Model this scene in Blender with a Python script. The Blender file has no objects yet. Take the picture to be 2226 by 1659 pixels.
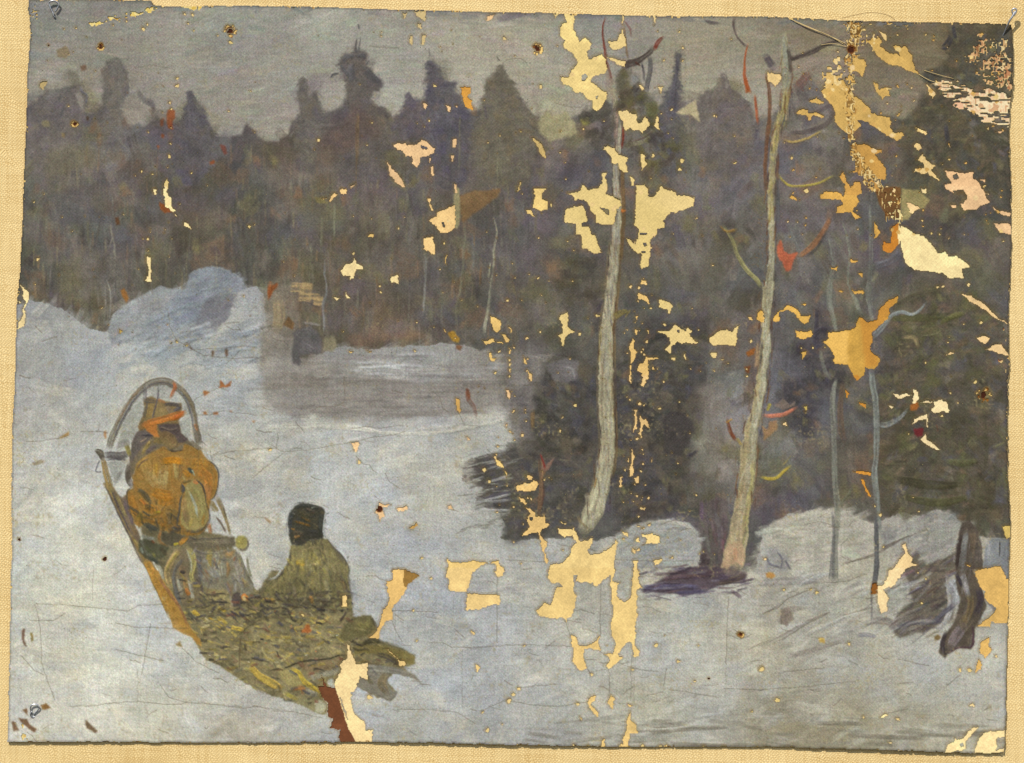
import bpy, math
import numpy as np

# ------------------------------------------------------------------ camera, sky, sun, exposure
scene = bpy.context.scene
K = 0.0002                       # metres per photograph pixel: the picture is about 43 cm wide
PW, PH = 2226, 1659


def world(px, py, depth=0.0):
    """photograph pixel on the hanging cloth -> metres (x right, z up, y away from the camera)"""
    return ((px - PW / 2) * K, -depth * K, (PH / 2 - py) * K)


cam_data = bpy.data.cameras.new("camera")
cam = bpy.data.objects.new("camera", cam_data)
scene.collection.objects.link(cam)
cam.location = (0, -1.1, 0)
cam.rotation_euler = (math.radians(90), 0, 0)
cam_data.sensor_width = 36
cam_data.lens = 36 * 1.1 / (PW * K)
cam_data.clip_start, cam_data.clip_end = 0.01, 50
scene.camera = cam

SUN_EL, SUN_AZ = 46, -28         # above the horizon; to the left of the wall's normal
wd = bpy.data.worlds.new("World")
scene.world = wd
wd.use_nodes = True
nt = wd.node_tree
bg = nt.nodes["Background"]
sky_tex = nt.nodes.new("ShaderNodeTexSky")
sky_tex.sky_type = 'NISHITA'
sky_tex.sun_disc = False
sky_tex.sun_elevation = math.radians(SUN_EL)
sky_tex.sun_rotation = math.radians(180 + SUN_AZ)
nt.links.new(sky_tex.outputs[0], bg.inputs[0])
bg.inputs[1].default_value = 0.08
sun_data = bpy.data.lights.new("sun", 'SUN')
sun_data.energy = 3.0
sun_data.angle = math.radians(0.5)
sun_data.color = (1.0, 0.95, 0.88)
sun = bpy.data.objects.new("sun", sun_data)
scene.collection.objects.link(sun)
from mathutils import Vector
_d = Vector((math.sin(math.radians(SUN_AZ)) * math.cos(math.radians(SUN_EL)),
             -math.cos(math.radians(SUN_AZ)) * math.cos(math.radians(SUN_EL)),
             math.sin(math.radians(SUN_EL))))
sun.rotation_euler = (-_d).to_track_quat('-Z', 'Y').to_euler()
sun.location = _d * 3
vs = scene.view_settings
vs.view_transform, vs.look, vs.exposure, vs.gamma, vs.use_curve_mapping = 'Standard', 'None', 0.9, 1.0, False
# ------------------------------------------------------------------ PAINTER: pigment, thickness and "whose paint" on a fine grid
ST = 1.8                          # photograph pixels per grid step
GW, GH = int(PW / ST) + 8, int(PH / ST) + 8
OX, OY = -3, -3                   # grid starts a little outside the frame
rng = np.random.default_rng(11)
COL = np.full((GH, GW, 3), 0.46, np.float32)   # sRGB pigment, 0..1
HGT = np.full((GH, GW), 1.2, np.float32)     # thickness of the paint in photograph pixels
IDM = np.zeros((GH, GW), np.int16)           # 0 = no paint
CAN = np.zeros((GH, GW, 3), np.float32)      # sRGB colour of the bare canvas under the paint
XS = (np.arange(GW) * ST + OX).astype(np.float32)
YS = (np.arange(GH) * ST + OY).astype(np.float32)


def T(c, r, pts):
    """points read off an enlarged quarter of the photograph -> photograph pixels"""
    ox, oy = (0, 550, 1100, 1650)[c], (0, 410, 820, 1239)[r]
    s = 3.849 if c == 3 else 3.934
    return [(ox + p[0] / s, oy + p[1] / s) + tuple(q / s for q in p[2:]) for p in pts]


def S(n, pts):
    ox, oy, s = {1: (190, 800, 6.353), 2: (230, 1000, 6.884), 3: (300, 1140, 6.884), 4: (540, 1080, 5.5075), 5: (440, 1300, 4.619)}[n]
    return [(ox + p[0] / s, oy + p[1] / s) + tuple(q / s for q in p[2:]) for p in pts]


SHIFT = np.zeros(3, np.float32)              # correction of the colours as first mixed, set section by section


def mix(r=0, g=0, b=0):
    SHIFT[:] = (r, g, b)


def rgb(c):
    return ((np.array(c, np.float32) + SHIFT) / 255.0).clip(0.01, 1)


def noise(cell_x, cell_y=None, seed=None):
    """smooth value noise over the whole grid, about -1..1; cell sizes in photograph pixels"""
    cell_y = cell_y or cell_x
    r = np.random.default_rng(seed) if seed is not None else rng
    nx, ny = int(PW / cell_x) + 4, int(PH / cell_y) + 4
    g = r.uniform(-1, 1, (ny, nx)).astype(np.float32)
    fx = np.clip((XS + 20) / cell_x, 0, nx - 1.001); fy = np.clip((YS + 20) / cell_y, 0, ny - 1.001)
    ix, iy = fx.astype(int), fy.astype(int)
    tx, ty = fx - ix, fy - iy
    tx, ty = (tx * tx * (3 - 2 * tx))[None, :], (ty * ty * (3 - 2 * ty))[:, None]
    a, b = g[iy][:, ix], g[iy][:, ix + 1]
    c, d = g[iy + 1][:, ix], g[iy + 1][:, ix + 1]
    return (a * (1 - tx) + b * tx) * (1 - ty) + (c * (1 - tx) + d * tx) * ty


def fbm(cell, octaves=3, aspect=1.0):
    out, amp = 0, 1.0
    for o in range(octaves):
        out = out + noise(cell / 2 ** o, cell * aspect / 2 ** o) * amp
        amp *= 0.55
    return out


WX1, WY1 = fbm(14, 3), fbm(14, 3)            # ragged edges
WX2, WY2 = fbm(60, 3), fbm(60, 3)            # wandering edges
WX3, WY3 = noise(5), noise(5)                # broken, chipped edges
VAR_B, VAR_M, VAR_F = fbm(130, 3), fbm(34, 3), noise(7)
GRAIN = rng.normal(0, 1, (GH, GW)).astype(np.float32)
BR = rng.uniform(0, 1, (96, 512)).astype(np.float32)          # bristle marks: long along the stroke
for _ in range(2):
    BR = (BR + np.roll(BR, 1, 0)) / 2
kk = np.ones(41) / 41
BR = np.apply_along_axis(lambda v: np.convolve(np.concatenate([v, v[:40]]), kk, 'valid'), 1, BR)
BR = ((BR - BR.mean()) / BR.std() * 0.28 + 0.5).clip(0, 1).astype(np.float32)


def box(x0, y0, x1, y1, pad=0):
    c0, c1 = int((x0 - pad - OX) / ST), int((x1 + pad - OX) / ST) + 2
    r0, r1 = int((y0 - pad - OY) / ST), int((y1 + pad - OY) / ST) + 2
    c0, c1, r0, r1 = max(c0, 0), min(c1, GW), max(r0, 0), min(r1, GH)
    return (slice(r0, r1), slice(c0, c1)) if c1 > c0 and r1 > r0 else None


def blur(m, n):
    for _ in range(n):
        p = np.pad(m, 1, mode='edge')
        m = (p[1:-1, 1:-1] * 4 + (p[:-2, 1:-1] + p[2:, 1:-1] + p[1:-1, :-2] + p[1:-1, 2:]) * 2 + p[:-2, :-2] + p[2:, 2:] + p[:-2, 2:] + p[2:, :-2]) / 16
    return m


def pmask(pts, rough=1.5, wander=0.0, soft=0, chip=0.0):
    """(window, coverage 0..1) of a polygon with ragged edges"""
    P = np.array([p[:2] for p in pts], np.float32)
    w = box(P[:, 0].min(), P[:, 1].min(), P[:, 0].max(), P[:, 1].max(), rough * 2 + wander * 2 + soft * ST + 3)
    if w is None:
        return None, None
    X = XS[w[1]][None, :] + WX1[w] * rough + WX2[w] * wander + WX3[w] * chip
    Y = YS[w[0]][:, None] + WY1[w] * rough + WY2[w] * wander + WY3[w] * chip
    ins = np.zeros(X.shape, bool)
    n = len(P)
    for i in range(n):
        (xa, ya), (xb, yb) = P[i], P[(i + 1) % n]
        if ya == yb:
            continue
        cr = ((ya > Y) != (yb > Y)) & (X < (xb - xa) * (Y - ya) / (yb - ya) + xa)
        ins ^= cr
    m = ins.astype(np.float32)
    return w, (blur(m, soft) if soft else m)


def put(w, a, col, ident=None, h=None, var=0.0, thr=0.5):
    """lay pigment COL with coverage A in the window W"""
    a3 = a[..., None]
    c = np.broadcast_to(rgb(col), a.shape + (3,)) if not isinstance(col, np.ndarray) else col
    if var:
        v = (VAR_M[w] * 0.6 + VAR_F[w] * 0.4)[..., None] * var
        c = c * (1 + v)
    COL[w] = COL[w] * (1 - a3) + c * a3
    if h is not None:
        HGT[w] = HGT[w] * (1 - a) + h * a
    if ident is not None:
        IDM[w] = np.where(a > thr, ident, IDM[w])


def poly(pts, col, ident=None, rough=1.5, wander=0.0, soft=1, alpha=1.0, var=0.12, h=None):
    w, m = pmask(pts, rough, wander, soft)
    if w is not None:
        put(w, m * alpha, col, None, h, var)
        if ident is not None:
            IDM[w] = np.where(m > 0.5, ident, IDM[w])


def curve(pts, n=5):
    P = [np.array(p, float) for p in pts]
    if len(P) < 3:
        return np.array(P)
    out = []
    for i in range(len(P) - 1):
        p0, p1, p2, p3 = P[max(i - 1, 0)], P[i], P[i + 1], P[min(i + 2, len(P) - 1)]
        for t in np.linspace(0, 1, n, endpoint=False):
            out.append(0.5 * ((2 * p1) + (-p0 + p2) * t + (2 * p0 - 5 * p1 + 4 * p2 - p3) * t * t + (-p0 + 3 * p1 - 3 * p2 + p3) * t ** 3))
    out.append(P[-1])
    return np.array(out)


def line(pts, col, wid=None, ident=None, alpha=0.95, rough=0.6, bristle=0.5, ridge=0.7, taper=True, smooth=True, var=0.12, soft=1.0, col2=None):
    """one brush stroke along points (x, y[, width])"""
    pts = [tuple(p) if len(p) == 3 else (p[0], p[1], wid) for p in pts]
    C = curve(pts) if smooth else np.array(pts, float)
    W = C[:, 2].max()
    w = box(C[:, 0].min(), C[:, 1].min(), C[:, 0].max(), C[:, 1].max(), W / 2 + rough * 2 + 3)
    if w is None:
        return
    X = XS[w[1]][None, :] + WX1[w] * rough
    Y = YS[w[0]][:, None] + WY1[w] * rough
    best = np.full(X.shape, 1e9, np.float32); V = np.zeros(X.shape, np.float32); L = np.zeros(X.shape, np.float32); R = np.ones(X.shape, np.float32)
    s0 = 0.0
    for (xa, ya, ra), (xb, yb, rb) in zip(C[:-1], C[1:]):
        dx, dy = xb - xa, yb - ya
        l2 = dx * dx + dy * dy
        if l2 < 1e-6:
            continue
        l = math.sqrt(l2)
        t = (((X - xa) * dx + (Y - ya) * dy) / l2).clip(0, 1)
        ex, ey = X - xa - t * dx, Y - ya - t * dy
        rad = np.maximum((ra + (rb - ra) * t) / 2, 0.3)
        d = np.sqrt(ex * ex + ey * ey)
        q = d - rad
        m = q < best
        best = np.where(m, q, best); R = np.where(m, rad, R); L = np.where(m, s0 + t * l, L)
        V = np.where(m, (ex * -dy + ey * dx) / l / rad, V)
        s0 += l
    a = (0.5 - best / (1.1 * ST * soft)).clip(0, 1)
    if taper:
        tl = min(0.18 * s0, 14) + 1e-3
        a = a * ((L + 2) / tl).clip(0, 1) * ((s0 - L + 2) / tl).clip(0.25, 1)
    o1, o2 = rng.integers(0, 96), rng.integers(0, 512)
    b = BR[((V * min(9.0, W / ST * 0.45) + o1).astype(int)) % 96, ((L / 2 + o2).astype(int)) % 512]
    a2 = a * alpha * (1 - bristle + bristle * (b * 1.7).clip(0, 1))
    c = rgb(col)[None, None, :] * (1 + (b[..., None] - 0.5) * 0.25)
    if col2 is not None:
        f = (V * 0.5 + 0.5).clip(0, 1)[..., None]
        c = c * (1 - f) + rgb(col2) * f * (1 + (b[..., None] - 0.5) * 0.25)
    put(w, a2, c.astype(np.float32), None, None, var)
    HGT[w] += a2 * ridge * (0.35 + b)
    if ident is not None:
        IDM[w] = np.where(a > 0.5, ident, IDM[w])


def dab(x, y, ln, wd_, ang, col, alpha=0.8, ridge=0.35, ident=None):
    ca, sa = math.cos(ang), math.sin(ang)
    ex, ey = abs(ca) * ln / 2 + abs(sa) * wd_ / 2, abs(sa) * ln / 2 + abs(ca) * wd_ / 2
    w = box(x - ex, y - ey, x + ex, y + ey)
    if w is None:
        return
    X, Y = XS[w[1]][None, :] - x, YS[w[0]][:, None] - y
    u = (X * ca + Y * sa) / (ln / 2)
    v = (-X * sa + Y * ca) / (wd_ / 2) + u * u * rng.uniform(-.3, .3)
    a = ((1 - np.abs(v)) * wd_ / (2 * ST)).clip(0, 1) * ((1 - np.abs(u)) * 3.2).clip(0, 1)
    o1, o2 = rng.integers(0, 96), rng.integers(0, 512)
    b = BR[((v * min(8.0, wd_ / ST * 0.45) + o1).astype(int)) % 96, ((u * ln / 3 + o2).astype(int)) % 512]
    a = a * alpha * (0.25 + 1.1 * b).clip(0, 1)
    a3 = a[..., None]
    COL[w] = COL[w] * (1 - a3) + (col * (1 + (b[..., None] - .5) * .12)) * a3
    HGT[w] += a * ridge * (b - 0.25)
    if ident is not None:
        IDM[w] = np.where(a > 0.42, ident, IDM[w])


def at(x, y):
    return min(max(int((y - OY) / ST), 0), GH - 1), min(max(int((x - OX) / ST), 0), GW - 1)


def brushwork(zone, n, ln, wd_, ang, jit=0.05, alpha=0.7, ridge=0.3, chroma=0.02, palette=None, pal_p=0.0, keep=None):
    """many short strokes, each picking up the colour that lies under it"""
    w, m = pmask(zone, 0, 0, 0)
    P = np.array([p[:2] for p in zone]); x0, y0 = P.min(0); x1, y1 = P.max(0)
    r0, c0 = w[0].start, w[1].start
    k = 0
    for _ in range(n * 4):
        x, y = rng.uniform(x0, x1), rng.uniform(y0, y1)
        r, c = at(x, y)
        if not (0 <= r - r0 < m.shape[0] and 0 <= c - c0 < m.shape[1]) or m[r - r0, c - c0] < 0.5:
            continue
        if keep is not None and IDM[r, c] not in keep:
            continue
        k += 1
        if k > n:
            break
        if palette is not None and rng.random() < pal_p:
            base = rgb(palette[rng.integers(len(palette))])
        else:
            rr, cc = at(x + rng.normal(0, ln[0] * .3), y + rng.normal(0, ln[0] * .3))
            base = COL[rr, cc].copy() if keep is None or IDM[rr, cc] in keep else COL[r, c].copy()
        base = base * (1 + rng.normal(0, jit)) + rng.normal(0, chroma, 3)
        a = ang(x, y) if callable(ang) else ang
        dab(x, y, rng.uniform(*ln), rng.uniform(*wd_), a + rng.normal(0, 0.22), base.clip(0.02, 1).astype(np.float32), alpha * rng.uniform(.55, 1.1), ridge)


def mottle(zone, n, ln, wd_, cols, alpha=0.3, keep=None, ang=None):
    """soft patches of thinly scrubbed colour"""
    w, m = pmask(zone, 0, 0, 0)
    P = np.array([p[:2] for p in zone]); x0, y0 = P.min(0); x1, y1 = P.max(0)
    k = 0
    for _ in range(n * 5):
        x, y = rng.uniform(x0, x1), rng.uniform(y0, y1)
        r, c = at(x, y)
        i, j = r - w[0].start, c - w[1].start
        if not (0 <= i < m.shape[0] and 0 <= j < m.shape[1]) or m[i, j] < .5 or (keep is not None and IDM[r, c] not in keep):
            continue
        k += 1
        if k > n:
            break
        col = rgb(cols[rng.integers(len(cols))]) * rng.uniform(.93, 1.07)
        a0 = rng.uniform(0, math.pi) if ang is None else ang + rng.normal(0, .35)
        for q in range(rng.integers(2, 5)):
            dab(x + rng.normal(0, ln[0] * .35), y + rng.normal(0, ln[0] * .3), rng.uniform(*ln), rng.uniform(*wd_), a0 + rng.normal(0, .4), col.astype(np.float32), alpha * rng.uniform(.5, 1.1), .25)


def field(pts, power=3.0, near=40.0):
    """colour spread smoothly from hand-picked colours (x, y, r, g, b)"""
    out = np.zeros((GH // 6 + 2, GW // 6 + 2, 3)); ws = np.zeros(out.shape[:2] + (1,))
    yy, xx = np.mgrid[0:out.shape[0], 0:out.shape[1]]
    xx, yy = xx * 6 * ST + OX, yy * 6 * ST + OY
    for x, y, r, g, b in pts:
        wt = (1.0 / (np.hypot(xx - x, yy - y) + near) ** power)[..., None]
        out += wt * np.array((r, g, b)) / 255.0; ws += wt
    out /= ws
    iy, ix = np.arange(GH) / 6.0, np.arange(GW) / 6.0
    y0, x0 = iy.astype(int), ix.astype(int)
    ty, tx = (iy - y0)[:, None, None], (ix - x0)[None, :, None]
    g = lambda a, b: out[a][:, b]
    return ((g(y0, x0) * (1 - tx) + g(y0, x0 + 1) * tx) * (1 - ty) + (g(y0 + 1, x0) * (1 - tx) + g(y0 + 1, x0 + 1) * tx) * ty).astype(np.float32)


def settle(f, samples, near=120.0):
    """pull a colour field towards colours measured at single spots (x, y, r, g, b)"""
    res = []
    for x, y, r, g, b in samples:
        rr, cc = at(x, y)
        res.append((x, y) + tuple(np.array((r, g, b)) - f[rr, cc] * 255))
    return (f + field(res, 3.0, near)).clip(0.02, 1)


# ---- whose paint: registry of the things in the picture and their parts
REG = [None]                      # index = id
def thing(name, label=None, category=None, group=None, kind=None, parent=None):
    REG.append(dict(name=name, label=label, category=category, group=group, kind=kind, parent=parent))
    return len(REG) - 1
def part(parent, name, label=None, kind=None):
    return thing(name, label, None, None, kind, parent)
# ------------------------------------------------------------------ THE PICTURE: setting
SKY = thing('sky', 'grey evening sky above the painted forest', None, kind='structure')
SNOW = thing('snow_field', 'pale trodden snow clearing in front of the forest', None, kind='structure')
FOREST = thing('forest', 'dark distant wood painted as one brown mass', 'forest', kind='stuff')
BANK = thing('snow_bank', 'bluish snow bank rising against the dark forest edge', None, kind='structure')

sky_c = field([(90,60,104,106,110),(200,60,112,111,112),(90,200,116,113,114),(200,180,119,116,116),(350,100,121,120,117),(350,220,127,123,121),
 (500,60,124,127,126),(500,200,129,126,122),(600,120,133,132,126),(600,250,135,129,126),(700,60,136,137,131),(850,80,138,137,130),(870,180,136,137,129),
 (1000,100,138,136,126),(1100,70,127,124,116),(1040,200,141,140,133),(1180,180,122,123,121),(1200,260,130,128,118),(1300,60,112,113,113),(1400,80,113,110,105),
 (1420,200,121,118,114),(1500,100,118,111,98),(1500,200,125,120,109),(1600,100,113,108,98),(1640,220,123,121,117),(1750,80,96,89,79),(1770,150,108,103,103),
 (1950,80,84,77,72),(2000,110,93,89,84),(1950,200,113,110,110),(2100,80,76,69,62)])
forest_c = field([(90,300,88,81,84),(90,420,76,72,66),(150,520,66,62,67),(250,300,80,76,82),(300,420,75,69,62),(350,560,71,67,60),(480,350,69,63,69),(480,500,71,66,60),
 (600,330,79,69,67),(600,500,72,69,66),(600,620,80,75,71),(700,300,84,77,75),(780,250,86,81,76),(800,400,80,70,66),(740,480,86,83,64),(800,600,74,70,66),
 (850,700,83,73,63),(950,250,78,76,82),(950,400,76,72,69),(950,600,77,73,71),(1000,700,85,75,68),(1080,250,92,88,78),(1100,350,88,84,75),(1100,500,82,78,75),
 (1150,600,80,76,73),(1200,300,112,105,97),(1250,360,80,76,84),(1250,700,76,72,64),(1200,850,62,60,62),(1200,950,66,62,62),(1250,1050,64,62,56),(1400,300,88,85,72),
 (1480,350,90,86,68),(1550,250,92,85,85),(1550,400,84,77,80),(1500,550,80,74,72),(1550,650,80,76,66),(1450,750,60,58,62),(1450,900,55,53,54),(1420,1050,53,51,55),
 (1380,1120,60,56,58),(1600,900,98,91,91),(1560,1000,98,91,88),(1700,300,102,95,96),(1750,400,96,89,87),(1780,500,86,80,78),(1750,620,74,70,66),(1740,760,86,82,82),
 (1730,850,62,60,68),(1690,980,95,89,86),(1730,1080,60,58,66),(1850,650,80,74,64),(1900,800,68,64,72),(1850,1000,73,67,58),(1950,500,66,62,64),(2000,400,58,56,46),
 (2100,250,56,53,46),(2100,400,48,46,41),(2080,600,62,57,48),(2030,680,62,61,43),(2050,780,58,56,61),(2100,900,54,52,44),(2000,950,63,57,56),(2050,1050,56,54,43),
 (2120,1100,58,54,44),(2150,1000,66,60,52),(2170,120,70,62,50)])
snow_c = field([(70,700,133,134,140),(150,760,147,149,152),(90,850,141,139,140),(100,950,150,150,149),(150,1000,162,163,158),(60,1100,150,151,150),(150,1120,181,183,179),
 (80,1250,172,177,173),(200,1300,187,189,183),(250,1200,177,179,177),(100,1400,176,179,175),(300,1420,185,189,189),(200,1500,182,184,174),(350,1550,176,176,164),
 (450,1500,173,178,181),(500,1600,150,147,139),(300,900,166,168,164),(350,760,152,160,168),(500,800,151,157,160),(560,850,161,163,161),(560,950,167,169,163),
 (520,1050,168,170,167),(560,1120,160,163,161),(650,830,124,121,122),(750,800,121,121,124),(900,800,135,138,141),(800,860,118,115,117),(1000,850,116,113,116),
 (1050,800,121,119,120),(700,930,173,173,160),(900,960,175,177,173),(800,1050,171,176,179),(700,1050,173,177,177),(1000,1000,170,173,168),(1080,930,159,163,162),
 (950,1100,164,166,163),(900,1180,155,160,167),(1050,1120,151,155,157),(1000,1180,152,156,160),(800,1180,161,166,171),(850,1280,157,164,174),(900,1400,161,168,174),
 (1000,1350,153,159,163),(950,1500,165,172,180),(800,1480,167,174,184),(900,1570,151,153,148),(1050,1580,141,143,140),(1150,1250,148,153,156),(1150,1400,152,157,163),
 (1200,1500,154,159,162),(1200,1590,133,134,133),(1300,1180,126,129,132),(1430,1170,141,144,145),(1480,1180,143,143,139),(1400,1450,152,156,157),(1500,1350,152,157,156),
 (1450,1550,140,143,142),(1600,1400,153,153,147),(1650,1320,140,139,136),(1700,1180,137,137,133),(1760,1200,151,151,147),(1850,1180,147,147,143),(1850,1300,146,149,146),
 (1750,1500,140,141,136),(1700,1580,122,119,105),(1850,1580,118,115,99),(2000,1450,147,151,152),(2000,1550,124,123,112),(2100,1560,129,129,124),(2150,1480,140,144,146),
 (1980,1150,128,128,129),(2040,1180,138,139,135),(2160,1200,121,123,126),(1900,1480,145,147,146)])

sky_c = settle(sky_c, [(140,130,150,144,128),(360,220,148,141,131),(870,140,162,158,147),(1170,190,162,156,138),(1510,130,157,149,128),(1940,220,138,127,108),(600,150,156,152,141),(150,60,140,138,132),(1380,90,142,137,126)])
forest_c = settle(forest_c, [(140,510,94,92,88),(540,410,97,92,86),(810,340,103,94,89),(1100,270,105,99,88),(1230,910,84,82,83),(1440,1040,75,74,76),(1570,940,134,131,124),(1590,340,112,106,103),(2090,340,86,81,69),(2030,990,80,76,70),(300,480,103,97,88),
   (800,600,98,92,81),(1410,900,90,86,77),(2050,700,94,90,75),(1740,760,112,108,106),(1730,300,126,118,114),(1060,650,100,94,86)])
snow_c = settle(snow_c, [(120,800,160,161,157),(100,1110,203,203,193),(150,1550,218,213,194),(500,970,178,175,162),(710,870,141,137,130),(760,945,200,197,184),(1000,1150,176,175,168),(570,1590,170,166,154),(900,1410,171,172,168),(1160,1410,176,176,172),
   (1310,1530,176,175,164),(1760,1570,150,143,121),(2090,1490,180,178,167),(1770,1200,178,173,158),(1460,1180,161,160,150),(760,800,152,150,144),(300,1450,203,204,195),(900,1100,177,176,166),(1500,1450,188,186,174),(540,860,172,174,169),(300,1300,206,207,199),(700,1050,186,188,184),(950,1480,184,188,190)])
OUT = (T(0,0,[(245,0),(800,0),(1300,3),(1315,40),(1400,55),(2200,50)]) + T(1,0,[(600,60),(1300,85),(2200,105)]) + T(2,0,[(1000,130),(1500,140),(2200,140)])
       + T(3,0,[(700,170),(1300,185),(2050,200),(2110,212),(2122,420),(2118,700),(2095,900),(2090,1100),(2100,1500)]) + T(3,1,[(2106,50),(2110,500),(2092,900),(2085,1100),(2092,1500)])
       + T(3,2,[(2080,20),(2075,420),(2076,850),(2100,1200),(2090,1590)]) + T(3,3,[(2088,200),(2070,700),(2060,1250),(2045,1525),(1900,1532),(1500,1520),(700,1496),(0,1475)])
       + T(2,3,[(2200,1512),(1000,1512),(0,1494)]) + T(1,3,[(2200,1494),(1500,1474),(900,1470)]) + T(0,3,[(2200,1478),(800,1468),(60,1470),(68,1440),(95,0)])
       + T(0,2,[(102,1500),(100,1000),(108,400),(128,0)]) + T(0,1,[(130,1550),(140,1000),(165,800),(190,350),(205,0)]) + T(0,0,[(200,1640),(228,950),(236,600),(262,300),(245,90)]))
w, OUTM = pmask(OUT, 0.9, 0, 0)
put(w, OUTM, sky_c[w] * (1 + 0.05 * VAR_B[w][..., None]), SKY)
brushwork([(30,-10),(2226,-10),(2226,330),(30,330)], 3000, (26,80), (8,18), lambda x, y: 0.12 * math.sin(x / 170 + y / 90) - 0.08, 0.04, 0.6, 0.35, 0.012)

# the wood: ragged tree line
TL = (T(0,0,[(200,950),(330,830),(420,770),(560,740),(690,750),(745,830),(735,950),(790,980),(880,920),(900,800),(890,600),(920,520),(1000,500),(1070,580),(1085,700),(1090,790),(1040,900),(1030,1000),(1110,1070),
          (1230,1080),(1290,1060),(1320,1010),(1330,900),(1300,860),(1250,860),(1180,770),(1250,870),(1330,980),(1400,1040),(1540,1060),(1590,960),(1600,850),(1625,785),(1670,850),(1720,940),(1760,1040),(1830,1150),(1950,1180),(2060,1150),(2120,1050),(2200,1160)])
      + T(1,0,[(90,1210),(230,1215),(310,1120),(330,1080),(400,980),(395,800),(430,650),(460,780),(480,850),(520,780),(545,780),(570,900),(600,990),(700,950),(800,880),(820,720),(780,620),(740,560),(770,480),(860,450),(880,330),(900,440),(960,470),
                  (930,540),(1010,620),(1090,720),(1040,780),(980,870),(1130,940),(1180,1000),(1270,990),(1310,850),(1330,800),(1370,880),(1420,870),(1490,850),(1495,700),(1490,540),(1520,520),(1590,590),(1640,700),(1740,720),(1690,760),(1770,830),(1810,920),(1850,960),(1960,930),(1980,820),(2010,690),(2060,660),(2110,560),(2140,640)])
      + T(2,0,[(0,690),(60,720),(110,830),(170,920),(240,990),(420,1060),(560,1000),(640,970),(740,930),(830,870),(900,890),(960,860),(920,700),(960,600),(1060,560),(1030,700),(1120,770),(1190,800),(1280,880),(1320,940),(1370,790),(1420,740),(1450,620),(1460,470),(1480,480),(1475,650),(1480,750),
                  (1460,880),(1540,900),(1650,880),(1700,790),(1800,760),(1855,630),(1900,740),(1960,790),(2080,900),(2120,1000),(2190,1020)])
      + [(1680,250),(1720,200),(1760,175),(1830,250),(1900,255)] + T(3,0,[(1100,980),(1200,1000),(1250,950),(1400,830),(1480,760),(1380,620),(1570,510),(1640,440),(1560,380),(1600,240),(1700,190),(2120,190)]) + [(2206,700),(2206,1180)]
      + [(2100,1160)] + T(3,2,[(1700,1210),(1600,1145),(1480,1110),(1340,1165),(1200,1130),(960,1225),(850,1190),(740,1120),(600,1110),(450,1115),(250,1150),(30,1275)]) + [(1640,1250)]
      + T(2,2,[(1900,1640),(1640,1620),(1665,1480),(1630,1310),(1550,1230),(1240,1220),(1080,1270),(1000,1340),(760,1400),(400,1375),(100,1400)]) + [(1085,1172),(1098,1140)]
      + T(1,2,[(2100,1130),(1900,1100),(1890,1010),(1960,940),(1790,890),(1750,760),(1850,700),(2050,640)]) + T(2,2,[(150,640),(110,340),(30,300)]) + [(1112,850)]
      + T(2,1,[(470,1500),(300,1440),(130,1410)]) + T(1,1,[(2200,1430),(2000,1400),(1850,1360),(1700,1320),(1300,1350),(1000,1375),(730,1350),(590,1420),(420,1500),(340,1480),(350,1300),(130,1210),(100,1100),(90,900),(30,840)])
      + T(0,1,[(2080,860),(1620,880),(1450,870),(1100,985),(960,1090),(945,1240),(880,1230),(760,1200),(690,1150),(580,1050),(400,975),(250,960),(150,1000)]) + [(30,650)])
mix(22, 19, 12)
w, FM = pmask(TL, 3.0, 0, 0)
full_out = np.zeros((GH, GW), np.float32)
w0, m0 = pmask(OUT, 0.9, 0, 0); full_out[w0] = m0
fa = blur(FM, 3)
put(w, fa * full_out[w], forest_c[w] * (1 + 0.10 * VAR_B[w][..., None] + 0.10 * VAR_M[w][..., None]))
IDM[w] = np.where((FM > 0.5) & (full_out[w] > 0.5), FOREST, IDM[w])
FONLY = [FOREST]
TINT = fbm(90, 3)[..., None] * np.array([0.010, 0.003, -0.014], np.float32) + fbm(70, 3)[..., None] * np.array([-0.005, 0.007, -0.003], np.float32)
COL[w] = np.where((IDM[w] == FOREST)[..., None], COL[w] + TINT[w], COL[w])
brushwork([(30,140),(2206,100),(2206,1260),(30,780)], 3600, (22,70), (10,24), lambda x, y: math.pi / 2 + 0.5 * math.sin(x / 60.0), 0.08, 0.5, 0.25, 0.006,
          [(82,78,64),(64,62,72),(88,77,74),(60,56,54),(92,86,82),(78,66,60)], 0.14, FONLY)
brushwork([(30,420),(1120,420),(1120,770),(30,740)], 900, (24,80), (4,8), math.pi / 2, 0.1, 0.4, 0.3, 0.006, [(94,91,76),(92,89,88),(96,82,68),(58,56,58)], 0.3, FONLY)

FZ = [(30,150),(2206,100),(2206,1260),(1100,1200),(1100,770),(30,720)]
mottle(FZ, 520, (30,80), (18,46), [(96,92,66),(80,72,86),(72,74,88),(100,78,64),(58,54,54),(62,60,50),(104,96,92)], .30, FONLY)
mottle(FZ, 460, (14,40), (8,18), [(104,98,66),(70,64,80),(108,100,94),(52,50,50),(112,84,64),(86,88,72)], .34, FONLY, math.pi / 2)
for _ in range(420):
    x, y = rng.uniform(40, 1120), rng.uniform(300, 740)
    r_, c_ = at(x, y)
    if IDM[r_, c_] == FOREST:
        line([(x, y), (x + rng.normal(0, 2), y + rng.uniform(16, 60))], [(110,104,80),(104,100,100),(56,52,52),(62,58,66),(116,92,72),(98,98,86)][rng.integers(6)], rng.uniform(2.5, 6), alpha=rng.uniform(.2, .5), bristle=.8)

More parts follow.
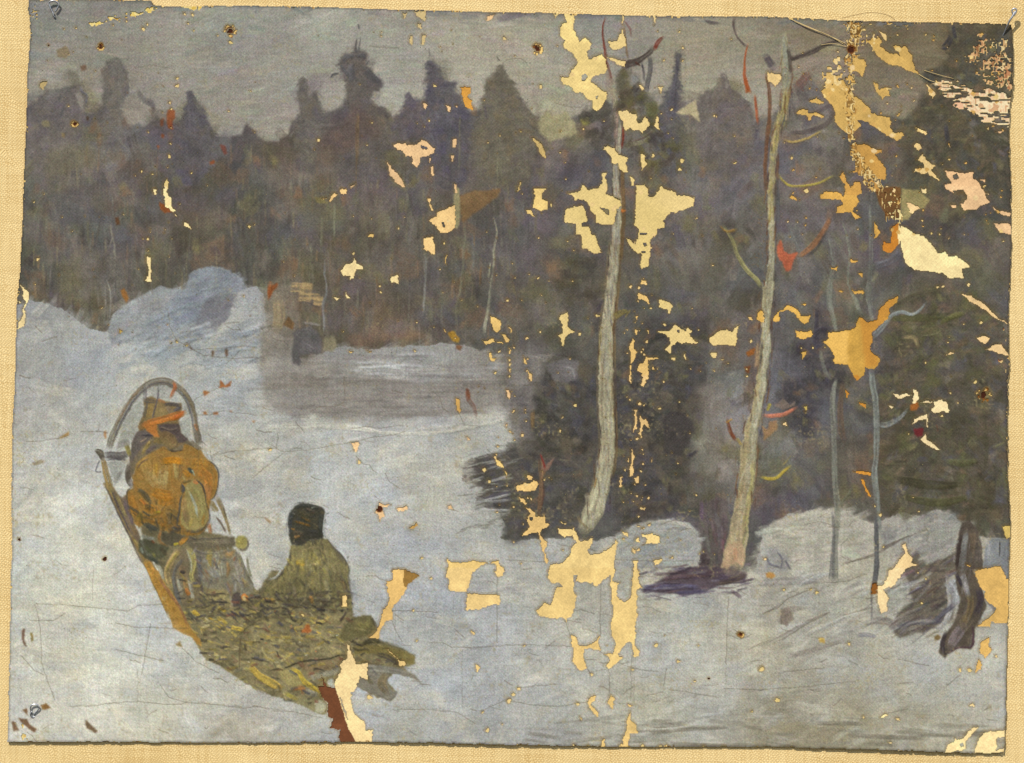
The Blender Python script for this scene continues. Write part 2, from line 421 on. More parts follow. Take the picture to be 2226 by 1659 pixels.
# the snow
GM = ((full_out > 0.5) & (IDM == SKY) & (YS[:, None] > 560 - 0.0 * XS[None, :])) | ((full_out > 0.5) & (IDM == SKY) & (YS[:, None] > 900))
COL[GM] = (snow_c * (1 + 0.035 * VAR_B[..., None] + 0.03 * VAR_M[..., None]))[GM]
IDM[GM] = SNOW
SO = [SNOW]
def snow_ang(x, y):
    if x > 1380 and y > 1230:
        return -0.42 + 0.25 * math.sin(x / 200)
    if x < 420 and y < 1250:
        return -0.9
    if x < 760 and y > 1300:
        return 0.45 * math.sin(x / 140)
    return -0.12 + 0.25 * math.sin(x / 180 + y / 140)
brushwork([(10,560),(2200,640),(2200,1640),(10,1620)], 5200, (28,90), (9,22), snow_ang, 0.028, 0.5, 0.42, 0.004,
          [(178,180,175),(150,155,162),(180,179,166),(142,142,142)], 0.05, SO)
COL[:] = np.where((IDM == SNOW)[..., None], COL * (1 + (fbm(120, 3)[..., None] * np.array([0.022, 0.012, -0.022], np.float32) + 0.035 * fbm(46, 3)[..., None])), COL)
mottle([(10,640),(2200,900),(2200,1640),(10,1620)], 640, (30,84), (10,26), [(192,190,176),(182,179,163),(158,162,166),(152,157,163),(184,186,183),(174,168,150),(164,166,163)], .24, SO, -.1)
mottle([(10,900),(560,900),(760,1640),(10,1620)], 160, (26,70), (8,20), [(206,203,189),(196,192,172),(174,179,184),(187,190,189)], .28, SO, .3)
# trodden darker band and its lighter drags
for _ in range(60):
    x, y = rng.uniform(640, 1090), rng.uniform(772, 905)
    line([(x, y), (x + rng.uniform(60, 160), y + rng.normal(0, 5))], [(134,134,136),(112,108,112),(150,152,156)][rng.integers(3)], rng.uniform(5, 11), alpha=.45)
for y, x0, x1 in ((790,770,860),(800,775,880),(807,760,850),(797,830,960),(815,790,860)):
    line([(x0, y), ((x0 + x1) / 2, y - 2), (x1, y + 1)], (168,172,178), 5, alpha=.6)
poly([(575,815),(700,812),(900,828),(1100,815),(1125,870),(1010,900),(850,912),(600,898),(560,860)], (112,108,106), None, 6, 6, 12, .6)
for _ in range(70):
    x, y = rng.uniform(570, 1090), rng.uniform(825, 905)
    dab(x, y, rng.uniform(40, 110), rng.uniform(6, 14), rng.normal(-.03, .06), rgb([(108,102,104),(118,114,112),(126,124,124),(104,100,98)][rng.integers(4)]), .45)
# lit edge of the near snow
line(T(1,2,[(100,440,50),(400,430,60),(800,420,50),(1100,470,30),(1500,480,30),(1900,420,30),(2190,350,22)]), (186,186,176), alpha=.7, rough=2)
line([(900,938,14),(1000,930,16),(1060,915,14),(1120,905,8)], (160,160,156), alpha=.5)

mix(0, 0, -2)
# snow bank against the wood
bank = T(0,1,[(960,1090),(1100,985),(1290,880),(1380,840),(1450,862),(1590,860),(1620,740),(1700,690),(1820,665),(1950,700),(2080,770),(2060,860),(1990,920),(1960,1100),(1800,1230),(1650,1310),(1500,1300),(1200,1300),(950,1330),(930,1200)])
poly(bank, (146,150,154), BANK, 1.5, 0, 1, 1, .06)
poly(T(0,1,[(1440,1060),(1460,950),(1600,850),(1620,740),(1700,690),(1820,665),(1950,700),(2080,770),(2060,850),(1900,900),(1780,1000),(1650,1120),(1500,1200)]), (138,143,150), BANK, 1.5, 0, 2)
poly(T(0,1,[(1780,930),(2000,900),(1960,1100),(1850,1220),(1680,1300),(1630,1260),(1700,1080)]), (121,119,124), BANK, 2, 0, 3, .85)
poly(T(0,1,[(960,1090),(1100,985),(1290,880),(1380,840),(1445,862),(1450,960),(1380,1050),(1270,1160),(1100,1250),(940,1280)]), (155,157,158), BANK, 1.5, 0, 2)
line(T(0,1,[(1500,970,90),(1640,960,120),(1760,900,110),(1900,850,70)]), (140,146,153), alpha=.7)
line(T(0,1,[(1270,1180,40),(1480,1080,110),(1640,1090,120),(1720,1060,40)]), (130,137,148), alpha=.6)
line(T(0,1,[(1250,1120,40),(1400,1080,60),(1480,980,40)]), (135,141,150), alpha=.7)
brushwork(bank, 140, (20,50), (7,13), -0.5, .03, .6, .5, .01, None, 0, [BANK])
for _ in range(60):
    x, y = rng.uniform(250, 540), rng.uniform(720, 800)
    line([(x, y), (x + rng.uniform(30, 70), y - rng.uniform(0, 30))], [(148,153,158),(160,162,162),(142,149,157)][rng.integers(3)], rng.uniform(6, 14), alpha=.5)
mix(20, 18, 12)
# brown-grey haze beside the bank where the track enters the wood
poly([(560,640),(590,620),(640,610),(650,700),(640,780),(600,770),(560,800),(575,700)], (112,104,94), None, 6, 6, 14, .6)
poly([(578,730),(640,720),(660,770),(740,790),(700,850),(580,850),(560,800)], (118,112,106), None, 8, 8, 18, .55)
line([(604,650,22),(608,690,26),(602,716,20)], (128,112,84), alpha=.6)
line([(588,618,14),(586,640,10)], (130,76,44), alpha=.8)
for p in ((648,625,26,16),(664,640,24,26),(684,645,22,10),(692,655,16,16),(668,622,20,10)):
    dab(p[0], p[1], p[2] + 8, p[3] + 6, 0.1, rgb((150,128,92)), .9)

# ------------------------------------------------------------------ distant firs standing out of the wood
def fir(label, pts, col, layers, name='fir_tree'):
    idn = i = thing(name, label, 'tree', 'firs along the far forest edge')
    poly(pts, col, i, 6, 2, 6, .7, .14)
    P = np.array([p[:2] for p in pts]); cx = P[P[:, 1].argmin(), 0]; top = P[:, 1].min(); bot = P[:, 1].max()
    # boughs: drooping dabs that fray the outline
    wq, mq = pmask(pts, 0, 0, 0)
    for k in range(int(layers * 2.2)):
        y = top + (bot - top) * rng.random() ** 1.3 * .8
        i = min(max(int((y - OY) / ST) - wq[0].start, 0), mq.shape[0] - 1)
        on = np.nonzero(mq[i] > .5)[0]
        if not len(on):
            continue
        xa, xb = XS[wq[1]][on[0]], XS[wq[1]][on[-1]]
        x = rng.uniform(xa - 3, xb + 3) if rng.random() < .5 else (xa + rng.normal(-1, 3) if rng.random() < .5 else xb + rng.normal(1, 3))
        side = 1 if x > (xa + xb) / 2 else -1
        dab(x, y, rng.uniform(7, 20), rng.uniform(3, 6.5), side * rng.uniform(.2, .9), (rgb(col) * rng.uniform(.86, 1.1)).astype(np.float32), rng.uniform(.35, .75), .3, idn)
    brushwork(pts, layers, (14,38), (4,9), lambda x, y: (1.0 if x > cx else math.pi - 1.0) + rng.normal(0, .3), .07, .55, .3, .006,
              [(82,79,70),(68,67,74),(90,86,84),(68,62,60)], .15, [idn])
    mottle(pts, layers // 3, (14,34), (8,18), [tuple(np.array(col) + d) for d in ((8,6,-4),(-8,-8,-2),(-4,-6,6),(10,2,-6))], .35, [idn])
    return idn

FIRS = [
 fir('fir with a lone dim column top rising at the end of the row of firs', T(0,0,[(230,1100),(250,1000),(340,900),(430,830),(560,790),(650,770),(690,752),(720,790),(745,850),(735,960),(700,1150),(650,1400),(300,1500)]), (92,86,88), 40),
 fir('blurred column-shaped fir behind the pale gap in the trees', T(0,0,[(900,990),(895,720),(890,600),(925,520),(1000,505),(1070,580),(1090,790),(1040,900),(1030,1010),(1060,1250),(960,1500),(860,1350)]), (94,92,90), 60),
 fir('small pointed dark fir just above the rust-brown paint streaks', T(0,0,[(1625,785),(1670,850),(1720,940),(1760,1040),(1830,1150),(1850,1350),(1700,1600),(1500,1500),(1480,1250),(1540,1060),(1590,960),(1600,850)]), (76,74,82), 80),
 fir('thin twin-topped fir beside the tallest fir', T(1,0,[(400,980),(400,800),(425,655),(460,780),(480,850),(530,765),(548,780),(570,900),(600,990),(600,1250),(500,1500),(400,1400),(340,1100)]), (86,83,82), 60),
 fir('tallest fir with forked spire and drooping boughs', T(1,0,[(900,440),(960,470),(930,540),(1010,620),(1090,720),(1040,780),(980,870),(1130,940),(1190,1060),(1120,1300),(1050,1550),(800,1600),(640,1350),(620,1060),(700,950),(800,880),(820,720),(780,620),(740,560),(770,480),(860,450)]), (80,76,76), 130),
 fir('squat round-shouldered fir between two steeple firs', T(1,0,[(1330,800),(1370,880),(1420,870),(1480,900),(1480,1200),(1300,1200),(1200,1130),(1270,990),(1310,850)]), (78,74,84), 50),
 fir('steeple-shaped violet fir above the goat-shaped bare patch', T(1,0,[(1505,530),(1590,590),(1640,700),(1740,725),(1690,760),(1770,830),(1810,920),(1850,1000),(1860,1300),(1780,1600),(1580,1640),(1480,1300),(1490,850),(1495,700)]), (74,72,82), 120),
 fir('broad olive-brown fir next to the grey gap of sky', T(1,0,[(1960,930),(1980,820),(2010,690),(2060,660),(2110,560),(2140,640),(2203,690)]) + T(2,0,[(60,720),(110,830),(170,920),(240,1010),(290,1200),(200,1500),(0,1600)]) + T(1,0,[(1900,1600),(1880,1200)]), (90,86,77), 130),
 fir('blue-black fir with one bare straight spire', T(2,0,[(1462,465),(1482,470),(1475,650),(1490,720),(1462,880),(1480,1000),(1560,1200),(1480,1500),(1300,1500),(1270,1100),(1320,940),(1370,790),(1420,740),(1448,620)]), (70,70,78), 90),
 fir('hazy mauve fir with crooked tip behind the two big trunks', T(2,0,[(1850,620),(1900,740),(1960,790),(2080,900),(2110,1100),(2060,1500),(1750,1600),(1640,1300),(1650,900),(1700,790),(1790,760),(1890,740)]), (92,86,86), 120),
]
# forked spire and curled boughs of the tallest fir, spire twigs of the others
DK = (66,66,72)
for p in ([(885,450,22),(880,400,14),(890,330,8)], [(905,450,16),(912,390,12),(922,320,6)], [(860,480,30),(800,490,40),(775,530,20)], [(900,480,30),(940,480,36),(955,500,16)],
          [(850,540,40),(840,620,60),(860,700,70)], [(745,545,14),(780,600,24),(830,660,24)], [(990,525,10),(970,550,14)], [(960,600,60),(1040,680,60),(1095,705,10)],
          [(740,630,14),(690,640,20),(668,670,12)], [(905,215,12),(910,250,10)]):
    line(T(1,0,p), DK, ident=FIRS[4], alpha=.95, bristle=.35)
for p in ([(1505,420,4),(1510,480,8)], [(1490,530,12),(1520,560,30),(1550,680,60)], [(1560,590,10),(1640,580,8)], [(1640,700,20),(1750,720,10)]):
    line(T(1,0,p), (74,70,78), ident=FIRS[6], alpha=.9)
for p in ([(2085,490,10),(2105,520,12)], [(2135,550,8),(2130,600,12)], [(2165,600,8),(2150,640,8)]):
    line(T(1,0,p), (84,80,74), ident=FIRS[7], alpha=.9)
line(T(2,0,[(1465,470,26),(1460,600,26),(1440,760,44),(1425,950,80)]), (66,64,74), ident=FIRS[8])
line(T(2,0,[(1485,705,10),(1465,760,24)]), (66,64,74), ident=FIRS[8])
line(T(2,0,[(1850,630,16),(1880,680,20),(1895,780,40)]), (96,90,88), ident=FIRS[9])
line(T(0,0,[(690,750,26),(710,790,20),(745,820,16),(735,900,20)]), (78,78,88), ident=FIRS[0], alpha=.8)
line(T(0,0,[(1625,780,8),(1630,870,50),(1650,980,110),(1660,1100,170)]), (74,72,82), ident=FIRS[2], alpha=.7)
line(T(0,0,[(1180,770,30),(1220,840,50),(1290,880,60)]), (90,88,92), alpha=.7)
poly(T(0,0,[(1060,880),(1120,800),(1180,830),(1240,920),(1230,1020),(1150,1070),(1040,1000)]), (124,118,112), SKY, 2, 1, 2, .9)
poly(T(0,0,[(640,800),(700,790),(730,880),(715,980),(680,900)]), (122,117,113), SKY, 2, 1, 2, .8)
# brownish and bluish notes in the wood
for c, pts in (((68,66,80),[(100,420),(240,390),(250,480),(120,490)]), ((96,92,70),[(90,330),(200,310),(210,370),(110,390)]), ((98,94,72),[(128,560),(160,550),(158,625),(130,640)]),
               ((92,88,92),[(170,560),(200,540),(200,640),(175,650)]), ((88,86,66),[(640,440),(700,420),(760,460),(740,510),(650,500)]), ((66,64,80),[(735,530),(760,545),(750,570),(730,560)]),
               ((78,60,60),[(730,250),(800,240),(830,280),(780,330),(700,320)]), ((66,66,78),[(725,235),(755,235),(760,265),(730,262)]), ((100,82,66),[(690,320),(735,310),(740,345),(700,350)]),
               ((112,98,92),[(820,690),(900,690),(940,735),(800,745)]), ((118,86,62),[(840,725),(930,720),(930,740),(830,745)]), ((110,86,74),[(770,720),(830,700),(830,750),(740,750)]),
               ((60,58,74),[(1210,395),(1270,350),(1310,330),(1325,390),(1280,400)]), ((56,54,62),[(1460,680),(1530,690),(1530,720),(1470,720)]), ((98,94,66),[(1480,280),(1500,290),(1500,330),(1478,330)]),
               ((112,108,60),[(1500,330),(1515,325),(1520,350),(1505,355)]), ((72,80,74),[(1240,560),(1290,560),(1280,590),(1235,590)]), ((112,104,100),[(1545,380),(1580,395),(1560,440),(1530,430)])):
    poly(pts, c, None, 10, 10, 16, .42)
poly(T(2,0,[(280,1050),(330,970),(420,1000),(520,960),(590,1040),(610,1150),(480,1190),(380,1210),(300,1150)]), (146,140,108), SKY, 3, 2, 3, .85)
poly(T(2,0,[(620,990),(740,930),(840,880),(900,900),(900,980),(760,1050),(680,1080),(620,1040)]), (62,62,58), FOREST, 2, 1, 2, .9)
poly(T(2,0,[(640,1020),(710,1000),(720,1060),(650,1085)]), (128,122,66), FOREST, 2, 1, 2, .9)
poly(T(2,0,[(1200,880),(1290,880),(1310,960),(1270,1040),(1200,1000)]), (84,84,58), FOREST, 3, 1, 2, .8)
poly(T(1,1,[(1770,60),(1900,20),(2120,0),(2100,60),(1960,170),(1900,210),(1790,290),(1770,220)]), (112,86,58), FOREST, 2, 1, 2, .9)
poly(T(2,0,[(1450,970),(1540,900),(1620,850),(1655,1050),(1580,990),(1500,985)]), (172,160,128), SKY, 1.5, 0, 1, .95)

# ------------------------------------------------------------------ dark spruces of the middle and near distance
def spruce(label, shapes, col, n, pal, group='spruces at the edge of the clearing'):
    i = thing('spruce_tree', label, 'tree', group)
    for s in shapes:
        poly(s, col, i, 12, 12, 16, .62, .2)
        P = np.array([p[:2] for p in s]); cx = P[:, 0].mean()
        brushwork(s, n, (16,46), (5,12), lambda x, y: (0.55 if x > cx else math.pi - 0.55) + rng.normal(0, .4), .11, .55, .35, .007, pal, .22, [i])
        mottle(s, n // 5, (20,54), (10,28), pal, .34, [i, FOREST])
        mottle(s, n // 8, (12,30), (6,14), [(96,94,64),(62,62,80),(100,92,84),(40,38,40),(92,72,60)], .38, [i])
    return i
PD = [(46,46,50),(72,70,60),(58,58,70),(84,76,66),(50,50,44)]
poly([(1085,775),(1150,760),(1230,780),(1210,880),(1160,990),(1110,1000),(1100,900)], (92,88,90), None, 10, 10, 18, .75)
mottle([(1085,775),(1230,770),(1180,1000),(1090,1000)], 26, (20,50), (10,22), [(96,92,94),(110,106,106),(80,78,84),(84,80,72)], .4, None)
SP1 = spruce('dark spruce whose boughs hang over the snow beside the pale birch', [[(1170,790),(1240,760),(1300,800),(1296,1000),(1262,1120),(1200,1166),(1100,1168),(1100,1115),(1060,1092),(1050,1046),(1030,1010),(1080,990),(1150,970),(1160,880)]], (61,59,59), 420, PD)
SP2 = spruce('blackish spruce filling the gap between the birch and the pine', [[(1345,740),(1420,700),(1540,730),(1535,800),(1510,860),(1500,900),(1500,960),(1480,1080),(1440,1125),(1330,1160),(1335,1000)]], (53,51,54), 460, PD)
mix(30, 28, 20)
SP3 = spruce('tall black-green spruce reaching from the top of the picture to the bare cloth strip', [T(3,0,[(1380,620),(1570,510),(1640,440),(1560,380),(1600,240),(1700,200),(2110,240),(2115,1617),(1400,1617),(1330,1450),(1250,1300),(1190,1010),(1400,840),(1490,760)])], (52,50,44), 620, [(44,42,38),(66,64,46),(60,50,44),(48,50,54),(80,70,52)])
SP4 = spruce('olive spruce with sweeping skirt of boughs above the broken stump', [T(3,1,[(1150,1000),(1400,850),(1700,800),(2080,1180),(2085,1617),(1020,1617),(1050,1330)]) + T(3,2,[(1050,20),(1000,60),(2080,20)][0:0]), T(3,2,[(1020,0),(2075,0),(2080,1150),(1800,1230),(1600,1140),(1340,1160),(1200,1130),(1010,1100),(1040,500)])], (60,56,46), 420, [(52,50,38),(72,74,46),(64,56,58),(84,70,60),(56,56,66)])
mix(22, 19, 12)
SP5 = spruce('slim blue-black spruce spire close beside the pine trunk', [T(3,1,[(475,1000),(500,1010),(500,1130),(570,1180),(560,1230),(500,1230),(620,1420),(700,1617),(330,1617),(380,1420),(310,1380),(330,1290),(450,1260),(460,1100)]),
     T(3,2,[(200,20),(460,20),(480,300),(440,470),(380,520),(310,480),(290,300),(200,220),(180,120)])], (58,56,66), 110, [(50,50,62),(70,66,72),(44,44,52)])
for p in ([(480,1000,24),(480,1100,34),(475,1230,44),(470,1300,60)], [(460,1210,40),(540,1180,50),(560,1210,20)], [(330,1310,50),(330,1370,30)]):
    line(T(3,1,p), (50,48,60), ident=SP5)
# rounded dark bush, mauve gap, fringe of boughs dragged over the snow
poly(T(2,2,[(1330,330),(1420,290),(1530,310),(1590,380),(1600,480),(1540,600),(1480,680),(1350,640)]), (52,50,54), SP2, 2, 2, 2, .9)
line(T(2,2,[(1560,680,40),(1630,630,20)]), (56,54,66), ident=SP2)
for _ in range(150):
    x, y = rng.uniform(1000, 1140), rng.uniform(985, 1150)
    f = (x - 1000) / 140
    dab(x, y, rng.uniform(16, 50), rng.uniform(3, 6), -.26 + rng.normal(0, .12), rgb((150,151,146) if rng.random() > f * 1.1 else [(66,68,58),(78,78,66),(60,58,62)][rng.integers(3)]), rng.uniform(.35, .75), .5)
line(T(1,2,[(1960,1050,30),(2100,1010,30),(2203,980,20)]), (58,58,72), ident=SP1)
for p in ([(1990,900),(2180,850)], [(1960,1060),(2203,1000)], [(1890,1075),(2203,1050)], [(1940,1130),(2203,1140)]):
    line(T(1,2,p), (150,152,154), 5, alpha=.8)
poly(T(2,1,[(470,1470),(530,1450),(640,1500),(620,1620),(540,1652),(400,1652),(330,1500)]), (92,90,96), FOREST, 3, 2, 3, .8)
line([(1222,800,10),(1240,806,14),(1248,824,6)], (112,112,116), alpha=.7)
# boughs with a lighter tip on the right
for p, c in (([(1100,1000,30),(1300,900,60),(1480,850,20)], (70,68,56)), ([(1090,1090,40),(1350,1080,60),(1700,1060,40)], (66,68,46)), ([(1200,1250,30),(1290,1250,40),(1330,1330,30)], (124,112,82)),
             ([(1360,1230,8),(1460,1220,8),(1520,1185,4)], (122,122,92)), ([(1500,1130,30),(1640,1060,40),(1720,1050,20)], (80,82,52))):
    line(T(3,1,p), c, ident=SP4, alpha=.8)
for p, c in (([(1550,700,40),(1700,720,60),(1830,690,30)], (74,76,54)), ([(1150,850,60),(1400,900,80),(1700,900,40)], (50,50,38)), ([(1200,1000,50),(1500,1050,70),(1750,1000,40)], (58,60,42)),
             ([(1480,400,6),(1490,450,6)], (120,50,44)), ([(1880,300,30),(1900,600,34),(1880,800,20)], (62,62,50))):
    line(T(3,2,p), c, ident=SP4, alpha=.75)
for p in ([(1560,1040,30),(1570,1140,40),(1600,1250,20)], [(1610,300,40),(1560,390,60),(1520,400,20)], [(1620,220,24),(1640,330,30)]):
    line(T(3,0,p), (46,46,54), ident=SP3)

# ------------------------------------------------------------------ stumps, hollows, shadows on the snow
mix(8, 7, 5)
HOL = thing('snow_hollow', 'brown shaded hollow in the snow in front of the stump', None, kind='structure')
poly([(1936,1372),(1950,1335),(1985,1305),(1975,1262),(1965,1239),(2000,1190),(2060,1185),(2085,1230),(2060,1260),(2075,1300),(2070,1345),(2020,1370),(1960,1385)], (92,85,75), HOL, 3, 2, 3, .92)
brushwork([(1936,1240),(2075,1200),(2070,1345),(1940,1385)], 90, (16,44), (5,9), -.5, .12, .7, .5, .02, [(80,76,88),(104,94,76),(70,64,62)], .4, [HOL])
for _ in range(120):
    x, y = rng.uniform(1935, 2090), rng.uniform(1190, 1390)
    dab(x, y, rng.uniform(16, 50), rng.uniform(3, 9), -.5 + rng.normal(0, .25), rgb([(72,66,60),(86,80,94),(118,108,92),(62,56,58),(98,88,70),(130,126,122)][rng.integers(6)]), .5, .5)
line([(2062,1250,16),(2066,1280,20),(2068,1310,18),(2058,1345,12),(2036,1370,8)], (152,150,148))
line(T(3,3,[(1580,80,110),(1640,180,90),(1650,300,60)]), (150,152,154))
line(T(3,3,[(1120,500,30),(1250,450,40),(1450,430,30),(1560,340,40),(1640,280,40)]), (74,72,82), alpha=.8)
line(T(3,3,[(900,450,20),(1000,420,60),(1100,440,60),(1150,500,30)]), (112,104,100), alpha=.8)
line(T(3,3,[(820,540,30),(900,540,40),(980,560,20)]), (116,116,124), alpha=.7)
line(T(3,3,[(890,450,10),(930,440,14),(940,300,16),(935,100,20)]), (84,80,86), alpha=.7)
poly(T(3,3,[(1080,180),(1230,160),(1235,230),(1190,290),(1120,330),(1070,330)]), (152,152,142), SNOW, 2, 1, 2, .9)

STUMP = thing('tree_stump', 'broken grey-brown tree stump leaning in the snow below the olive spruce', 'stump')
poly(T(3,3,[(1640,0),(1790,0),(1830,100),(1870,200),(1905,290),(1850,400),(1810,480),(1800,600),(1770,660),(1660,640),(1560,730),(1500,690),(1530,560),(1600,480),(1650,380),(1680,250),(1640,120)]), (84,76,66), STUMP, 2, 1, 1)
poly(T(3,2,[(1700,1210),(1760,1200),(1830,1290),(1850,1400),(1880,1617),(1640,1617),(1630,1500),(1650,1380)]), (84,76,68), STUMP, 2, 1, 1)
for p, c in (([(1690,20,50),(1720,120,50),(1750,230,40)], (136,134,134)), ([(1760,200,60),(1760,330,60),(1700,450,70)], (106,92,68)), ([(1830,150,50),(1850,260,60),(1800,380,40)], (62,56,60)),
             ([(1700,480,80),(1640,560,90),(1600,640,60)], (110,100,100)), ([(1560,520,30),(1530,620,40),(1550,700,30)], (58,52,54)), ([(1780,460,16),(1790,560,16),(1770,640,18),(1660,650,16),(1580,700,14)], (74,54,62)), ([(1650,40,30),(1690,130,26)], (54,50,56))):
    line(T(3,3,p), c, ident=STUMP)
for _ in range(90):
    x, y = rng.uniform(2040, 2145), rng.uniform(1130, 1425)
    r_, c_ = at(x, y)
    if IDM[r_, c_] == STUMP:
        dab(x, y, rng.uniform(14, 46), rng.uniform(3, 7), math.pi / 2 + .25 + rng.normal(0, .2), rgb([(60,54,52),(112,102,84),(96,90,88),(132,128,124),(74,66,58)][rng.integers(5)]), .6, .6)
for p, c in (([(1690,1300,20),(1670,1420,30),(1650,1600,24)], (56,48,46)), ([(1730,1290,40),(1710,1450,50),(1690,1600,50)], (118,118,116)), ([(1780,1300,60),(1800,1450,60)], (92,80,66)), ([(1830,1360,50),(1830,1560,60)], (82,76,70))):
    line(T(3,2,p), c, ident=STUMP)
DRIFT = thing('snow_drift', 'small upright snow drift at the frayed margin beside the stump', None, kind='structure')
poly(T(3,2,[(1885,1420),(1920,1360),(1980,1350),(2095,1370),(2095,1617),(1870,1617)]), (122,125,128), DRIFT, 1.5, 1, 1)
poly(T(3,3,[(1870,0),(2090,0),(2090,400),(1990,420),(1900,250)]), (126,129,132), DRIFT, 1.5, 1, 1)
line(T(3,2,[(1920,1380,40),(1930,1500,50)]), (140,142,142)); line(T(3,2,[(2010,1370,12),(2005,1500,10)]), (62,60,62))

STUMP2 = thing('tree_stump', 'mauve shadowed stump standing close against the pine root', 'stump')
poly([(1517,1110),(1532,1088),(1560,1078),(1582,1090),(1580,1150),(1566,1238),(1525,1238),(1520,1200),(1528,1160)], (92,84,82), STUMP2, 3, 1, 2, .95)
brushwork([(1517,1090),(1580,1080),(1570,1235),(1520,1235)], 60, (20,50), (6,11), 1.5, .1, .7, .5, .02, [(104,96,94),(74,66,66)], .4, [STUMP2])
line([(1530,1190,8),(1528,1215,14),(1545,1222,14)], (66,58,60), ident=STUMP2)
mix(22, 19, 12)
MOUND = thing('snow_mound', 'rounded grey snow mound between the birch and the pine', None, kind='structure')
poly(T(2,2,[(960,1500),(980,1380),(1080,1270),(1240,1222),(1550,1232),(1640,1320),(1665,1470),(1600,1600),(1300,1630),(1000,1620)]), (137,140,141), MOUND, 2, 0, 1, .9)
brushwork(T(2,2,[(960,1500),(980,1380),(1080,1270),(1240,1222),(1550,1232),(1640,1320),(1665,1470),(1600,1600),(1300,1630),(1000,1620)]), 130, (24,60), (7,13), -.25, .05, .65, .5, .01, [(150,150,146),(124,128,134)], .25, [MOUND])
line(T(2,2,[(1090,1270,16),(1260,1235,20),(1500,1250,30),(1600,1330,30),(1630,1440,26)]), (154,153,146), alpha=.7)
mix(0, -2, 2)
SHADE = thing('root_shadow', 'purplish shadow painted round the foot of the pine', None, kind='structure')  # shadow at the pine's root, put into the pigment as dark purple strokes
poly(T(2,3,[(1140,185),(1250,110),(1400,40),(1560,-20),(1900,-30),(2060,30),(2030,90),(1800,140),(1700,185),(1560,210),(1400,205)]), (84,74,76), SHADE, 2, 1, 2, .92)
for p, c in (([(1150,150,40),(1350,140,50),(1650,150,50)], (90,88,106)), ([(1320,60,60),(1500,40,70),(1800,30,60)], (88,74,72)), ([(1800,110,50),(1950,80,50),(2050,30,30)], (94,84,68)), ([(1430,190,24),(1600,190,30),(1720,170,20)], (78,76,92)), ([(1200,190,20),(1300,160,20)], (116,112,118))):
    line(T(2,3,p), c, alpha=.8)
line(T(2,3,[(1930,180,30),(2000,230,30)]), (106,92,94), alpha=.7)
for _ in range(90):
    x, y = rng.uniform(1390, 1625), rng.uniform(1228, 1300)
    dab(x, y + (1500 - x) * .06, rng.uniform(18, 54), rng.uniform(3, 8), -.12 + rng.normal(0, .15), rgb([(66,58,64),(92,82,96),(110,92,88),(58,52,56),(126,122,124),(100,84,74)][rng.integers(6)]), .55, .5)
mix(22, 19, 12)
MOUND2 = thing('snow_mound', 'lit snow mound behind the two thin saplings', None, kind='structure')
m2 = T(3,2,[(20,1300),(100,1210),(250,1160),(450,1120),(600,1112),(720,1125),(850,1200),(960,1230),(985,1300),(970,1480),(700,1560),(450,1600),(200,1617),(100,1500)])
poly(m2, (156,154,146), MOUND2, 2, 1, 2, .85)
brushwork(m2, 150, (20,54), (6,12), -.2, .05, .65, .5, .01, [(166,163,152),(140,138,132)], .3, [MOUND2])
line(T(3,2,[(480,1160,40),(560,1200,60),(600,1240,30)]), (160,158,152), alpha=.6)
poly(T(3,2,[(60,1430),(160,1440),(250,1500),(230,1617),(40,1617)]), (126,128,132), None, 3, 2, 3, .7)
for p in ([(60,1500,20),(90,1560,20),(180,1590,16)], [(150,1460,14),(190,1520,16),(180,1600,12)], [(220,1540,20),(260,1600,16)]):
    line(T(3,2,p), (84,84,98), alpha=.8)
MOUND3 = thing('snow_mound', 'cracked snow mound under the skirt of the olive spruce', None, kind='structure')
m3 = T(3,2,[(1010,1250),(1160,1250),(1330,1160),(1480,1115),(1600,1140),(1690,1210),(1650,1330),(1600,1480),(1400,1560),(1300,1420),(1220,1380),(1160,1380),(1030,1420)])
poly(m3, (130,131,130), MOUND3, 2, 1, 2, .9)
brushwork(m3, 110, (14,36), (5,10), -.5, .06, .65, .5, .012, [(152,152,146),(112,112,114)], .3, [MOUND3])
poly(T(3,2,[(1040,1260),(1140,1240),(1150,1330),(1050,1390)]), (116,116,118), None, 2, 1, 2, .8)
line(T(3,2,[(1010,1450,30),(1100,1400,30),(1200,1350,12),(1330,1300,8)]), (74,68,66), alpha=.9)
line(T(3,2,[(700,1560,16),(900,1500,20),(1050,1440,16)]), (92,86,82), alpha=.7)
# long sweeps of dark in the near snow on this side
for p in ([(0,640,10),(200,540,16),(420,420,20),(590,350,10)], [(0,390,8),(250,240,14),(410,160,8)], [(250,720,40),(400,680,50),(700,590,30)], [(180,440,40),(250,330,50),(380,320,20)], [(0,300,8),(120,290,8)], [(680,390,6),(840,330,6),(960,300,6)]):
    line(T(3,3,p), [(108,102,98),(96,90,88)][rng.integers(2)], alpha=.6)
line(T(3,3,[(0,110,60),(300,90,70),(520,90,40)]), (116,114,118), alpha=.6)
for _ in range(46):
    x, y = rng.uniform(1640, 1990), rng.uniform(1270, 1400)
    line([(x, y), (x + 30, y - 18), (x + rng.uniform(50, 90), y - rng.uniform(24, 44))], [(160,160,154),(128,126,124),(152,156,158)][rng.integers(3)], rng.uniform(4, 9), alpha=.5)
for _ in range(60):
    x, y = rng.uniform(1100, 2150), rng.uniform(1560, 1622)
    line([(x, y), (x + rng.uniform(40, 120), y + rng.normal(0, 5))], [(104,102,92),(130,130,124),(92,88,80)][rng.integers(3)], rng.uniform(5, 11), alpha=.45)
mix(20, 18, 10)
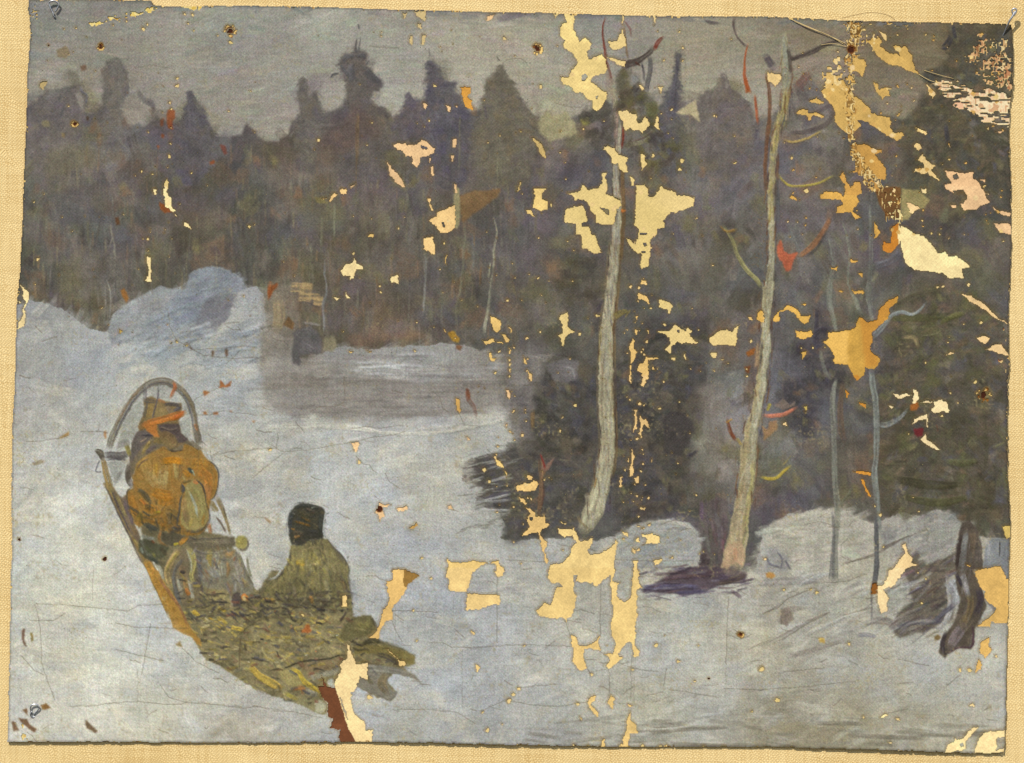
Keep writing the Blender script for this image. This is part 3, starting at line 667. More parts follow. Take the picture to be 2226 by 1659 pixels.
# ------------------------------------------------------------------ THIN FAR TRUNKS
def sapling(label, pts, col, w, group='thin bare trees along the wood', extra=(), col2=None, name='bare_tree', bare=False):
    i = thing(name, label, 'tree', group)
    line(pts, col, w, ident=i, bristle=.6, ridge=.7, col2=col2, alpha=.7, rough=1.0)
    for p in extra:
        line(p, np.array(col) * .95, max(w * .7, 3), ident=i, bristle=.4)
    return i
sapling('hair-thin bare trunk below the torn square bare patch', T(1,1,[(1465,560),(1480,640),(1470,860),(1455,1080)]), (112,114,114), 4.5)
sapling('greyish green bare trunk reaching up to the square bare patch', T(1,1,[(1810,300),(1808,450),(1800,600),(1780,850),(1745,1010),(1738,1200)]), (106,106,92), 5.5)
sapling('short pale bare trunk between two longer thin ones', T(1,1,[(1880,400),(1890,560),(1885,700)]), (104,106,108), 4.5)
sapling('brightest thin bare trunk with a leaning foot beside the yellow flakes', T(1,1,[(2060,250,12),(2085,390,14),(2055,540,20),(2062,640,18),(2035,800,18),(2020,960,22),(1995,1100,26),(1975,1250,24)]), (142,142,124), 5, extra=[T(1,1,[(2030,640),(2015,760)])])
sapling('slim bluish bare trunk above the dark shrub on the snow', T(1,1,[(618,600,8),(612,700,14),(625,800,14),(628,900,18),(600,1000,26),(610,1120,22),(605,1250,14)]), (112,114,120), 6)
sapling('faint bare trunk with a little fork high in the wood', T(0,1,[(950,300),(965,420),(985,500),(990,610)]), (112,110,104), 4, extra=[T(0,1,[(965,420),(935,520)])])
i = sapling('pale-edged bare trunk standing at the rim of the bluish snow bank', T(0,1,[(905,790,8),(905,900,12),(910,1040,14),(890,1180,12)]), (124,124,122), 4, extra=[T(0,1,[(915,780),(945,880),(950,990),(935,1150)])])
line(T(0,1,[(925,860,24),(928,1000,30),(915,1150,34)]), (84,82,80), ident=i, alpha=.85)
for x, y, h, c in ((75,540,40,(110,104,78)),(86,555,30,(122,100,76)),(406,560,60,(110,104,88)),(398,590,40,(104,98,80)),(192,480,50,(96,94,76)),(213,570,60,(104,100,100)),(245,420,60,(104,104,98)),(330,610,30,(100,98,92)),
                  (820,600,70,(112,82,60)),(960,630,70,(98,100,92)),(890,640,60,(96,92,88)),(940,660,60,(92,92,86)),(1000,250,120,(104,102,88)),(1088,300,90,(112,112,96)),(1082,340,70,(112,110,92)),(700,470,90,(98,98,84)),(728,440,80,(100,102,88)),
                  (675,560,60,(102,102,84)),(1115,500,80,(70,70,74)),(1150,480,70,(66,66,70)),(805,450,40,(112,108,106)),(860,430,50,(98,92,94)),(600,460,60,(88,86,78)),(1165,430,80,(98,92,74)),(774,260,170,(96,78,60)),(1030,505,30,(110,88,60)),(1046,580,40,(112,80,52))):
    line([(x, y), (x + rng.uniform(-3, 3), y + h)], c, rng.uniform(2.5, 5), alpha=.65)
# faint blurred tops of the nearest firs against the sky
line(T(1,0,[(900,960,20),(895,1180,24),(890,1400,20)]), (104,84,64), alpha=.6)
SHRUB = thing('dark_shrub', 'small blackish shrub like a crouching figure at the near edge of the wood', 'shrub')
poly(T(1,1,[(350,1240),(420,1190),(500,1180),(560,1250),(590,1300),(580,1400),(500,1420),(420,1420),(400,1510),(345,1500),(345,1350)]), (80,78,84), SHRUB, 3, 1, 2)
for p, c in (([(380,1300,40),(450,1230,60),(530,1290,50)], (70,70,74)), ([(450,1350,60),(500,1380,50)], (96,92,100)), ([(360,1380,40),(380,1470,50)], (74,74,78)), ([(430,1150,20),(520,1160,24),(580,1170,16)], (100,96,98))):
    line(T(1,1,p), c, ident=SHRUB, alpha=.8)
poly(T(1,1,[(600,1280),(660,1270),(680,1240),(715,1330),(690,1390),(600,1390)]), (116,110,92), FOREST, 2, 1, 2, .85)

# ------------------------------------------------------------------ THE PALE BIRCH
BIRCH = thing('birch_tree', 'tall pale birch with a curved foot and a bare broken top', 'tree')
mix(34, 30, 12)
B_TRUNK = part(BIRCH, 'trunk')
TR = [(1330,190,7),(1336,215,9),(1339,240,11),(1343,280,12),(1344,320,12),(1339,360,13),(1339,400,15),(1341,440,17),(1341,480,18),(1338,520,19),(1334,570,22),(1329,620,24),(1324,670,25),(1319,715,26),(1318,780,29),(1317,830,31),(1319,900,32),(1321,960,30),(1318,1000,33),(1311,1040,33),(1301,1080,38),(1290,1110,42),(1276,1140,34),(1266,1152,20)]
line([(x + 14, y, 9) for x, y, w_ in TR[5:11]], (78,58,46), alpha=.8)
line([(x + w_ * .55, y, 10) for x, y, w_ in TR[8:20]], (84,68,54), alpha=.7)
line([(x - w_ * .55, y, 8) for x, y, w_ in TR[9:22]], (80,72,66), alpha=.6)
line(TR, (134,130,118), ident=B_TRUNK, bristle=.15, ridge=.8, rough=1.8)
line([(x - w_ * .22, y, w_ * .4) for x, y, w_ in TR[9:]], (142,136,124), ident=B_TRUNK, alpha=.45, rough=2)
line([(x + w_ * .22, y, w_ * .35) for x, y, w_ in TR[10:]], (150,148,130), ident=B_TRUNK, alpha=.45, rough=2)
line([(x + w_ * .02, y, w_ * .3) for x, y, w_ in TR[10:17]], (128,130,132), ident=B_TRUNK, alpha=.45, rough=2)
line([(1318,1000,14),(1310,1040,20),(1300,1080,22),(1284,1120,28),(1268,1146,16)], (148,147,134), ident=B_TRUNK, alpha=.9)
line([(1334,470,14),(1339,430,12),(1338,380,9)], (138,136,130), ident=B_TRUNK)
line(T(2,1,[(870,650,20),(860,740,24),(850,860,20)]), (152,128,108), ident=B_TRUNK, alpha=.45, rough=2)
line(T(2,1,[(920,780,5),(905,900,7),(895,1010,6)]), (84,66,56), ident=B_TRUNK)
line(T(2,1,[(890,1130,8),(910,1200,6)]), (70,56,50), ident=B_TRUNK)
line(T(2,2,[(905,30,8),(905,190,10)]), (110,92,72), ident=B_TRUNK)
line(T(2,2,[(925,270,14),(915,400,12)]), (134,126,78), ident=B_TRUNK, alpha=.45, rough=2)
line(T(2,1,[(810,1200,26),(805,1350,24),(800,1500,18)]), (146,134,98), ident=B_TRUNK, alpha=.7)
line(T(2,2,[(690,1010,40),(700,1100,40)]), (112,108,104), ident=B_TRUNK, alpha=.7)
line(T(2,2,[(770,870,16),(755,940,14)]), (118,92,62), ident=B_TRUNK)
line(T(2,2,[(880,850,14),(850,1000,12),(830,1160,14)]), (168,170,162), ident=B_TRUNK, alpha=.7)
line(T(2,2,[(615,1180,26),(640,1240,20),(720,1300,16)]), (98,88,74), ident=None, alpha=.7)
for k in range(26):
    j = rng.integers(6, len(TR) - 2); x, y, w_ = TR[j]; y += rng.uniform(-20, 20)
    line([(x - w_ * .3, y), (x + w_ * rng.uniform(0, .4), y + 1)], (104,98,88), 1.6, ident=B_TRUNK, alpha=.6)
mix(14, 12, 8)
for k in range(260):
    j = rng.integers(3, len(TR) - 2); x, y, w_ = TR[j]; y += rng.uniform(-28, 28)
    dab(x + rng.uniform(-.4, .4) * w_, y, rng.uniform(14, 44), rng.uniform(2.5, 6), math.pi / 2 + rng.normal(0, .12), rgb([(150,148,140),(112,102,88),(134,112,92),(124,124,122),(156,152,132),(100,92,84),(142,140,128)][rng.integers(7)]), .65, .8)
mix(8, 4, 0)
for k in range(110):
    j = rng.integers(2, len(TR) - 3); x, y, w_ = TR[j]; y += rng.uniform(-28, 28); sd = rng.choice((-1, 1))
    dab(x + sd * w_ * rng.uniform(.46, .68), y, rng.uniform(10, 40), rng.uniform(2, 4.5), math.pi / 2 + rng.normal(0, .1), rgb([(70,52,42),(58,52,52),(92,66,46),(64,60,66)][rng.integers(4)]), .7, .4)
# broken top and its twigs
B_BR = [part(BIRCH, 'branch') for _ in range(5)]
line(T(2,0,[(850,150,12),(825,240,14),(830,330,18),(850,450,22),(855,520,22),(880,600,24),(900,720,30)]), (104,52,44), ident=B_BR[0], bristle=.6)
line(T(2,0,[(860,580,26),(870,700,40),(890,800,60),(940,880,60)]), (136,120,108), ident=B_TRUNK, alpha=.45, rough=2)
line(T(2,0,[(1010,180,14),(1060,250,16),(1065,310,12)]), (110,84,80), ident=B_BR[1], alpha=.8)
line(T(2,0,[(1005,200,10),(1020,330,14),(1030,450,16),(1045,520,14)]), (108,88,62), ident=B_BR[1], alpha=.8)
line(T(2,0,[(990,600,26),(1040,550,60),(1110,530,60),(1180,490,40),(1240,440,40),(1250,400,24)]), (62,56,54), ident=B_BR[2])
line(T(2,0,[(1270,420,30),(1300,360,34),(1340,320,20)]), (112,42,34), ident=B_BR[2])
line(T(2,0,[(1225,480,36),(1235,580,38),(1210,700,40),(1195,800,40)]), (58,60,68), ident=B_BR[3])
line(T(2,0,[(1160,540,16),(1175,620,16),(1180,700,14)]), (62,62,70), ident=B_BR[3])
line(T(2,0,[(1140,560,14),(1110,540,20)]), (70,44,36), ident=B_BR[2])
line(T(2,0,[(1020,1270,40),(1060,1240,40),(1160,1220,30),(1250,1170,22)]), (134,132,108), ident=B_BR[4])
line(T(2,0,[(1080,1215,10),(1180,1180,14),(1270,1115,14)]), (92,74,64), ident=B_BR[4], alpha=.9)
line(T(2,0,[(1000,1090,22),(1000,1180,20),(990,1270,18)]), (112,50,40), ident=B_TRUNK)
line(T(2,0,[(935,900,24),(945,1000,28),(935,1150,30),(950,1260,30)]), (140,120,112), ident=B_TRUNK, alpha=.85)
for p, c in (([(930,700),(980,620),(1040,640),(1050,720),(980,780)], (86,86,72)), ([(1060,640),(1120,640),(1130,700),(1070,720)], (122,124,126)), ([(1100,780),(1180,760),(1210,830),(1180,900),(1080,880)], (78,78,78)), ([(960,790),(1060,760),(1120,880),(1080,960),(1000,930)], (96,86,78))):
    poly(T(2,0,p), c, None, 3, 1, 3, .75)
mottle(T(2,0,[(930,640),(1030,600),(1120,760),(1240,860),(1320,930),(1280,1100),(1500,1180),(1480,1420),(1180,1450),(1050,1280),(980,1000)]), 70, (12,34), (7,16), [(70,70,54),(84,84,60),(60,58,60),(96,92,62),(72,66,60)], .5, None)
mottle(T(2,0,[(600,990),(760,900),(900,880),(920,1000),(900,1300),(700,1250),(640,1100)]), 30, (14,34), (8,16), [(72,70,64),(92,90,84),(60,58,58)], .45, None)
mottle(T(2,1,[(480,560),(760,560),(900,900),(700,1060),(400,1000)]), 26, (20,44), (10,20), [(74,72,56),(66,64,62),(84,80,66)], .4, None)
line(T(2,1,[(920,1100,60),(990,1060,50),(1050,1050,30)]), (112,104,62), alpha=.8)
line(T(2,1,[(1020,1100,10),(1060,1040,8)]), (136,124,72), alpha=.8)
line(T(2,1,[(780,1040,30),(830,950,20)]), (66,64,74), alpha=.7)

# ------------------------------------------------------------------ THE PINE WITH YELLOW STREAKS
PINE = thing('pine_tree', 'leaning pine with olive-streaked trunk and pinkish foot in painted shadow', 'tree')
mix(26, 24, 14)
P_TRUNK = part(PINE, 'trunk')
P_BR = [part(PINE, 'branch') for _ in range(8)]
line([(1664,160,6),(1672,200,8),(1672,250,8),(1667,300,9),(1663,360,8),(1664,420,7)], (84,54,42), alpha=.9, bristle=.6)
line([(1690,330,8),(1688,380,10),(1684,430,8)], (84,56,44), alpha=.8)
line([(1684,380,10),(1690,440,10),(1690,490,8)], (62,64,72), alpha=.8)
for x, y, w_ in ((1660,520,20),(1652,560,26),(1642,570,22),(1655,470,14)):
    for k in range(14):
        dab(x + rng.normal(0, 9), y + rng.normal(0, 14), rng.uniform(4, 9), 2.5, rng.uniform(0, 3), rgb([(84,58,36),(112,80,46),(74,60,44)][rng.integers(3)]), .85)
PT = [(1704,72,9),(1705,100,13),(1705,130,18),(1708,165,18),(1709,195,17),(1706,225,15),(1698,250,15),(1690,275,15),(1685,300,15),(1681,330,15),(1678,380,14),(1674,430,14),(1676,480,14),(1677,510,14),(1676,545,13),(1674,600,18),(1668,645,24),(1664,690,20),(1664,720,18),(1664,748,24),(1659,795,23),(1654,840,25),(1645,890,22),(1632,940,29),(1626,1000,35),(1623,1060,33),(1613,1105,37),(1606,1158,42),(1595,1215,48),(1591,1234,44)]
line(PT, (132,124,102), ident=P_TRUNK, bristle=.15, ridge=.8, rough=1.8)
line([(x, y, w_ * .8) for x, y, w_ in PT[:6]], (116,118,112), ident=P_TRUNK)
line([(x + 1, y, w_ * .7) for x, y, w_ in PT[4:10]], (142,130,82), ident=P_TRUNK)
line([(x, y, w_ * .7) for x, y, w_ in PT[10:15]], (158,142,108), ident=P_TRUNK, alpha=.5, rough=2)
line([(x + w_ * .15, y, w_ * .55) for x, y, w_ in PT[14:24]], (146,148,136), ident=P_TRUNK, alpha=.55, rough=2)
line([(x + w_ * .2, y, w_ * .4) for x, y, w_ in PT[18:26]], (158,156,142), ident=P_TRUNK, alpha=.5, rough=2)
line([(x - w_ * .3, y, w_ * .35) for x, y, w_ in PT[16:27]], (140,124,92), ident=P_TRUNK, alpha=.5, rough=2)
line([(x, y, w_ * .4) for x, y, w_ in PT[24:28]], (150,142,128), ident=P_TRUNK, alpha=.5, rough=2)
line([(x + w_ * .3, y, w_ * .3) for x, y, w_ in PT[24:28]], (144,138,82), ident=P_TRUNK, alpha=.5, rough=2)
line([(x - w_ * .1, y, w_ * .7) for x, y, w_ in PT[26:30]], (154,134,108), ident=P_TRUNK, alpha=.5, rough=2)
poly(T(2,2,[(1900,1420),(2010,1400),(2050,1480),(2020,1620),(1960,1590),(1890,1640),(1830,1620)]), (158,132,110), P_TRUNK, 2, .5, 1, .9)
line(T(2,2,[(1950,1480,40),(1960,1540,40)]), (178,128,102), ident=P_TRUNK, alpha=.5, rough=2)
line([(1657,735,4),(1653,780,5),(1650,810,5)], (62,58,64), alpha=.9)
line([(1648,745,8),(1643,800,10)], (134,108,84), alpha=.8)
line(T(2,2,[(2140,560,16),(2150,680,14),(2130,900,10)]), (98,66,50), alpha=.6)
for k in range(30):
    j = rng.integers(4, len(PT) - 2); x, y, w_ = PT[j]; y += rng.uniform(-20, 20)
    line([(x - w_ * .3, y), (x + w_ * rng.uniform(0, .4), y + 1)], (102,90,70), 1.6, ident=P_TRUNK, alpha=.6)
for k in range(330):
    j = rng.integers(1, len(PT) - 2); x, y, w_ = PT[j]; y += rng.uniform(-28, 28)
    pal = [(108,110,108),(122,122,112),(96,92,84),(132,124,92)] if y < 190 else [(132,122,76),(146,136,84),(108,98,72),(120,112,98),(150,128,98)] if y < 480 else [(146,148,138),(120,116,104),(152,148,122),(128,116,92),(160,158,146)] if y < 1060 else [(150,128,100),(162,138,114),(124,108,88),(144,142,128),(138,130,80)]
    dab(x + rng.uniform(-.42, .42) * w_, y, rng.uniform(10, 36), rng.uniform(2.5, 6), math.pi / 2 + .12 + rng.normal(0, .16), rgb(pal[rng.integers(len(pal))]), .7, .8)
mix(8, 4, 0)
for k in range(170):
    j = rng.integers(3, len(PT) - 3); x, y, w_ = PT[j]; y += rng.uniform(-28, 28); sd = rng.choice((-1, 1))
    dab(x + sd * w_ * rng.uniform(.48, .8), y, rng.uniform(10, 40), rng.uniform(2, 5), math.pi / 2 + .12 + rng.normal(0, .12), rgb([(76,52,40),(58,52,54),(96,64,44),(66,62,68),(110,80,50)][rng.integers(5)]), .65, .4)
line([(1716,118,5),(1722,128,9),(1740,122,10),(1765,113,11),(1790,100,10),(1812,92,8),(1832,88,5)], (64,58,58), ident=P_BR[0])
line([(1712,105,7),(1716,130,8),(1717,160,6)], (66,62,62), ident=P_BR[0])
line([(1703,303,6),(1722,309,6),(1755,301,5),(1785,285,4)], (146,128,80), ident=P_BR[1])
line([(1690,378,5),(1700,392,5),(1717,404,5),(1745,405,5),(1780,398,5),(1812,382,4)], (160,148,76), ident=P_BR[2])
line([(1571,490,5),(1580,503,6),(1593,525,8),(1603,555,9),(1622,586,9),(1644,608,10),(1656,626,9)], (132,130,92), ident=P_BR[3])
line([(1565,492,4),(1578,504,5),(1600,500,7)], (150,118,62), ident=P_BR[3], alpha=.8)
line([(1806,470,9),(1792,500,12),(1770,530,12),(1745,552,11),(1732,556,9)], (130,96,72), ident=P_BR[4])
poly([(1686,535),(1697,519),(1703,545),(1712,552),(1735,548),(1724,568),(1720,588),(1708,590),(1700,570),(1688,556)], (178,96,70), P_BR[4], 2, .5, 1, .9)
line([(1798,500,4),(1778,535,6),(1752,560,8)], (76,74,74), alpha=.8)
line([(1657,903,7),(1680,904,9),(1705,900,9),(1732,885,5)], (176,112,90), ident=P_BR[5])
poly(T(3,2,[(120,240),(200,180),(260,230),(300,195),(300,240),(200,270)]), (124,112,104), P_BR[5], 1.5, 0, 1, .85)
line([(1672,880,8),(1668,890,6)], (150,140,60), ident=P_BR[5])
line([(1652,1036,6),(1672,1041,7),(1690,1037,7),(1706,1022,6),(1718,1012,5)], (160,144,66), ident=P_BR[6])
line([(1700,1012,2),(1720,990,2)], (150,134,84)); line([(1728,1000,8),(1740,975,8),(1750,955,5)], (104,102,102), alpha=.7)
line([(1580,909,6),(1588,940,8),(1600,958,7)], (108,66,48), ident=P_BR[7])
line([(1580,918,4),(1590,912,4)], (160,128,66), alpha=.8); line([(1603,955,6),(1610,965,6)], (150,132,72), alpha=.7)
poly([(1655,925),(1668,935),(1672,915),(1690,915),(1690,930),(1660,960)], (150,118,84), None, 1.5, 0, 1, .8)
line(T(3,0,[(420,620,60),(380,660,80),(320,740,70)]), (104,80,78), alpha=.7)
for k in range(70):
    x, y = rng.normal(1740, 20), rng.normal(175, 14)
    dab(x, y, rng.uniform(4, 9), 2.4, rng.uniform(0, 3.1), rgb([(122,62,40),(104,70,56),(130,104,52),(92,64,60)][rng.integers(4)]), .8)
line(T(3,0,[(700,820,30),(560,900,36),(380,990,40)]), (88,80,84), alpha=.6); line(T(3,0,[(250,1110,30),(400,1100,40),(560,1040,40),(610,960,24)]), (76,70,70), alpha=.7)
line(T(3,0,[(60,480,60),(110,560,70)]), (70,66,76), alpha=.8)
line([(1625,95,4),(1619,125,4),(1618,165,7),(1625,190,9),(1632,203,6)], (158,82,50), alpha=.9); line([(1640,205,4),(1644,240,7),(1648,270,6)], (150,82,56), alpha=.9)
line(T(2,0,[(1955,150,30),(1945,220,20),(1970,310,16),(2030,380,20),(2070,400,16)]), (76,68,68), alpha=.85)
line(T(2,0,[(1700,180,20),(1760,200,34),(1820,200,20)]), (84,80,84), alpha=.8)

# ------------------------------------------------------------------ THE TWO THIN SAPLINGS AND OTHERS
mix(18, 18, 12)
G2 = 'slim saplings beside the pine'
SAP1 = sapling('slim sapling rooted in the lit mound, its lower stem dull grey', [(1801,514,5),(1806,535,8),(1812,565,9),(1808,590,8),(1804,614,11),(1802,650,13),(1807,680,12),(1814,706,9),(1818,730,8)], (116,118,110), 10, G2, name='sapling_tree')
line([(1818,822,6),(1811,850,10),(1809,880,12),(1812,930,11),(1813,985,11),(1814,1040,12),(1818,1090,11),(1818,1140,10),(1815,1180,12),(1814,1262,15)], (108,108,102), ident=SAP1, bristle=.35)
line([(1817,1060,8),(1822,1100,10),(1820,1150,9)], (118,116,106), ident=SAP1)
line([(1822,1103,6),(1838,1082,5),(1852,1060,4)], (98,98,84), ident=SAP1, alpha=.8)
line([(1832,830,9),(1826,880,12),(1828,930,14),(1835,960,10)], (84,66,56), alpha=.7)
line([(1808,1110,5),(1812,1160,7),(1806,1260,12)], (76,74,78), ident=SAP1, alpha=.7)
SAP2 = sapling('tallest slim sapling with two up-curved bluish twigs', [(1890,440,4),(1893,511,9),(1892,560,9),(1891,600,10),(1887,630,11),(1890,660,12),(1894,692,8),(1895,720,9)], (118,120,114), 10, G2, name='sapling_tree')
line([(1893,805,10),(1896,835,13),(1903,876,13),(1905,950,13),(1903,1000,11),(1900,1030,13),(1904,1070,13),(1909,1120,10),(1911,1160,9)], (112,116,114), ident=SAP2, bristle=.3)
line([(1903,1120,6),(1904,1160,10),(1905,1200,10),(1904,1240,12),(1896,1290,10)], (66,66,72), ident=SAP2)
tw = part(SAP2, 'twig'); line([(1896,735,10),(1908,722,10),(1925,703,9),(1941,684,7),(1962,679,8),(1980,684,6),(1998,675,5),(2014,656,3)], (118,124,126), ident=tw)
tw = part(SAP2, 'twig'); line([(1910,922,9),(1925,924,12),(1945,915,10),(1960,904,7),(1972,889,4)], (118,122,128), ident=tw)
line([(1900,580,16),(1925,572,14),(1950,558,16),(1958,540,12)], (86,86,96), alpha=.7)
line([(1898,610,6),(1905,595,8)], (110,106,88), alpha=.7)
sapling('wavering thread-thin sapling hidden between the two slim ones', [(1829,478,4),(1838,505,5),(1844,540,5),(1846,570,5),(1842,600,5),(1844,622,5),(1852,640,6),(1860,655,10),(1866,672,11),(1872,682,7)], (112,114,104), 6, G2, name='sapling_tree')
sapling('short bent sapling below the blue-black spruce spire', [(1782,758,6),(1788,792,8),(1795,812,7),(1806,826,5)], (110,112,104), 6, G2, name='sapling_tree')
SNAG = thing('snag', 'broken rust-brown snag with a forked tip in front of the dark spruce', 'snag')
line(T(2,2,[(285,690,16),(310,780,70),(300,860,26),(300,960,36),(290,1060,40),(280,1170,36)]), (112,84,64), ident=SNAG)
line(T(2,2,[(330,690,16),(320,760,30),(340,780,50),(410,690,10)]), (124,92,82), ident=SNAG); line(T(2,2,[(295,660,12),(325,740,18),(330,780,20)]), (110,40,38), ident=SNAG)
line(T(2,2,[(320,850,12),(318,1000,18),(300,1120,18)]), (76,52,46), ident=SNAG, alpha=.8)
line(T(2,2,[(225,290,40),(230,440,30)]), (116,90,60), alpha=.7)
line(T(1,2,[(1835,100,30),(1845,190,40),(1890,260,34),(1910,350,20)]), (104,74,66), alpha=.8)

# ------------------------------------------------------------------ HORSE, BOW, SLEIGH, DRIVER
mix(22, 20, 8)
SLEIGH = thing('sleigh', 'low wooden peasant sleigh heaped with straw, drawn over the snow', 'sleigh')
S_BASK = part(SLEIGH, 'basket'); S_DASH = part(SLEIGH, 'dash_panel'); S_RAIL = part(SLEIGH, 'front_rail'); S_KNOB = part(S_RAIL, 'knob')
S_SHAFT = [part(SLEIGH, 'shaft'), part(SLEIGH, 'shaft')]; S_STRUT = [part(SLEIGH, 'strut') for _ in range(3)]; S_RUN = part(SLEIGH, 'runner'); S_SLAT = part(SLEIGH, 'rear_rail'); S_BAR = [part(SLEIGH, 'straw_end') for _ in range(3)]
HORSE = thing('horse', 'bay horse seen from behind in harness between the sleigh shafts', 'horse')
H_BODY = part(HORSE, 'body'); H_HEAD = part(H_BODY, 'head'); H_TAIL = part(HORSE, 'tail'); H_COL = part(HORSE, 'collar'); H_BELT = part(HORSE, 'harness_strap')
BOW = thing('shaft_bow', 'high arched wooden shaft bow standing over the neck of the horse', 'harness bow')
PERSON = thing('person', 'driver seen from behind in olive coat and dark fur hat, seated on the sleigh', 'person')
P_COAT = part(PERSON, 'coat'); P_HAT = part(PERSON, 'fur_hat')
SACK = thing('sack', 'dark olive rolled sack lying on the sleigh tail beside the driver', 'sack')

# body of the sleigh
poly([(300,1130),(330,1120),(400,1150),(470,1160),(500,1168),(512,1200),(530,1240),(545,1270),(560,1285),(590,1240),(640,1240),(700,1250),(765,1290),(768,1345),(700,1370),(560,1350),(440,1330),(385,1300),(350,1240),(315,1180)], (92,85,68), S_BASK, 2, .5, 2, .95, .2)
poly(S(3,[(0,420),(160,560),(330,820),(480,1050),(600,1250),(700,1350),(560,1350),(400,1100),(200,720)]), (96,84,70), S_BASK, 1, 0, 1, .95)
bask = [(398,1240),(440,1252),(520,1262),(556,1282),(575,1300),(640,1330),(760,1338),(800,1345),(822,1362),(815,1385),(838,1396),(868,1403),(900,1425),(904,1442),(880,1452),(896,1470),(860,1462),(842,1478),(858,1500),(864,1508),(848,1522),(820,1516),(790,1500),
        (760,1480),(735,1480),(712,1500),(705,1512),(712,1540),(708,1556),(648,1528),(592,1513),(557,1498),(535,1485),(511,1472),(486,1455),(462,1440),(440,1424),(430,1404),(417,1382),(389,1362),(372,1320),(345,1270),(360,1240)]
poly(bask, (106,98,76), S_BASK, 2.5, 1, 1, .95, .2)
straw = [(132,122,84),(84,80,66),(150,134,80),(112,98,66),(70,66,58),(122,104,88),(94,92,74),(160,142,74),(100,84,76)]
for _ in range(520):
    x, y = rng.uniform(395, 800), rng.uniform(1290, 1500)
    r_, c_ = at(x, y)
    if IDM[r_, c_] == S_BASK and not (x > 700 and y > 1450):
        a = rng.normal(0.25, .45)
        dab(x, y, rng.uniform(10, 30), rng.uniform(3, 8), a, rgb(straw[rng.integers(len(straw))]) * rng.uniform(.85, 1.12), .75, .6)
for _ in range(26):
    x, y = rng.uniform(440, 760), rng.uniform(1300, 1440)
    r_, c_ = at(x, y)
    if IDM[r_, c_] == S_BASK:
        dab(x, y, rng.uniform(4, 9), 3.5, rng.normal(0, .5), rgb([(170,170,150),(176,104,62),(186,160,70),(180,178,168)][rng.integers(4)]), .9, .8)
# left-hand shaft sweeping down into the runner
SH = S(1,[(210,1230),(240,1330),(265,1450),(310,1600)]) + S(2,[(60,420),(150,600),(230,780),(310,940),(400,1100),(480,1280),(590,1500)]) + S(3,[(130,520),(230,720),(300,850),(380,1000),(450,1150),(530,1330)])
WD = [9,12,14,15,13,13,14,15,15,15,16,18,22,25,27,28,30]
poly(T(0,2,[(880,900),(940,900),(1050,1050),(1110,1280),(1200,1440),(1320,1652),(1260,1652),(1140,1420),(1060,1270),(1000,1130)]), (118,104,80), S_SHAFT[0], 1, 0, 1)
line([(p[0], p[1], w_) for p, w_ in zip(SH, WD)], (120,100,68), ident=S_SHAFT[0], ridge=1.0)
line([(p[0] - w_ * .45, p[1] + 2, 4) for p, w_ in zip(SH[3:12], WD[3:12])], (74,70,78), ident=S_SHAFT[0])
line([(p[0] + w_ * .1, p[1], w_ * .45) for p, w_ in zip(SH[3:10], WD[3:10])], (138,126,82), ident=S_SHAFT[0], alpha=.8)
line([(p[0] + w_ * .5, p[1], 4) for p, w_ in zip(SH[4:12], WD[4:12])], (92,82,80), ident=S_SHAFT[0], alpha=.8)
line([(p[0] - 1, p[1], w_ * .8) for p, w_ in zip(SH[11:], WD[11:])], (152,112,56), ident=S_SHAFT[0], ridge=1.1)
poly(T(0,3,[(1280,0),(1370,0),(1430,140),(1520,250),(1560,360),(1640,500),(1720,600),(1730,660),(1690,640),(1650,580),(1560,540),(1480,490),(1450,360),(1390,200)]), (150,112,58), S_SHAFT[0], 1, 0, 1, .9)
line(T(0,3,[(1360,60,20),(1460,210,24),(1540,320,22),(1610,480,18)]), (122,84,70), ident=S_SHAFT[0], alpha=.8)
line(T(0,3,[(1300,90,10),(1440,330,12),(1480,480,10)]), (160,126,66), ident=S_SHAFT[0], alpha=.8)
line(T(0,2,[(1110,1330,20),(1160,1470,24),(1240,1600,20)]), (140,128,112), alpha=.5)
# far shaft
line(S(2,[(1660,540,60),(1740,700,70),(1790,860,50),(1840,1010,40),(1870,1140,30)]), (106,94,74), ident=S_SHAFT[1])
line(S(2,[(1650,840,20),(1720,940,30),(1800,1080,24)]), (84,72,70), ident=S_SHAFT[1]); line(S(2,[(1760,700,14),(1800,840,14)]), (74,70,66), ident=S_SHAFT[1])
# dash panel
dash = S(3,[(820,380),(1000,400),(1470,370),(1560,560),(1660,800),(1720,960),(1680,1060),(1480,1060),(1300,1000),(1010,950),(930,880),(880,700),(850,500)])
poly(dash, (112,108,98), S_DASH, 1.5, .5, 1, .95)
for p, c in (([(900,480,50),(930,650,70),(950,850,50)], (88,86,94)), ([(1080,420,80),(1060,520,90),(1080,640,50)], (140,122,70)), ([(1190,400,70),(1180,600,80),(1220,820,70)], (140,140,128)), ([(1260,560,60),(1290,760,50)], (146,146,136)),
             ([(1120,700,90),(1200,790,80)], (118,118,126)), ([(1320,430,100),(1380,460,90),(1440,400,50)], (148,116,78)), ([(1340,560,40),(1360,680,50),(1340,780,30)], (118,92,66)), ([(1480,560,90),(1540,760,110),(1600,900,90)], (120,114,112)),
             ([(1000,800,80),(1100,860,90)], (98,92,88)), ([(1450,880,50),(1450,1000,40)], (138,134,136)), ([(1560,820,60),(1640,900,70)], (124,114,86)), ([(960,430,20),(1100,440,16),(1280,420,20),(1420,370,16)], (92,88,84)), ([(1460,500,30),(1440,540,24)], (124,70,48))):
    line(S(3,p), c, ident=S_DASH, alpha=.85)
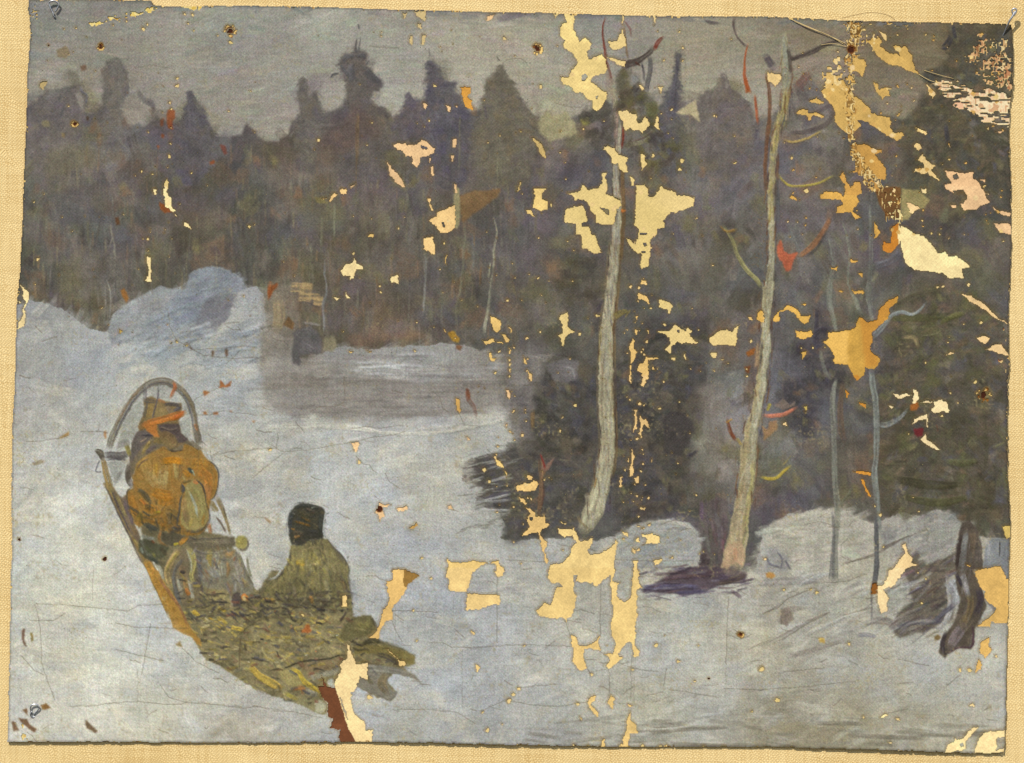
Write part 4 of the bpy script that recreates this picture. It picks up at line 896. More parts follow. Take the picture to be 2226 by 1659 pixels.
line(S(3,[(1500,400,44),(1560,560,40),(1620,700,40),(1700,860,36),(1740,960,24)]), (86,84,76), ident=S_STRUT[2]); line(S(3,[(1640,480,30),(1650,640,40),(1710,800,40)]), (102,102,90), ident=S_STRUT[2])
# carved side frame
poly(S(3,[(480,400),(640,360),(780,350),(850,520),(870,700),(950,900),(1000,1040),(840,1200),(650,1210),(560,1050),(520,850),(430,800),(430,640)]), (98,88,76), S_BASK, 1.5, .5, 1, .9)
for p, c in (([(600,800,50),(640,960,60),(660,1060,40)], (138,138,130)), ([(760,820,50),(810,980,60),(830,1160,40)], (138,138,134)), ([(710,800,60),(730,960,70),(750,1040,50)], (118,92,64)), ([(640,620,90),(680,740,100)], (104,86,72)), ([(730,980,60),(760,1030,70)], (160,100,56)), ([(560,480,50),(600,420,60)], (112,100,66))):
    line(S(3,p), c, alpha=.85)
line(S(3,[(690,505,40),(620,590,50),(560,690,50),(545,800,56),(565,950,66),(600,1080,66),(660,1210,40)]), (74,74,80), ident=S_BASK)
line(S(3,[(620,370,80),(540,480,90),(480,600,96),(440,700,90),(460,830,80),(500,950,50)]), (150,128,90), ident=S_STRUT[0], ridge=1.1)
line(S(3,[(600,400,30),(490,570,36),(430,690,30)]), (146,132,74), ident=S_STRUT[0], alpha=.8)
line(S(3,[(750,350,60),(820,450,80),(840,560,80),(820,680,70),(800,760,60),(840,880,50)]), (150,142,92), ident=S_STRUT[1], ridge=1.1)
line(S(3,[(730,380,30),(790,560,40),(790,720,40)]), (142,144,128), ident=S_STRUT[1], alpha=.8)
line(S(3,[(870,760,60),(920,830,70),(960,950,40),(990,1060,20)]), (72,66,70), alpha=.9)
line(S(3,[(300,600,50),(350,700,60),(390,830,40)]), (150,150,140), alpha=.9)
poly(S(3,[(1400,1060),(1480,1010),(1540,1030),(1570,1130),(1520,1220),(1420,1230)]), (70,62,66), None, 1, 0, 1)
poly(S(3,[(1560,1050),(1610,1035),(1655,1080),(1645,1140),(1600,1160),(1560,1120)]), (190,112,58), None, 1, 0, 1)
poly(S(3,[(1020,960),(1300,970),(1420,1060),(1390,1200),(1200,1180),(1060,1100)]), (134,122,90), S_BASK, 2, 1, 2, .8)
line(S(3,[(1380,1070,30),(1400,1150,30),(1410,1210,20)]), (140,140,142), alpha=.8)
line(S(3,[(740,1280,60),(800,1370,60),(900,1440,40)]), (66,66,64), ident=S_BASK)
for p in ([(1210,1400,60),(1330,1470,40)], [(850,1310,70),(900,1350,60)], [(1080,1400,40),(1130,1420,30)], [(1230,1250,40),(1300,1290,50)], [(1400,1540,60),(1560,1570,60)], [(1300,1490,30),(1360,1590,30)]):
    line(S(3,p), [(176,150,66),(160,134,60),(170,140,78)][rng.integers(3)], ident=S_BASK)
line(S(3,[(1200,1275,16),(1290,1225,16)]), (62,56,44), ident=S_BASK)
line(S(3,[(1560,1600,8),(1700,1490,10),(1860,1415,10)]), (74,66,52), ident=S_BASK)
# rail and knob
poly(S(2,[(1230,1125),(1300,1165),(1500,1165),(1700,1160),(1930,1155),(1950,1290),(1700,1310),(1300,1320),(1210,1230)]), (90,84,76), S_RAIL, 1.2, 0, 1)
line(S(2,[(1240,1130,26),(1320,1180,22),(1500,1180,16),(1800,1165,16)]), (62,60,64), ident=S_RAIL); line(S(2,[(1300,1235,16),(1500,1230,10)]), (128,120,104), ident=S_RAIL); line(S(2,[(1600,1230,60),(1880,1230,50)]), (98,90,84), ident=S_RAIL, alpha=.7)
line(S(2,[(1340,1350,40),(1480,1400,26)]), (86,82,86), ident=S_RAIL, alpha=.7)
poly(S(2,[(1940,1180),(1990,1130),(2070,1130),(2120,1180),(2130,1260),(2090,1330),(2010,1340),(1950,1290)]), (140,132,84), S_KNOB, 1, 0, 1)
line(S(2,[(2120,1190,20),(2135,1270,30),(2080,1340,40),(1990,1330,50)]), (82,76,72), ident=S_KNOB); line(S(2,[(1990,1220,50),(2020,1190,50),(2040,1230,40)]), (162,152,88), ident=S_KNOB)
# tail of the sleigh: rails, runner end, straw ends
poly(S(5,[(1500,490),(1620,470),(1850,480),(2010,530),(2140,600),(2110,665),(2000,650),(1880,600),(1720,560),(1540,560)]), (106,96,64), S_SLAT, 1.2, .5, 1)
line(S(5,[(1740,560,30),(1860,590,50),(1960,650,50),(2000,680,30)]), (60,56,58), ident=S_SLAT); line(S(5,[(1520,590,50),(1700,640,60),(1850,660,50)]), (96,88,72), ident=S_SLAT)
line(S(5,[(1600,470,30),(1700,420,60),(1800,440,50)]), (50,48,42), ident=S_SLAT); line(S(5,[(1500,500,30),(1580,520,24),(1660,505,14)]), (66,60,50), ident=S_SLAT)
poly(S(5,[(1560,680),(1700,660),(1880,690),(2000,710),(2130,760),(2200,850),(2100,800),(1980,760),(1890,750),(1860,840),(1900,920),(1960,945),(1940,990),(1880,1035),(1790,1000),(1640,930),(1540,880)]), (110,106,102), S_RUN, 1.2, .5, 1)
line(S(5,[(1850,760,60),(1800,850,90),(1860,950,60)]), (98,88,74), ident=S_RUN); line(S(5,[(1600,700,60),(1800,710,60),(2050,750,50)]), (118,116,114), ident=S_RUN)
line(S(5,[(1650,790,40),(1700,850,40)]), (80,76,66), ident=S_RUN); line(S(5,[(1850,1000,18),(1900,980,14)]), (160,160,150)); line(S(5,[(1900,960,20),(1950,950,24),(1880,1030,16)]), (98,98,102), ident=S_RUN)
line(S(5,[(2120,760,14),(2200,860,10)]), (134,130,130), alpha=.7)
for x, y in ((2100,830),(2180,860)):
    line(S(5,[(x, y, 14), (x + 110, y + 10, 8)]), (106,98,98), alpha=.7)
poly(S(5,[(760,720),(860,710),(960,790),(1010,860),(980,890),(880,880),(800,820)]), (132,122,86), S_BAR[0], 1.5, .5, 1)
line(S(5,[(880,700,30),(960,740,40),(1030,840,50),(1120,900,50),(1190,980,40)]), (160,138,58), ident=S_BAR[1], ridge=1.2)
line(S(5,[(470,665,40),(520,720,60),(580,780,70),(680,840,80),(760,890,70),(770,930,40)]), (156,132,66), ident=S_BAR[2], ridge=1.2)
line(S(5,[(770,880,24),(780,940,24)]), (78,64,54), ident=S_BAR[2])
poly(S(5,[(1000,660),(1160,640),(1400,590),(1390,680),(1200,740),(1060,760)]), (120,102,82), S_BASK, 2, 1, 1, .8)
poly(S(5,[(1080,780),(1380,690),(1370,760),(1200,800),(1120,830)]), (130,128,120), S_BASK, 2, 1, 1, .8)
poly(S(5,[(1260,830),(1300,800),(1330,850),(1320,910),(1270,890)]), (156,160,160), SNOW, 1, 0, 1)
line(S(5,[(920,910,40),(1000,900,50),(1010,950,30)]), (142,94,60)); line(S(5,[(1050,940,60),(1160,970,50)]), (128,128,124), alpha=.8)
poly(S(5,[(820,920),(980,1000),(1150,1020),(1230,1080),(1230,1170),(1100,1130),(980,1060),(880,1010)]), (124,118,92), S_BASK, 2, 1, 1, .8)
line(S(5,[(850,960,40),(940,1010,40)]), (142,132,68)); poly(S(5,[(1120,1040),(1200,1030),(1250,1090),(1220,1150),(1140,1140)]), (160,158,142), SNOW, 2, .5, 1, .85)
line(S(5,[(670,725,18),(850,690,20),(930,660,18),(1010,635,18),(1150,620,18),(1260,610,16),(1360,580,14),(1440,570,12)]), (46,44,42), ident=S_BASK, bristle=.2)
line(S(5,[(490,600,22),(620,625,24)]), (58,54,56), ident=S_BASK); line(S(5,[(375,700,6),(380,500,8),(390,380,6)]), (64,50,44), ident=S_BASK); line(S(5,[(390,360,6),(480,280,8),(600,210,6)]), (66,58,48), ident=S_BASK)
line(S(5,[(1100,255,16),(1200,225,22),(1290,180,14)]), (160,140,84), ident=S_BASK); line(S(5,[(1140,275,10),(1270,215,12)]), (148,130,80), ident=S_BASK); line(S(5,[(930,295,22),(1010,280,22)]), (146,128,80), ident=S_BASK)
poly(S(5,[(1000,320),(1060,250),(1100,310),(1050,360),(1000,350)]), (144,78,46), S_BASK, 2, .5, 1, .9)
line(S(5,[(850,220,30),(920,250,30)]), (146,138,100), ident=S_BASK)
for p in ([(1440,140),(1390,230)], [(1500,430),(1560,400)]):
    line(S(5,p), (52,46,48), 5)
poly(S(5,[(1400,300),(1500,190),(1600,165),(1690,175),(1745,250),(1740,320),(1650,380),(1560,400),(1460,430),(1380,400)]), (82,77,58), SACK, 2, .5, 1, .95)
for p, c in (([(1560,250,60),(1620,290,60),(1680,240,50)], (106,100,66)), ([(1540,310,40),(1640,330,30)], (120,112,80)), ([(1480,260,50),(1440,340,60)], (70,68,54)), ([(1700,200,30),(1740,280,30)], (62,58,50))):
    line(S(5,p), c, ident=SACK, alpha=.8)

# dark gaps between horse, collar and bow
poly(S(1,[(590,1280),(620,1100),(650,960),(720,850),(790,800),(1290,740),(1400,1000),(1480,1090),(1590,1160),(1400,1180),(1000,1140),(820,1220),(700,1330),(640,1480),(560,1600),(540,1480)]), (88,78,68), H_COL, 1.2, 0, 1, .95)
mix(-12, -6, -8)
mix(8, 7, 4)
poly(S(2,[(110,470),(190,520),(240,560),(330,500),(360,760),(430,950),(520,1150),(500,1260),(400,1130),(300,950),(200,760)]), (108,94,78), S_SHAFT[0], 1.5, .5, 1, .95)
for p, c in (([(300,560,60),(320,700,70),(380,860,60),(430,1000,40)], (92,80,84)), ([(170,530,50),(240,700,60),(300,850,50)], (132,120,78)), ([(80,430,26),(150,600,30),(230,780,30),(300,930,30),(380,1090,26)], (70,66,74)), ([(400,980,60),(460,1090,60)], (112,94,66))):
    line(S(2,p), c, ident=S_SHAFT[0], alpha=.8)
mix()
def scrub(ident, x0, y0, x1, y1, n, ln, wd_, ang, pal, al=.8, ridge=.9):
    for _ in range(n):
        x, y = rng.uniform(x0, x1), rng.uniform(y0, y1)
        r_, c_ = at(x, y)
        if IDM[r_, c_] == ident:
            dab(x, y, rng.uniform(*ln), rng.uniform(*wd_), ang + rng.normal(0, .45), rgb(pal[rng.integers(len(pal))]) * rng.uniform(.9, 1.1), al * rng.uniform(.6, 1.1), ridge)
scrub(S_BASK, 390, 1240, 860, 1530, 620, (8,26), (4,9), .2, [(66,62,54),(82,74,56),(54,52,50),(122,110,76),(158,146,100),(138,122,66),(112,80,62),(96,94,78),(174,160,112),(128,122,98),(86,84,88)])
scrub(S_BASK, 430, 1290, 800, 1340, 160, (10,30), (4,8), .1, [(58,56,54),(70,64,56),(84,76,60),(62,60,66)], .75)
scrub(S_BASK, 380, 1330, 720, 1430, 120, (6,16), (3,6), .3, [(186,168,96),(178,166,128),(192,160,72),(150,138,100)], .8)
scrub(S_DASH, 415, 1190, 560, 1300, 130, (12,34), (4,8), 1.5, [(84,82,84),(140,138,126),(112,104,96),(150,136,88),(98,96,104),(128,98,70),(158,156,146)], .6)
scrub(S_SLAT, 760, 1395, 910, 1450, 40, (14,40), (3,7), .35, [(76,68,54),(132,120,76),(96,86,64)], .6); scrub(S_RUN, 770, 1440, 920, 1525, 40, (12,34), (4,8), .4, [(84,82,80),(132,130,126),(104,98,88)], .6)
mix(-12, -6, -8)
# horse: body first, then tail, straps, head, bow
body = S(1,[(640,1480),(690,1330),(760,1240),(850,1190),(980,1130),(1060,1080),(1160,1150),(1320,1140),(1350,1040),(1470,1090),(1570,1150),(1640,1250),(1760,1350),(1812,1450),(1818,1560)]) + S(2,[(1695,260),(1680,420),(1645,540),(1570,600),(1555,760),(1550,900),(1480,1060),(1400,1120),(1200,1130),(1000,1080),(940,1060),(840,1060),(800,1040),(700,970),(600,940),(500,1010),(430,950),(370,760),(325,600),(330,470),(420,410),(405,260)])
poly(body, (158,118,66), H_BODY, 1.2, .5, 1, .97)
for p, c in (([(480,120,110),(560,60,130),(700,0,120)], (170,134,78)), ([(500,280,150),(560,340,150),(640,380,140)], (168,130,76)), ([(660,150,120),(700,280,140),(760,380,130)], (172,144,96)), ([(880,150,140),(860,280,160),(860,380,130)], (172,150,104)), ([(560,120,110),(620,260,110)], (164,132,82)),
             ([(1040,40,70),(1060,160,70),(1060,280,60)], (158,138,92)), ([(760,60,60),(740,200,60)], (168,130,62)), ([(960,120,50),(980,300,60)], (162,122,66)), ([(1130,60,50),(1120,180,60),(1100,300,50)], (116,96,74)),
             ([(1260,60,150),(1400,60,160),(1560,90,120)], (182,130,62)), ([(1400,160,140),(1520,260,150),(1560,400,120)], (188,124,62)), ([(1560,420,90),(1540,520,80),(1540,580,60)], (184,126,80)), ([(1500,380,60),(1530,480,60)], (190,134,86)), ([(1620,130,50),(1660,280,40),(1640,420,40)], (168,122,64)),
             ([(700,470,120),(860,520,150),(1000,520,130)], (178,118,50)), ([(800,600,110),(900,620,120),(1000,600,100)], (168,112,48)), ([(860,20,90),(1000,0,100),(1150,20,90)], (192,126,44)), ([(380,520,100),(420,700,120),(470,860,90)], (156,108,54)), ([(600,700,120),(720,740,120),(800,780,80)], (164,112,52)),
             ([(700,880,120),(820,900,140),(900,960,110)], (152,106,58)), ([(480,880,60),(520,800,60),(540,920,60)], (136,116,58)), ([(960,760,140),(1000,860,160),(980,980,140)], (104,90,72)), ([(540,600,50),(600,660,40)], (204,122,60)), ([(760,780,40),(820,770,30)], (158,138,54)), ([(1590,650,90),(1650,740,80)], (128,104,62)),
             ([(620,960,70),(700,1010,80),(780,1040,60)], (84,80,74)), ([(1080,1020,100),(1000,1060,110)], (74,70,76)), ([(1200,1030,90),(1360,1040,100),(1460,1000,60)], (96,88,78)), ([(1550,980,60),(1570,1080,50)], (172,104,58)), ([(620,830,16),(760,820,20),(880,760,12)], (110,88,52))):
    line(S(2,p), c, ident=H_BODY, alpha=.78, bristle=.6)
line(S(2,[(480,440,60),(560,500,80),(620,560,80),(680,640,50)]), (92,82,68), ident=H_BODY, alpha=.85)
poly(S(2,[(1215,110),(1270,125),(1320,180),(1300,215),(1250,185)]), (76,76,70), H_BODY, 1, 0, 1); line(S(2,[(1300,160,20),(1330,230,16)]), (160,160,140), ident=H_BODY)
line(S(2,[(1180,170,60),(1240,220,70)]), (192,128,48), ident=H_BODY, alpha=.8); line(S(2,[(1150,260,40),(1180,300,40)]), (164,136,92), ident=H_BODY)
line(S(2,[(480,130,20),(540,40,24),(640,-20,20)]), (100,78,72), ident=H_BODY, alpha=.8)
for p in ([(1510,0,20),(1620,60,24),(1680,150,22),(1695,280,16),(1670,440,14),(1620,560,20),(1560,590,18)], [(400,400,20),(330,470,26),(330,620,16),(380,800,16),(410,900,14)]):
    line(S(2,p), (84,78,78), ident=H_BODY, alpha=.85)
scrub(H_BODY, 275, 960, 480, 1170, 150, (12,34), (4,8), 1.2, [(150,112,58),(166,128,76),(128,96,56),(176,122,64),(140,114,74)], .45, .7)
scrub(H_BODY, 275, 1090, 400, 1170, 90, (10,30), (4,8), 1.0, [(84,74,62),(124,92,52),(70,68,66),(146,104,60),(106,90,66)], .65, .7)
tail = S(2,[(1170,420),(1230,340),(1310,290),(1400,350),(1450,430),(1490,560),(1510,700),(1540,760),(1530,900),(1460,1010),(1340,1050),(1200,1040),(1120,960),(1130,800),(1160,640),(1190,520)])
poly(tail, (160,140,92), H_TAIL, 1, .5, 1)
for p, c in (([(1290,360,70),(1400,500,80),(1440,700,70),(1420,880,70)], (164,150,98)), ([(1250,460,20),(1300,580,40),(1350,700,46),(1380,860,24)], (170,172,160)), ([(1180,560,70),(1190,720,80),(1230,880,90)], (166,130,88)), ([(1200,800,90),(1230,930,100)], (132,108,80)), ([(1280,900,60),(1260,980,50)], (158,134,80)), ([(1480,820,40),(1450,960,50)], (152,116,64)), ([(1220,410,30),(1260,520,30)], (176,156,110)), ([(1330,320,50),(1370,340,50)], (188,122,78))):
    line(S(2,p), c, ident=H_TAIL, alpha=.8, bristle=.65)
line(S(2,[(1140,380,40),(1160,430,70),(1150,480,40)]), (82,76,76), ident=H_TAIL); line(S(2,[(1160,480,26),(1120,620,30),(1110,760,30),(1080,900,30),(1070,1000,20)]), (92,86,82), ident=H_TAIL, alpha=.9)
line(S(2,[(1340,280,16),(1440,370,30),(1490,500,20),(1505,640,14),(1550,760,16),(1560,880,26),(1500,1000,50),(1430,1080,50)]), (82,74,70), ident=H_TAIL, alpha=.9)
line(S(2,[(1150,340,30),(1240,310,30),(1290,290,24)]), (112,92,62), ident=H_TAIL)
line(S(2,[(830,1060,40),(800,1160,40),(830,1240,36),(920,1290,30)]), (160,112,70)); poly(S(2,[(840,1090),(1000,1080),(1200,1150),(1100,1240),(1000,1290),(900,1270),(840,1200)]), (96,84,70), H_BODY, 1.5, .5, 1, .9)
line(S(2,[(1120,1250,60),(1170,1200,70),(1220,1160,50)]), (176,124,60)); line(S(2,[(1040,1260,40),(1080,1250,30)]), (176,154,62))
line(S(2,[(540,1120,40),(620,1160,60),(740,1190,50)]), (156,156,146)); line(S(2,[(700,1220,40),(720,1240,30)]), (120,70,50)); poly(S(2,[(480,1200),(600,1180),(700,1240),(800,1280),(960,1310),(900,1420),(800,1500),(700,1520),(580,1460),(500,1360)]), (92,86,70), S_BASK, 2, 1, 1, .85)
for p, c in (([(540,1330,50),(560,1380,40)], (140,140,128)), ([(720,1400,40),(740,1440,30)], (156,142,80)), ([(840,1330,60),(900,1400,60)], (84,72,58)), ([(640,1440,40),(800,1540,50)], (76,76,68)), ([(600,1300,40),(680,1380,40)], (108,104,66))):
    line(S(2,p), c, alpha=.8)
mix(12, 11, 6)
# inside of the bow: snow showing through, then head, collar, straps
poly(S(1,[(620,560),(760,420),(780,520),(740,700),(680,850),(640,960),(560,1010),(420,1060),(470,880),(520,740)]), (152,153,146), SNOW, 1, 0, 1, .9)
poly(S(1,[(1270,330),(1360,440),(1410,600),(1430,800),(1420,960),(1380,1000),(1330,960),(1280,900),(1270,760),(1360,700),(1340,560),(1300,540),(1290,470),(1220,420)]), (154,156,150), SNOW, 1, 0, 1, .9)
poly(S(1,[(840,280),(970,230),(1180,240),(1200,330),(1120,420),(980,440),(850,420)]), (142,142,138), SNOW, 1, 0, 1, .9)
head = S(1,[(780,430),(880,390),(1000,440),(1100,460),(1200,470),(1300,490),(1310,570),(1270,740),(1290,900),(1390,990),(1340,1040),(1180,1130),(1060,1060),(900,960),(720,880),(700,820),(760,690),(790,560)])
poly(head, (112,94,64), H_HEAD, 1.2, .5, 1, .96)
for p, c in (([(880,500,80),(870,600,80),(850,700,70)], (134,112,66)), ([(990,540,90),(1000,640,100),(1060,600,80)], (134,116,78)), ([(800,440,60),(860,450,70),(940,460,50)], (66,62,64)), ([(980,260,24),(980,380,26),(960,480,24),(930,600,24),(900,720,20)], (76,70,76)), ([(1060,510,50),(1180,500,60),(1290,520,50)], (62,58,62)), ([(1200,590,50),(1270,560,60),(1240,540,30)], (70,68,76)),
             ([(800,560,50),(790,660,50)], (78,74,66)), ([(1120,560,60),(1160,620,50)], (108,94,80)), ([(1000,440,40),(1060,470,40)], (126,90,64)), ([(830,470,30),(820,560,30)], (84,80,76))):
    line(S(1,p), c, ident=H_HEAD, alpha=.85)
line(S(1,[(740,820,70),(840,770,90),(1000,720,90),(1120,690,90),(1240,660,110),(1350,620,60)]), (162,98,46), ident=H_BELT, bristle=.35); line(S(1,[(1200,700,60),(1290,640,70),(1340,600,40)]), (150,82,40), ident=H_BELT)
poly(S(1,[(800,800),(960,780),(980,880),(1000,960),(900,940),(820,900)]), (168,108,56), H_BELT, 1, 0, 1)
poly(S(1,[(980,780),(1120,760),(1270,770),(1290,900),(1390,980),(1380,1010),(1260,1040),(1220,940),(1140,900),(1020,880)]), (76,66,66), H_COL, 1.2, 0, 1)
line(S(1,[(1010,810,16),(1130,850,16),(1250,830,16)]), (98,86,78), ident=H_COL); line(S(1,[(1020,900,70),(1120,920,80),(1190,980,80),(1200,1060,60)]), (112,90,66), ident=H_COL); line(S(1,[(1140,900,14),(1230,980,16),(1240,1060,20),(1160,1130,30),(1080,1120,20)]), (86,76,58), ident=H_COL)
line(S(1,[(1150,1140,30),(1220,1150,26),(1310,1130,24)]), (72,62,52), ident=H_COL)
poly(S(1,[(610,1110),(640,960),(700,870),(800,860),(910,930),(880,970),(780,1060),(700,1180),(620,1290),(590,1200)]), (92,84,82), H_COL, 1.2, 0, 1)
line(S(1,[(760,930,16),(850,930,30),(910,940,20)]), (58,56,62), ident=H_COL); line(S(1,[(820,970,10),(740,1020,14)]), (146,126,104), ident=H_COL); line(S(1,[(880,1010,50),(820,1100,60),(770,1190,50)]), (126,108,66), ident=H_BELT); line(S(1,[(960,1080,40),(880,1120,60),(820,1170,50)]), (84,74,74), ident=H_COL)
line(S(1,[(1000,1020,60),(960,1000,60),(930,1020,40)]), (106,92,58), ident=H_COL)
line(S(1,[(650,1000,60),(640,1150,70),(620,1290,50)]), (84,78,74), ident=H_COL, alpha=.9)
# tug and bow tip at the near side
line(S(1,[(240,1200,80),(330,1200,100),(450,1210,110),(580,1180,90)]), (84,80,82), ident=S_SHAFT[0]); line(S(1,[(270,1270,20),(380,1260,24),(540,1270,26)]), (74,70,80), ident=S_SHAFT[0])
line(S(1,[(540,1060,60),(570,1140,60),(590,1200,50)]), (112,104,62)); line(S(1,[(390,1180,16),(430,1140,14),(490,1100,12)]), (140,134,124))
poly(S(1,[(420,1050),(520,980),(590,1000),(600,1060),(480,1100),(400,1120)]), (116,114,110), None, 1, 0, 1, .7)
line(S(1,[(130,1140,50),(180,1170,90),(220,1250,60)]), (74,68,60), ident=S_SHAFT[0])
line(S(1,[(170,1280,14),(140,1350,16),(120,1420,16),(160,1435,16),(190,1425,16)]), (88,86,94), ident=S_SHAFT[0], taper=False)
line(S(1,[(590,1300,60),(560,1420,70),(580,1560,80),(640,1650,60)]), (88,80,74), ident=H_COL, alpha=.9)
poly(S(1,[(270,1310),(360,1290),(520,1290),(520,1400),(460,1540),(400,1560),(340,1470)]), (150,151,146), SNOW, 1, 0, 1, .9); line(S(1,[(480,1420,40),(420,1500,50),(380,1600,50)]), (112,110,106), alpha=.7)
arc = [(300,1120,80),(335,980,95),(395,850,100),(455,730,100),(535,580,98),(615,455,92),(695,355,90),(785,262,90),(900,205,96),(1040,180,110),(1160,208,104),(1270,285,98),(1355,375,98),(1420,480,100),(1455,600,96),(1478,720,92),(1505,850,92),(1525,960,100),(1550,1090,96)]
line(S(1,arc), (98,91,80), ident=BOW, ridge=1.4, rough=.8)
line(S(1,[(x - 18, y - 6, 26) for x, y, w_ in arc[2:8]]), (128,106,84), ident=BOW, alpha=.85); line(S(1,[(x + 20, y + 14, 18) for x, y, w_ in arc[1:8]]), (78,76,86), ident=BOW, alpha=.9)
line(S(1,[(x, y + 24, 22) for x, y, w_ in arc[7:12]]), (74,72,74), ident=BOW, alpha=.85); line(S(1,[(x + 24, y, 24) for x, y, w_ in arc[11:18]]), (116,106,84), ident=BOW, alpha=.8); line(S(1,[(x - 26, y + 4, 14) for x, y, w_ in arc[11:17]]), (84,88,98), ident=BOW, alpha=.9)
line(S(1,[(1190,190,30),(1220,260,50),(1190,330,50),(1150,420,40)]), (140,84,56), ident=BOW, alpha=.9); line(S(1,[(1500,790,50),(1520,850,40)]), (142,100,70), ident=BOW, alpha=.8)
line(S(1,[(800,280,60),(800,360,60),(790,440,50)]), (98,94,98), ident=BOW, alpha=.7); line(S(1,[(1430,1000,50),(1500,1080,60),(1580,1120,40)]), (104,96,82), ident=BOW, alpha=.9)
line(S(1,[(420,540,10),(560,390,14),(700,270,12)]), (168,168,158), alpha=.8); line(S(1,[(1590,1020,14),(1640,1070,10)]), (92,86,82), alpha=.8)

mix(14, 13, 6)
# driver
coat = S(4,[(515,560),(640,565),(720,515),(880,488),(955,495),(1040,600),(1090,665),(1150,720),(1195,790),(1208,900),(1200,980),(1222,1100),(1240,1220),(1245,1330),(1100,1345),(900,1320),(700,1310),(560,1330),(400,1270),(200,1250),(178,1150),(215,1060),(320,975),(420,880),(480,790),(490,680)])
poly(coat, (110,103,72), P_COAT, 1.5, .5, 1, .97)
for p, c in (([(250,1130,120),(340,1030,130),(450,920,110),(520,820,100),(540,700,80)], (124,114,80)), ([(640,720,90),(620,800,90),(650,900,80)], (138,126,76)), ([(760,700,90),(820,760,90),(800,830,80)], (146,134,74)), ([(600,780,60),(650,800,60)], (160,132,56)), ([(780,880,70),(790,1000,70),(740,1100,50)], (126,116,70)),
             ([(880,700,110),(930,850,110),(960,1000,90)], (128,120,88)), ([(920,1000,80),(960,1130,70),(965,1250,40)], (134,128,98)), ([(1020,780,110),(1060,900,110),(1100,1050,80)], (112,104,78)), ([(840,560,120),(900,600,120),(960,680,90)], (122,110,82)), ([(680,620,90),(760,600,100)], (116,106,78)), ([(1000,560,50),(1080,680,60),(1170,800,60)], (88,82,76)),
             ([(680,900,40),(700,1060,40),(640,1160,40)], (90,84,62)), ([(860,880,30),(870,1060,36),(860,1200,36)], (88,82,66)), ([(480,1000,70),(490,1140,80),(440,1220,70)], (84,78,64)), ([(560,960,70),(600,1080,70)], (98,92,68)), ([(960,860,30),(1000,980,40),(1040,1120,40)], (84,82,68)), ([(1100,920,30),(1150,1060,60),(1190,1180,60)], (92,84,78)), ([(400,1210,80),(520,1260,90),(700,1250,100),(850,1270,90),(1020,1280,80)], (70,66,60)),
             ([(720,1080,40),(760,1160,50),(760,1240,40)], (72,68,60)), ([(200,1220,40),(300,1240,50)], (158,120,56)), ([(750,1210,50),(770,1250,40)], (150,100,46)), ([(1130,1020,50),(1150,1090,40)], (134,112,74)), ([(540,1080,40),(560,1200,50)], (104,96,80)), ([(740,720,14),(800,730,14)], (170,164,112)), ([(760,800,20),(850,810,20)], (160,146,104))):
    line(S(4,p), c, ident=P_COAT, alpha=.8, bristle=.6)
line(S(4,[(330,985,20),(430,880,30),(490,770,30),(510,640,26)]), (70,66,62), ident=P_COAT, alpha=.9); line(S(4,[(190,1150,16),(225,1070,20),(330,985,16)]), (80,76,62), ident=P_COAT, alpha=.8)
line(S(4,[(940,490,20),(1040,610,26),(1150,730,26),(1200,840,20),(1205,980,16),(1230,1180,16)]), (80,76,76), ident=P_COAT, alpha=.8)
mix()
scrub(P_COAT, 575, 1175, 770, 1325, 200, (12,36), (4,8), 1.45, [(84,78,60),(142,132,92),(112,104,74),(70,66,56),(154,144,104),(128,118,72),(98,92,76)], .6)
scrub(P_COAT, 570, 1285, 770, 1325, 110, (10,30), (4,8), .1, [(62,58,52),(78,70,56),(92,82,62),(70,64,66)], .7)
scrub(P_COAT, 620, 1200, 720, 1240, 40, (8,20), (4,8), 1.2, [(172,158,88),(156,142,84),(160,150,110)], .6)
mix(6, 6, 4)
hat = S(4,[(498,190),(555,115),(650,80),(790,90),(880,115),(922,190),(908,330),(902,440),(890,500),(740,510),(650,575),(520,560),(492,450),(482,300)])
poly(hat, (64,62,52), P_HAT, 1.5, .5, 1)
for p, c in (([(520,180,60),(500,300,50),(500,430,40)], (54,56,58)), ([(560,130,40),(700,100,40),(860,130,40)], (56,58,54)), ([(880,200,60),(860,340,70),(870,450,50)], (52,54,50)), ([(620,180,80),(700,260,90),(760,200,80)], (70,66,48)), ([(560,290,24),(660,320,30),(740,345,24)], (112,82,40)), ([(640,240,20),(740,290,24)], (92,72,42)),
             ([(560,430,60),(640,440,60)], (78,68,54)), ([(520,380,20),(545,390,24)], (128,92,46)), ([(570,480,40),(610,470,30)], (130,100,62)), ([(720,420,70),(800,440,80)], (58,56,52)), ([(540,195,12),(560,210,12)], (110,114,112)), ([(760,130,10),(800,120,8)], (140,144,126)), ([(700,150,40),(780,180,40)], (84,70,60))):
    line(S(4,p), c, ident=P_HAT, alpha=.85, bristle=.6)
scrub(P_HAT, 625, 1090, 712, 1185, 90, (8,22), (3,6), .5, [(48,50,46),(70,66,56),(84,74,54),(56,58,60)], .6)
for _ in range(40):
    a = rng.uniform(0, 6.28); x, y = 668 + 37 * math.cos(a), 1138 + 42 * math.sin(a)
    line([(x - 3 * math.cos(a), y - 3 * math.sin(a)), (x + 4 * math.cos(a), y + 4 * math.sin(a) + 2)], (66,64,58), 2.2, alpha=.6)
line(S(4,[(560,80,16),(700,60,10),(820,75,10)]), (84,82,80), alpha=.7); line(S(4,[(480,230,14),(460,330,10),(455,420,8)]), (98,98,98), alpha=.7)
mix(14, 12, 4)
